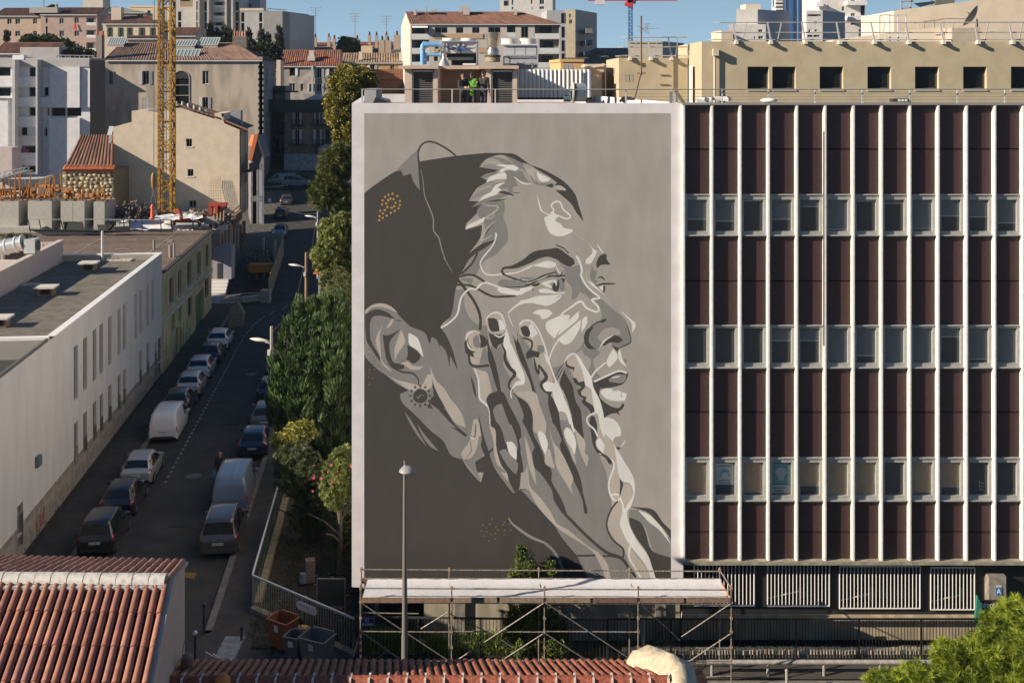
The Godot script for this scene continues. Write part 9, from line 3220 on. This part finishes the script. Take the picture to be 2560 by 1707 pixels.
func build_fences_and_bins()->void:
	var black:=M(0.012,0.012,0.012,0.45)
	var green:=M(0.08,0.09,0.075,0.5)
	railing("black_fence","long black bar fence between the pavement and the office building",V3(px(1520,42.9),0.12,-42.9),V3(px(2462,42.9),0.12,-42.9),1.66,0.122,black,black)
	railing("grass_fence","dark bar fence behind the scaffold in front of the grassy strip",V3(px(888,43.2),0.12,-43.2),V3(px(1518,42.95),0.12,-42.95),1.6,0.135,M(0.03,0.032,0.03,0.5),M(0.05,0.05,0.05,0.5))
	var pale:=M(0.3,0.29,0.25,0.5)
	var corner:=V3(px(631,47.2),0.12,-47.2)
	railing("corner_railing","grey green railing slanting from the garden corner down to the scaffold",corner,V3(px(887,43.4),0.12,-43.4),1.42,0.15,pale,M(0.5,0.5,0.47,0.4),0.035)
	railing("garden_railing","garden railing running up the lane beside the parked cars",corner+V3(-0.02,0,-0.05),V3(fence_x(62),0.2,-62),1.42,0.16,green,M(0.62,0.6,0.57,0.35),0.035)
	var pn:=MB.new()
	for i in 6:pn.quad(corner+V3(-0.107*i*1.5+0.03,0.0,-i*1.5-0.1),corner+V3(-0.107*(i+1)*1.5+0.03,0.0,-(i+1)*1.5),corner+V3(-0.107*(i+1)*1.5+0.03,0.8,-(i+1)*1.5),corner+V3(-0.107*i*1.5+0.03,0.8,-i*1.5-0.1))
	solo("green_backing_panel",pn,M(0.05,0.1,0.08,0.6,"",1.0,{"cull":1}),"dull green panel fixed behind the garden railing","panel")
	var kb:=MB.new()
	kb.bar(corner+V3(0,0.05,0.1),V3(px(887,43.4),0.17,-43.3),0.3,0.25); kb.bar(corner+V3(0.2,0.1,0),V3(fence_x(62)+0.25,0.25,-62),0.3,0.4)
	solo("garden_kerb",kb,M(0.3,0.25,0.17,0.9,"stain",1.5),"low stone kerb under the garden railings","kerb")
	var a:=V3(px(733,45.6),0,-45.62)
	var dir:=(V3(px(887,43.4),0,-43.4)-corner*V3(1,0,1)).normalized()
	var sg:=thing("white_plate_sign","rounded white plate sign tied to the slanting railing above the bins","sign",V3(px(769,45.1),1.22,-45.06),atan2(-dir.z,dir.x))
	var pl:=PackedVector2Array()
	for k in 16:
		var an:=TAU*k/16.0
		pl.append(Vector2(signf(cos(an))*0.42+cos(an)*0.17,sin(an)*0.17-0.02))
	var pm:=MB.new()
	pm.prism(pl,0.05,0.08)
	var pt:=part(sg,"plate",pm,M(0.78,0.75,0.68,0.5))
	var lt:=MB.new()
	for k in 7:lt.box(V3(-0.42+k*0.1,0.03,0.083),V3(0.035,0.09,0.004))
	part(pt,"worn_lettering",lt,M(0.4,0.4,0.38))
	var bn:=thing("street_name_plate","blue enamel street name plate on the fence behind the left scaffold standard","sign",P(917.5,1554,43.1))
	var bm:=MB.new()
	bm.box(Vector3.ZERO,V3(0.56,0.32,0.02))
	var bp:=part(bn,"plate",bm,M(0.02,0.035,0.2,0.3))
	var fr:=MB.new()
	for s in [-1,1]:
		fr.box(V3(0,s*0.145,0.012),V3(0.53,0.01,0.004)); fr.box(V3(s*0.262,0,0.012),V3(0.01,0.28,0.004))
	for k in 7:fr.box(V3(-0.18+k*0.06,-0.085,0.012),V3(0.045,0.055,0.004))
	for k in 3:fr.box(V3(-0.07+k*0.06,0.095,0.012),V3(0.04,0.03,0.004))
	part(bp,"border_and_lettering",fr,M(0.6,0.62,0.66,0.4))
	text(bp,"lettering","RUE",0.075,V3(0,0.02,0.012),M(0.7,0.72,0.75,0.4))
	bin_("brown wheeled bin with its lid thrown open, nearest the fence corner",P(706,1638,43.9),-0.55,V3(1.05,1.2,0.75),M(0.26,0.085,0.035,0.5))
	bin_("small dark grey wheeled bin squeezed between two larger bins",P(735,1665,42.9),-0.3,V3(0.62,1.05,0.6),M(0.12,0.115,0.12,0.5))
	bin_("large grey wheeled bin standing open with a torn notice on its front",P(792,1672,42.6),-0.42,V3(1.15,1.15,0.85),M(0.15,0.15,0.145,0.5))
	var tr:=MB.new()
	for i in 5:tr.box(V3(rf(-0.2,0.2),1.0+rf(-0.1,0.1),rf(-0.1,0.1)),V3(0.25,0.1,0.15),Basis(Vector3.UP,rf(-1,1))*Basis(Vector3.RIGHT,rf(-0.5,0.5)))
	solo("yellow_rubbish",tr,M(0.55,0.3,0.06,0.8),"yellowish rubbish lying behind the small grey bin","rubbish","",P(755,1620,43.6)*V3(1,0,1)+V3(0,0.1,0))
	var d:=46.2
	var bd:=thing("leaning_board","dark framed board standing upright in the garden behind the bins","board",V3(px(827,d),0.2,-d))
	var fw:=MB.new()
	for e in [792,862]:fw.bar(V3(px(e,d),0.2,-d)-bd.position,P(e,1447,d)-bd.position,0.05)
	fw.bar(P(792,1447,d)-bd.position,P(862,1447,d)-bd.position,0.05); fw.bar(P(792,1517,d)-bd.position,P(862,1517,d)-bd.position,0.05)
	part(bd,"frame",fw,M(0.2,0.19,0.17,0.6))
	var mp:=MB.new()
	mp.quad(P(793,1516,d)-bd.position,P(861,1516,d)-bd.position,P(861,1448,d)-bd.position,P(793,1448,d)-bd.position)
	part(bd,"mesh_panel",mp,M(0.04,0.038,0.035,0.8))
	var cbx:=thing("battered_box","battered beige box with a grey drum beside it in the dark garden","box",P(772,1430,49.5)*V3(1,0,1)+V3(0,0.2,0))
	var cm:=MB.new()
	cm.box(V3(0.05,0.55,0),V3(0.4,0.95,0.4),Basis(Vector3.UP,0.3))
	part(cbx,"box",cm,M(0.32,0.24,0.18,0.9,"dirt",0.6))
	var dr:=MB.new()
	dr.tube([V3(-0.25,0.1,0.2),V3(-0.2,0.5,0.2)],0.17,0.16,12)
	part(cbx,"drum",dr,M(0.25,0.25,0.27,0.5))
	d=43.9
	var rs:=thing("roadworks_sign","white triangular roadworks sign with a red border leaning on the grass","sign",P(1118,1625,d))
	var bs:=Basis(Vector3.RIGHT,-0.3)*Basis(Vector3.BACK,0.12)
	var tg:=MB.new()
	tg.prism(PackedVector2Array([Vector2(-0.42,0),Vector2(0.4,0),Vector2(-0.05,0.72)]),0,0.02,Transform3D(bs,Vector3.ZERO))
	var tgp:=part(rs,"plate",tg,M(0.5,0.05,0.04,0.5))
	var ti:=MB.new()
	ti.prism(PackedVector2Array([Vector2(-0.33,0.05),Vector2(0.31,0.05),Vector2(-0.045,0.62)]),0.022,0.028,Transform3D(bs,Vector3.ZERO))
	part(tgp,"white_field",ti,M(0.72,0.7,0.68,0.5))
	var tk:=MB.new()
	for q in [[-0.1,0.1,0.0,0.38],[0.0,0.36,0.1,0.12],[-0.15,0.22,0.12,0.3],[0.1,0.1,0.22,0.12]]:tk.bar(bs*V3(q[0],q[1],0.032),bs*V3(q[2],q[3],0.032),0.05,0.01)
	part(tgp,"black_figure",tk,M(0.03,0.03,0.03))
	var ch:=thing("metal_chair","overturned metal chair frame lying in the grass behind the fence","chair",P(1175,1640,d))
	var fm:=MB.new()
	var c:=ch.position
	fm.tube([P(1153,1650,d)-c,P(1155,1605,d)-c,P(1163,1598,d)-c,P(1195,1598,d)-c,P(1200,1610,d)-c],0.02,-1,6)
	fm.tube([P(1160,1606,d-0.3)-c,P(1200,1606,d-0.3)-c],0.02,-1,6); fm.tube([P(1163,1612,d-0.1)-c,P(1195,1612,d-0.1)-c],0.02,-1,6)
	part(ch,"frame",fm,M(0.42,0.38,0.34,0.4))
	var st:=MB.new()
	st.lathe([Vector2(0,-0.16),Vector2(0.15,-0.06),Vector2(0.15,0.1),Vector2(0,0.16)],12,Transform3D(Basis(Vector3.RIGHT,1.2),P(1177,1622,d-0.2)-c))
	part(ch,"round_seat",st,M(0.62,0.58,0.5,0.7))
	var wb:=MB.new()
	wb.bar(P(1048,1600,43.8),P(1068,1606,43.8),0.12,0.1)
	solo("white_bottle",wb,M(0.75,0.73,0.7,0.5),"white crumpled bottle on the fence rail beside the lamp post","bottle")
	var pp:=MB.new()
	pp.tube([P(1606,1545,43.3),P(1608,1560,43.3),P(1608,1640,43.3)],0.075,-1,8)
	solo("standpipe",pp,M(0.4,0.4,0.4,0.5,"",1.0,{"metal":0.5}),"short grey vent standpipe behind the fence near the lumpy hip","pipe")
	var br:=MB.new()
	br.tube([P(1660,1590,43.4),P(1672,1610,43.3),P(1678,1630,43.2)],0.015,-1,5); br.tube([P(1655,1560,43.4),P(1663,1595,43.4),P(1672,1640,43.2)],0.02,-1,5)
	solo("bare_branch",br,M(0.2,0.12,0.08),"bare reddish branch poking up by the fence above the lumpy hip","branch")
func bin_(label:String,at:Vector3,yaw:float,s:Vector3,m:Material)->void:
	at.y=0.13
	var t:=thing("wheeled_bin",label,"bin",at,yaw,"wheeled bins by the railing")
	var y0:=0.12
	var c:=func(f:float,k:int,inner:=0.0)->Vector3:
		var w:=lerpf(0.38,0.5,f)*s.x-inner
		var dd:=lerpf(0.36,0.5,f)*s.z-inner
		return V3([-w,w,w,-w][k],lerpf(y0,s.y,f),[dd,dd,-dd,-dd][k])
	var mb:=MB.new()
	for k in 4:
		mb.quad(c.call(0.0,k),c.call(0.0,(k+1)%4),c.call(1.0,(k+1)%4),c.call(1.0,k))
		mb.quad(c.call(0.0,(k+1)%4,0.02),c.call(0.0,k,0.02),c.call(1.0,k,0.02),c.call(1.0,(k+1)%4,0.02))
		mb.bar(c.call(1.0,k),c.call(1.0,(k+1)%4),0.06,0.05)
	mb.quad(c.call(0.02,3),c.call(0.02,2),c.call(0.02,1),c.call(0.02,0))
	part(t,"body",mb,m)
	var lid:=MB.new()
	lid.quad(c.call(1.0,3)+V3(0,0.03,-0.02),c.call(1.0,2)+V3(0,0.03,-0.02),c.call(1.0,2)+V3(0,-0.5,-0.4),c.call(1.0,3)+V3(0,-0.5,-0.4))
	lid.bar(c.call(1.0,3)+V3(0.1,0.05,-0.03),c.call(1.0,2)+V3(-0.1,0.05,-0.03),0.06)
	part(t,"open_lid",lid,m)
	for k in [0,1,2,3]:
		var w:=MB.new()
		w.tube([c.call(0.0,k)*V3(0.85,0,0.85)+V3(-0.03,0.09,0),c.call(0.0,k)*V3(0.85,0,0.85)+V3(0.03,0.09,0)],0.09,-1,10)
		part(t,"wheel",w,M(0.02,0.02,0.02))
	var lb:=MB.new()
	var f:Vector3=(c.call(0.62,0)+c.call(0.62,1))*0.5
	var g:Vector3=(c.call(0.86,0)+c.call(0.86,1))*0.5
	lb.bar(f+V3(-0.02,0,0.008),g+V3(-0.02,0,0.008),0.2,0.006)
	part(t,"label",lb,M(0.7,0.68,0.66,0.6))
	if s.x>1.1:
		var lc:=MB.new()
		for k in 4:lc.box(f.lerp(g,0.2+0.2*k)+V3(-0.02,0,0.014),V3(0.12-0.02*k,0.02,0.004))
		part(t,"label_print",lc,M(0.2,0.2,0.2))
func build_vehicles()->void:
	var silver:=Color(0.42,0.42,0.41)
	var g:="cars parked along the left kerb"
	vehicle("parked_car","black tall hatchback nearest on the left kerb, with long upright tail lights","car","estate",4.0,0.96,0.93,Color(0.012,0.012,0.013),-19.4,52.8,g)
	vehicle("parked_car","black hatchback second in the left row, shiny rear pillar","car","hatch",4.0,1.0,1.0,Color(0.011,0.012,0.013),-19.96,57.2,g)
	vehicle("parked_car","silver hatchback alone in the gap between the black car and the white van","car","hatch",3.9,1.0,1.0,silver,-20.46,61.6,g,TH,{"metal":0.4,"dull":false})
	vehicle("parked_van","white panel van with a blank rear parked on the left kerb","van","van",4.35,0.93,0.93,Color(0.72,0.7,0.68),-21.2,68.8,"",TH,{"blind":true})
	vehicle("parked_car","dark green hatchback hidden behind the white van","car","hatch",4.0,1.0,1.0,Color(0.02,0.024,0.022),-22.05,74.0,g)
	vehicle("parked_car","light grey hatchback just beyond the dark green one","car","hatch",3.9,1.0,1.0,Color(0.5,0.49,0.47),-22.45,78.3,g,TH,{"metal":0.3,"dull":false})
	vehicle("parked_car","pale silver hatchback third from the far end of the left row","car","hatch",3.9,1.0,1.02,Color(0.52,0.51,0.5),-22.95,82.6,g,TH,{"metal":0.3,"dull":false})
	vehicle("parked_car","very dark blue hatchback second from the far end of the left row","car","hatch",3.9,1.0,0.98,Color(0.012,0.014,0.022),-23.3,86.8,g)
	vehicle("parked_car","white sporty hatchback at the far end of the left row","car","hatch",4.2,1.03,0.98,Color(0.7,0.68,0.65),-23.84,91.2,g,TH,{"dull":false})
	var r:="vehicles parked along the right kerb"
	vehicle("parked_car","grey brown people carrier with roof rails nearest on the right kerb","car","estate",4.35,1.0,1.03,Color(0.1,0.092,0.086),-13.6,52.7,r,TH,{"metal":0.4,"rails":true,"dull":false})
	vehicle("parked_van","pale blue grey van with a ribbed roof parked beyond the people carrier","van","van",4.9,0.98,1.02,Color(0.14,0.185,0.25),-14.3,57.6,"",TH,{"ribs":true,"blind":true})
	vehicle("parked_car","dark blue hatchback in front of the ribbed roof van","car","hatch",3.9,1.0,1.0,Color(0.012,0.02,0.05),-15.1,66.0,r)
	vehicle("parked_car","dull grey hatchback half hidden by the big cypress","car","hatch",4.0,1.0,1.03,Color(0.12,0.12,0.125),-15.5,70.9,r)
	vehicle("parked_car","dark car peeping out left of the big cypress","car","hatch",3.9,1.0,1.0,Color(0.015,0.02,0.035),-16.5,76.9,r)
	vehicle("parked_car","silver car showing only its flank behind the nearest street light","car","hatch",4.0,1.0,1.0,Color(0.35,0.36,0.37),-17.35,83.7,r,TH,{"metal":0.3})
	vehicle("parked_car","pale grey car facing down the dark lane beyond the yard","car","hatch",4.0,1.0,1.0,Color(0.1,0.11,0.12),px(702,139),137,"cars up the dark lane",TH+PI)
	vehicle("parked_car","black car parked behind the pale grey one up the dark lane","car","hatch",4.0,1.0,1.0,Color(0.03,0.03,0.035),px(712,150),148,"cars up the dark lane")
	vehicle("parked_car","dark car parked highest up the dark lane","car","hatch",4.0,1.0,1.0,Color(0.05,0.05,0.055),px(722,158),157,"cars up the dark lane")
	var su:=vehicle("crossing_car","pale blue grey estate car seen side on across the top of the lane","car","estate",4.5,1.0,1.0,Color(0.14,0.18,0.22),px(744,171),171,"",-PI/2)
	su.position.y=6.0
	var pk:=vehicle("crossing_car","cream pickup seen side on behind the pale estate car","car","van",4.6,1.0,0.85,Color(0.3,0.3,0.25),px(706,174),174,"",PI/2)
	pk.position.y=6.05
func tree(nm:String,label:String,cat:String,kind:String,cxp:float,cyp:float,d:float,lobes_px:Array,count:int,s0:float,s1:float,ca:Color,cb:Color,gap:float,seed_:int,up:=0.4,tr:=0.16,group:="")->Node3D:
	var base:=V3(px(cxp,d),gy(d),-d)
	var lobes:=[]
	for l in lobes_px:
		var c:=P(l[0],l[1],d+(l[4] if l.size()>4 else 0.0))-base
		var k:=d/F
		lobes.append([c,V3(l[2]*k,l[3]*k,(l[2]+l[3])*0.5*k*(0.9 if d<120 else 0.6))])
	var hgt:=py(cyp,d)-base.y
	return plant(nm,label,cat,kind,base,lobes,count,s0,s1,ca,cb,gap,seed_,maxf(0.6,hgt),tr,up,group)
func build_plants()->void:
	tree("autumn_plane_tree","tall yellowing plane tree rising left of the mural building's roof","tree","broad",880,230,100,[[872,222,52,60],[852,262,40,62],[905,205,38,38],[880,300,34,60],[845,345,12,26],[868,345,18,22]],6500,0.15,0.3,Color(0.075,0.085,0.012),Color(0.34,0.28,0.045),0.25,5)
	tree("lane_pine","green pine leaning over the lane left of the mural","pine tree","pine",850,470,84,[[838,415,42,48],[852,380,30,26],[812,480,42,42],[850,500,34,44],[800,505,26,26]],3000,0.22,0.42,Color(0.035,0.055,0.012),Color(0.15,0.16,0.035),0.22,6)
	tree("feathery_tree","bright feathery green tree below the lane pine","tree","lance",850,640,76,[[838,590,42,50],[818,640,40,44],[855,660,30,40],[860,560,24,30]],3400,0.13,0.26,Color(0.06,0.09,0.012),Color(0.24,0.26,0.05),0.3,7,0.1)
	tree("olive_tree","greyish olive green tree between the feathery tree and the big cypress","tree","lance",850,760,70,[[846,715,36,46],[826,760,30,44],[862,780,24,40],[815,700,16,22]],2600,0.11,0.22,Color(0.05,0.065,0.018),Color(0.17,0.18,0.055),0.3,8,0.2)
	tree("big_cypress","big dense dark green cypress standing over the parked cars","cypress","scale",785,1000,63,[[780,1010,84,120],[760,900,34,120],[800,890,36,130],[840,930,34,170],[722,1000,40,110],[700,960,24,90],[748,820,18,78],[782,800,16,62],[818,815,18,78],[850,800,16,70],[718,870,16,70],[736,930,26,110],[800,1090,70,60],[688,1010,16,60]],7000,0.24,0.46,Color(0.018,0.042,0.012),Color(0.085,0.135,0.035),0.5,9,0.85,0.25)
	tree("fig_bush","sunlit yellow green bush crowning the dark shrubs below the cypress","shrub","broad",745,1110,57,[[752,1075,34,20],[728,1108,36,22],[700,1105,22,16],[770,1062,18,14]],520,0.12,0.24,Color(0.1,0.12,0.02),Color(0.32,0.3,0.06),0.35,10)
	tree("dark_oleander","broad dark oleander filling the garden behind the railing","shrub","lance",765,1300,54,[[745,1180,60,62],[800,1230,66,66],[730,1150,44,40],[840,1270,44,50],[780,1290,60,40],[850,1290,40,50,-2.5],[852,1340,30,40,-3.5]],5200,0.11,0.2,Color(0.02,0.032,0.01),Color(0.075,0.095,0.025),0.4,11,0.35)
	var ol:=tree("pink_oleander","sunlit oleander with pink flowers against the mural building's corner","shrub","lance",850,1270,49.5,[[850,1175,32,52],[838,1220,34,46],[862,1140,20,24],[822,1180,16,26]],1900,0.1,0.2,Color(0.055,0.09,0.012),Color(0.2,0.23,0.05),0.4,12,0.4)
	foliage(ol,"flowers","flower",[[P(845,1190,49.3)-ol.position,V3(0.85,1.1,0.7)],[P(800,1190,50)-ol.position,V3(0.6,0.9,0.6)]],60,0.045,0.075,Color(0.5,0.04,0.1),Color(0.62,0.16,0.16),0.9,13)
	var wd:=thing("garden_undergrowth","low dark weeds and leaf litter over the garden floor","weeds",V3(-8.5,0.16,-48))
	wd.set_meta("kind","stuff")
	foliage(wd,"weeds","blade",[[V3(0,0,0),V3(2.6,0.1,5.0)],[V3(-1.0,0,-6),V3(2.0,0.15,4.0)]],900,0.12,0.35,Color(0.025,0.03,0.01),Color(0.1,0.09,0.03),0.5,14,0.9)
	var lit:=MB.new()
	for i in 40:lit.box(V3(rf(-10.3,-7),0.18,rf(-50.5,-46)),V3(rf(0.04,0.16),0.02,rf(0.04,0.12)),Basis(Vector3.UP,rf(0,3)))
	var li:=solo("garden_litter",lit,M(0.35,0.3,0.25),"scraps of litter on the garden floor","litter")
	li.set_meta("kind","stuff")
	var gs:=thing("grass_strip","sunlit grass and weeds behind the scaffold and fence","grass",V3(px(1120,43.9),0.1,-43.9))
	gs.set_meta("kind","stuff")
	foliage(gs,"grass","blade",[[V3(-1.0,0,0),V3(2.2,0.3,0.55)],[V3(2.0,0,0),V3(1.6,0.35,0.5)],[V3(-2.6,0,0.1),V3(0.9,0.6,0.4)]],2600,0.2,0.5,Color(0.09,0.15,0.012),Color(0.34,0.4,0.06),0.7,15,0.95)
	var lf:=MB.new()
	lf.quad(V3(px(905,44.5),0.13,-43.3),V3(px(1700,44.5),0.13,-43.3),V3(px(1700,44.5),0.13,-46.2),V3(px(905,44.5),0.13,-46.2))
	structure("grass_bed",lf,M(0.09,0.085,0.04,1.0,"dirt",1.2))
	tree("laurel_bush","upright leafy bush poking above the scaffold's rear rail","bush","broad",1335,1500,43.3,[[1315,1415,26,40],[1303,1385,10,22],[1340,1440,32,26],[1290,1440,20,20],[1330,1520,62,50],[1300,1590,40,70],[1370,1590,55,60],[1375,1430,12,30]],2500,0.07,0.13,Color(0.035,0.06,0.01),Color(0.16,0.2,0.035),0.35,16,0.5,0.06)
	tree("fence_weed","leafy weed growing through the fence left of the lamp post","weed","broad",955,1640,43.7,[[960,1630,26,14],[985,1635,30,12],[940,1640,16,12]],240,0.07,0.14,Color(0.06,0.1,0.015),Color(0.2,0.22,0.05),0.5,17,0.6,0.03)
	tree("front_pine","bright green pine crown close by at the lower right corner","pine tree","pine",2480,1690,32,[[2470,1650,84,66],[2545,1600,74,96],[2410,1690,84,62],[2560,1690,90,70],[2490,1570,40,40],[2370,1640,40,34],[2220,1706,52,28],[2300,1700,60,40],[2450,1740,120,60,1.0],[2330,1745,120,40,1.0]],7600,0.13,0.24,Color(0.045,0.08,0.008),Color(0.3,0.36,0.025),0.3,18,0.55,0.2)
	var cy:=[[315,205,30,0],[375,275,26,1],[440,232,34,2],[490,278,30,3],[545,300,36,4],[668,262,40,5],[782,285,34,6],[842,325,30,7],[948,245,34,8],[890,400,40,9]]
	var where:=["leftmost of the hill row, before the slit windowed tower","short one second in the hill row","tallest of the left half of the hill row","beside the tall one in the left half of the hill row","behind the old house chimney","right of the old house chimney pots","before the tower's stepped shoulder","before the grey end block","lone tall one at the right of the grey end block","low one above the old house's roof slope"]
	for q in cy:
		var x:=cx("b",q[0])
		var top:=cy_(q[1])
		var mid:=(top+150.0)*0.5
		tree("hill_cypress","dark hill cypress, "+where[q[3]],"cypress","scale",x,150,232,[[x,mid,q[2]*0.16,(150-top)*0.55],[x,lerpf(top,150,0.72),q[2]*0.27,(150-top)*0.34]],230,0.5,1.0,Color(0.012,0.02,0.008),Color(0.05,0.06,0.022),0.4,30+q[3],0.8,0.3,"dark cypresses on the hill")
	tree("hill_thicket","dark mass of trees between the old house and the grey end block","trees","broad",650,140,205,[[645,135,34,26],[675,140,24,30],[612,120,20,20]],900,0.5,1.0,Color(0.012,0.018,0.008),Color(0.05,0.055,0.02),0.5,44,0.4,0.3)
	tree("round_hill_tree","round green tree on the skyline among terracotta roofs","tree","broad",873,118,268,[[868,112,20,16],[882,122,18,14],[860,125,14,10]],620,0.6,1.1,Color(0.03,0.05,0.012),Color(0.13,0.15,0.04),0.4,45)
	for q in [[76,104,24,14,46,"leafy tree before the peach flats"],[118,104,26,14,47,"wider leafy tree before the pink flats"],[155,120,26,20,48,"dark leafy tree right of the modern flats' penthouse"]]:
		tree("courtyard_tree",q[5],"tree","broad",q[0],q[1],190,[[q[0],q[1],q[2],q[3]],[q[0]+8,q[1]+8,q[2]*0.7,q[3]]],420,0.4,0.8,Color(0.025,0.04,0.012),Color(0.11,0.12,0.035),0.35,q[4])
	tree("thin_cypress","thin cypress against the peach flats at the picture edge","cypress","scale",15,100,225,[[15,92,3.5,15]],90,0.4,0.8,Color(0.02,0.035,0.012),Color(0.05,0.07,0.02),0.6,49,0.8)
	var rp:=thing("roof_terrace_plants","row of potted shrubs on the flat roof beside the old house","plants",C("a",760,530,152))
	rp.set_meta("kind","stuff")
	foliage(rp,"shrubs","broad",[[V3(-0.6,0.6,0),V3(2.4,0.7,0.6)]],160,0.3,0.5,Color(0.012,0.02,0.01),Color(0.04,0.05,0.02),0.3,50)
func cy_(y:float)->float:return y/3.672
func build_people()->void:
	var skin:=Color(0.44,0.24,0.16)
	var d:=50.0
	var deck:=21.0
	var x1:=C("c",1320,0,d).x
	var x2:=C("c",1425,0,d+0.1).x
	var x3:=C("c",1560,0,d).x
	person("person in a dark jacket and knitted cap bending over a phone on the roof",V3(x1,deck,-d),0.5,1.68,Color(0.018,0.018,0.022),Color(0.03,0.03,0.034),Color(0.06,0.055,0.05),skin,[V3(-0.08,1.08,0.3),V3(0.16,1.1,0.3)],{"nod":0.45,"look":0.3,"group":"people on the roof"})
	person("person with long dark hair in a bright green jacket between two others on the roof",V3(x2,deck,-d-0.1),-0.25,1.72,Color(0.1,0.3,0.03),Color(0.035,0.03,0.03),Color(0.035,0.018,0.014),skin,[V3(-0.1,1.08,0.28),V3(0.1,1.06,0.28)],{"nod":0.2,"look":-0.3,"long":true,"coat":true,"group":"people on the roof"})
	person("tall person in a black jacket and dark jeans standing right of the green jacket",V3(x3,deck,-d),-0.45,1.8,Color(0.012,0.012,0.014),Color(0.012,0.018,0.035),Color(0.018,0.012,0.01),skin,[V3(-0.2,1.28,0.26),V3(0.3,0.82,0.02)],{"nod":0.1,"look":-0.35,"group":"people on the roof"})
	var p:=person("pedestrian in a dark coat walking in the road with a blue bag",V3(px(549,62),gy(62),-62),0.15,1.68,Color(0.014,0.014,0.016),Color(0.012,0.012,0.014),Color(0.3,0.14,0.12),skin,[V3(-0.3,0.78,0.05),V3(0.28,0.8,-0.05)],{"step":0.13,"coat":true})
	var b:=MB.new()
	b.lathe([Vector2(0.03,0.06),Vector2(0.1,-0.06),Vector2(0.17,-0.25),Vector2(0.15,-0.38),Vector2(0.0,-0.41)],10)
	b.bar(V3(0,0.05,0),V3(0.02,0.12,0),0.03)
	solo("blue_bag",b,M(0.03,0.16,0.3,0.6),"blue plastic bag held by the pedestrian in the road","bag","",p.position+Basis(Vector3.UP,0.15)*V3(-0.32,0.68,0.1))
func V3(x:float,y:float,z:float)->Vector3:return Vector3(x,y,z)
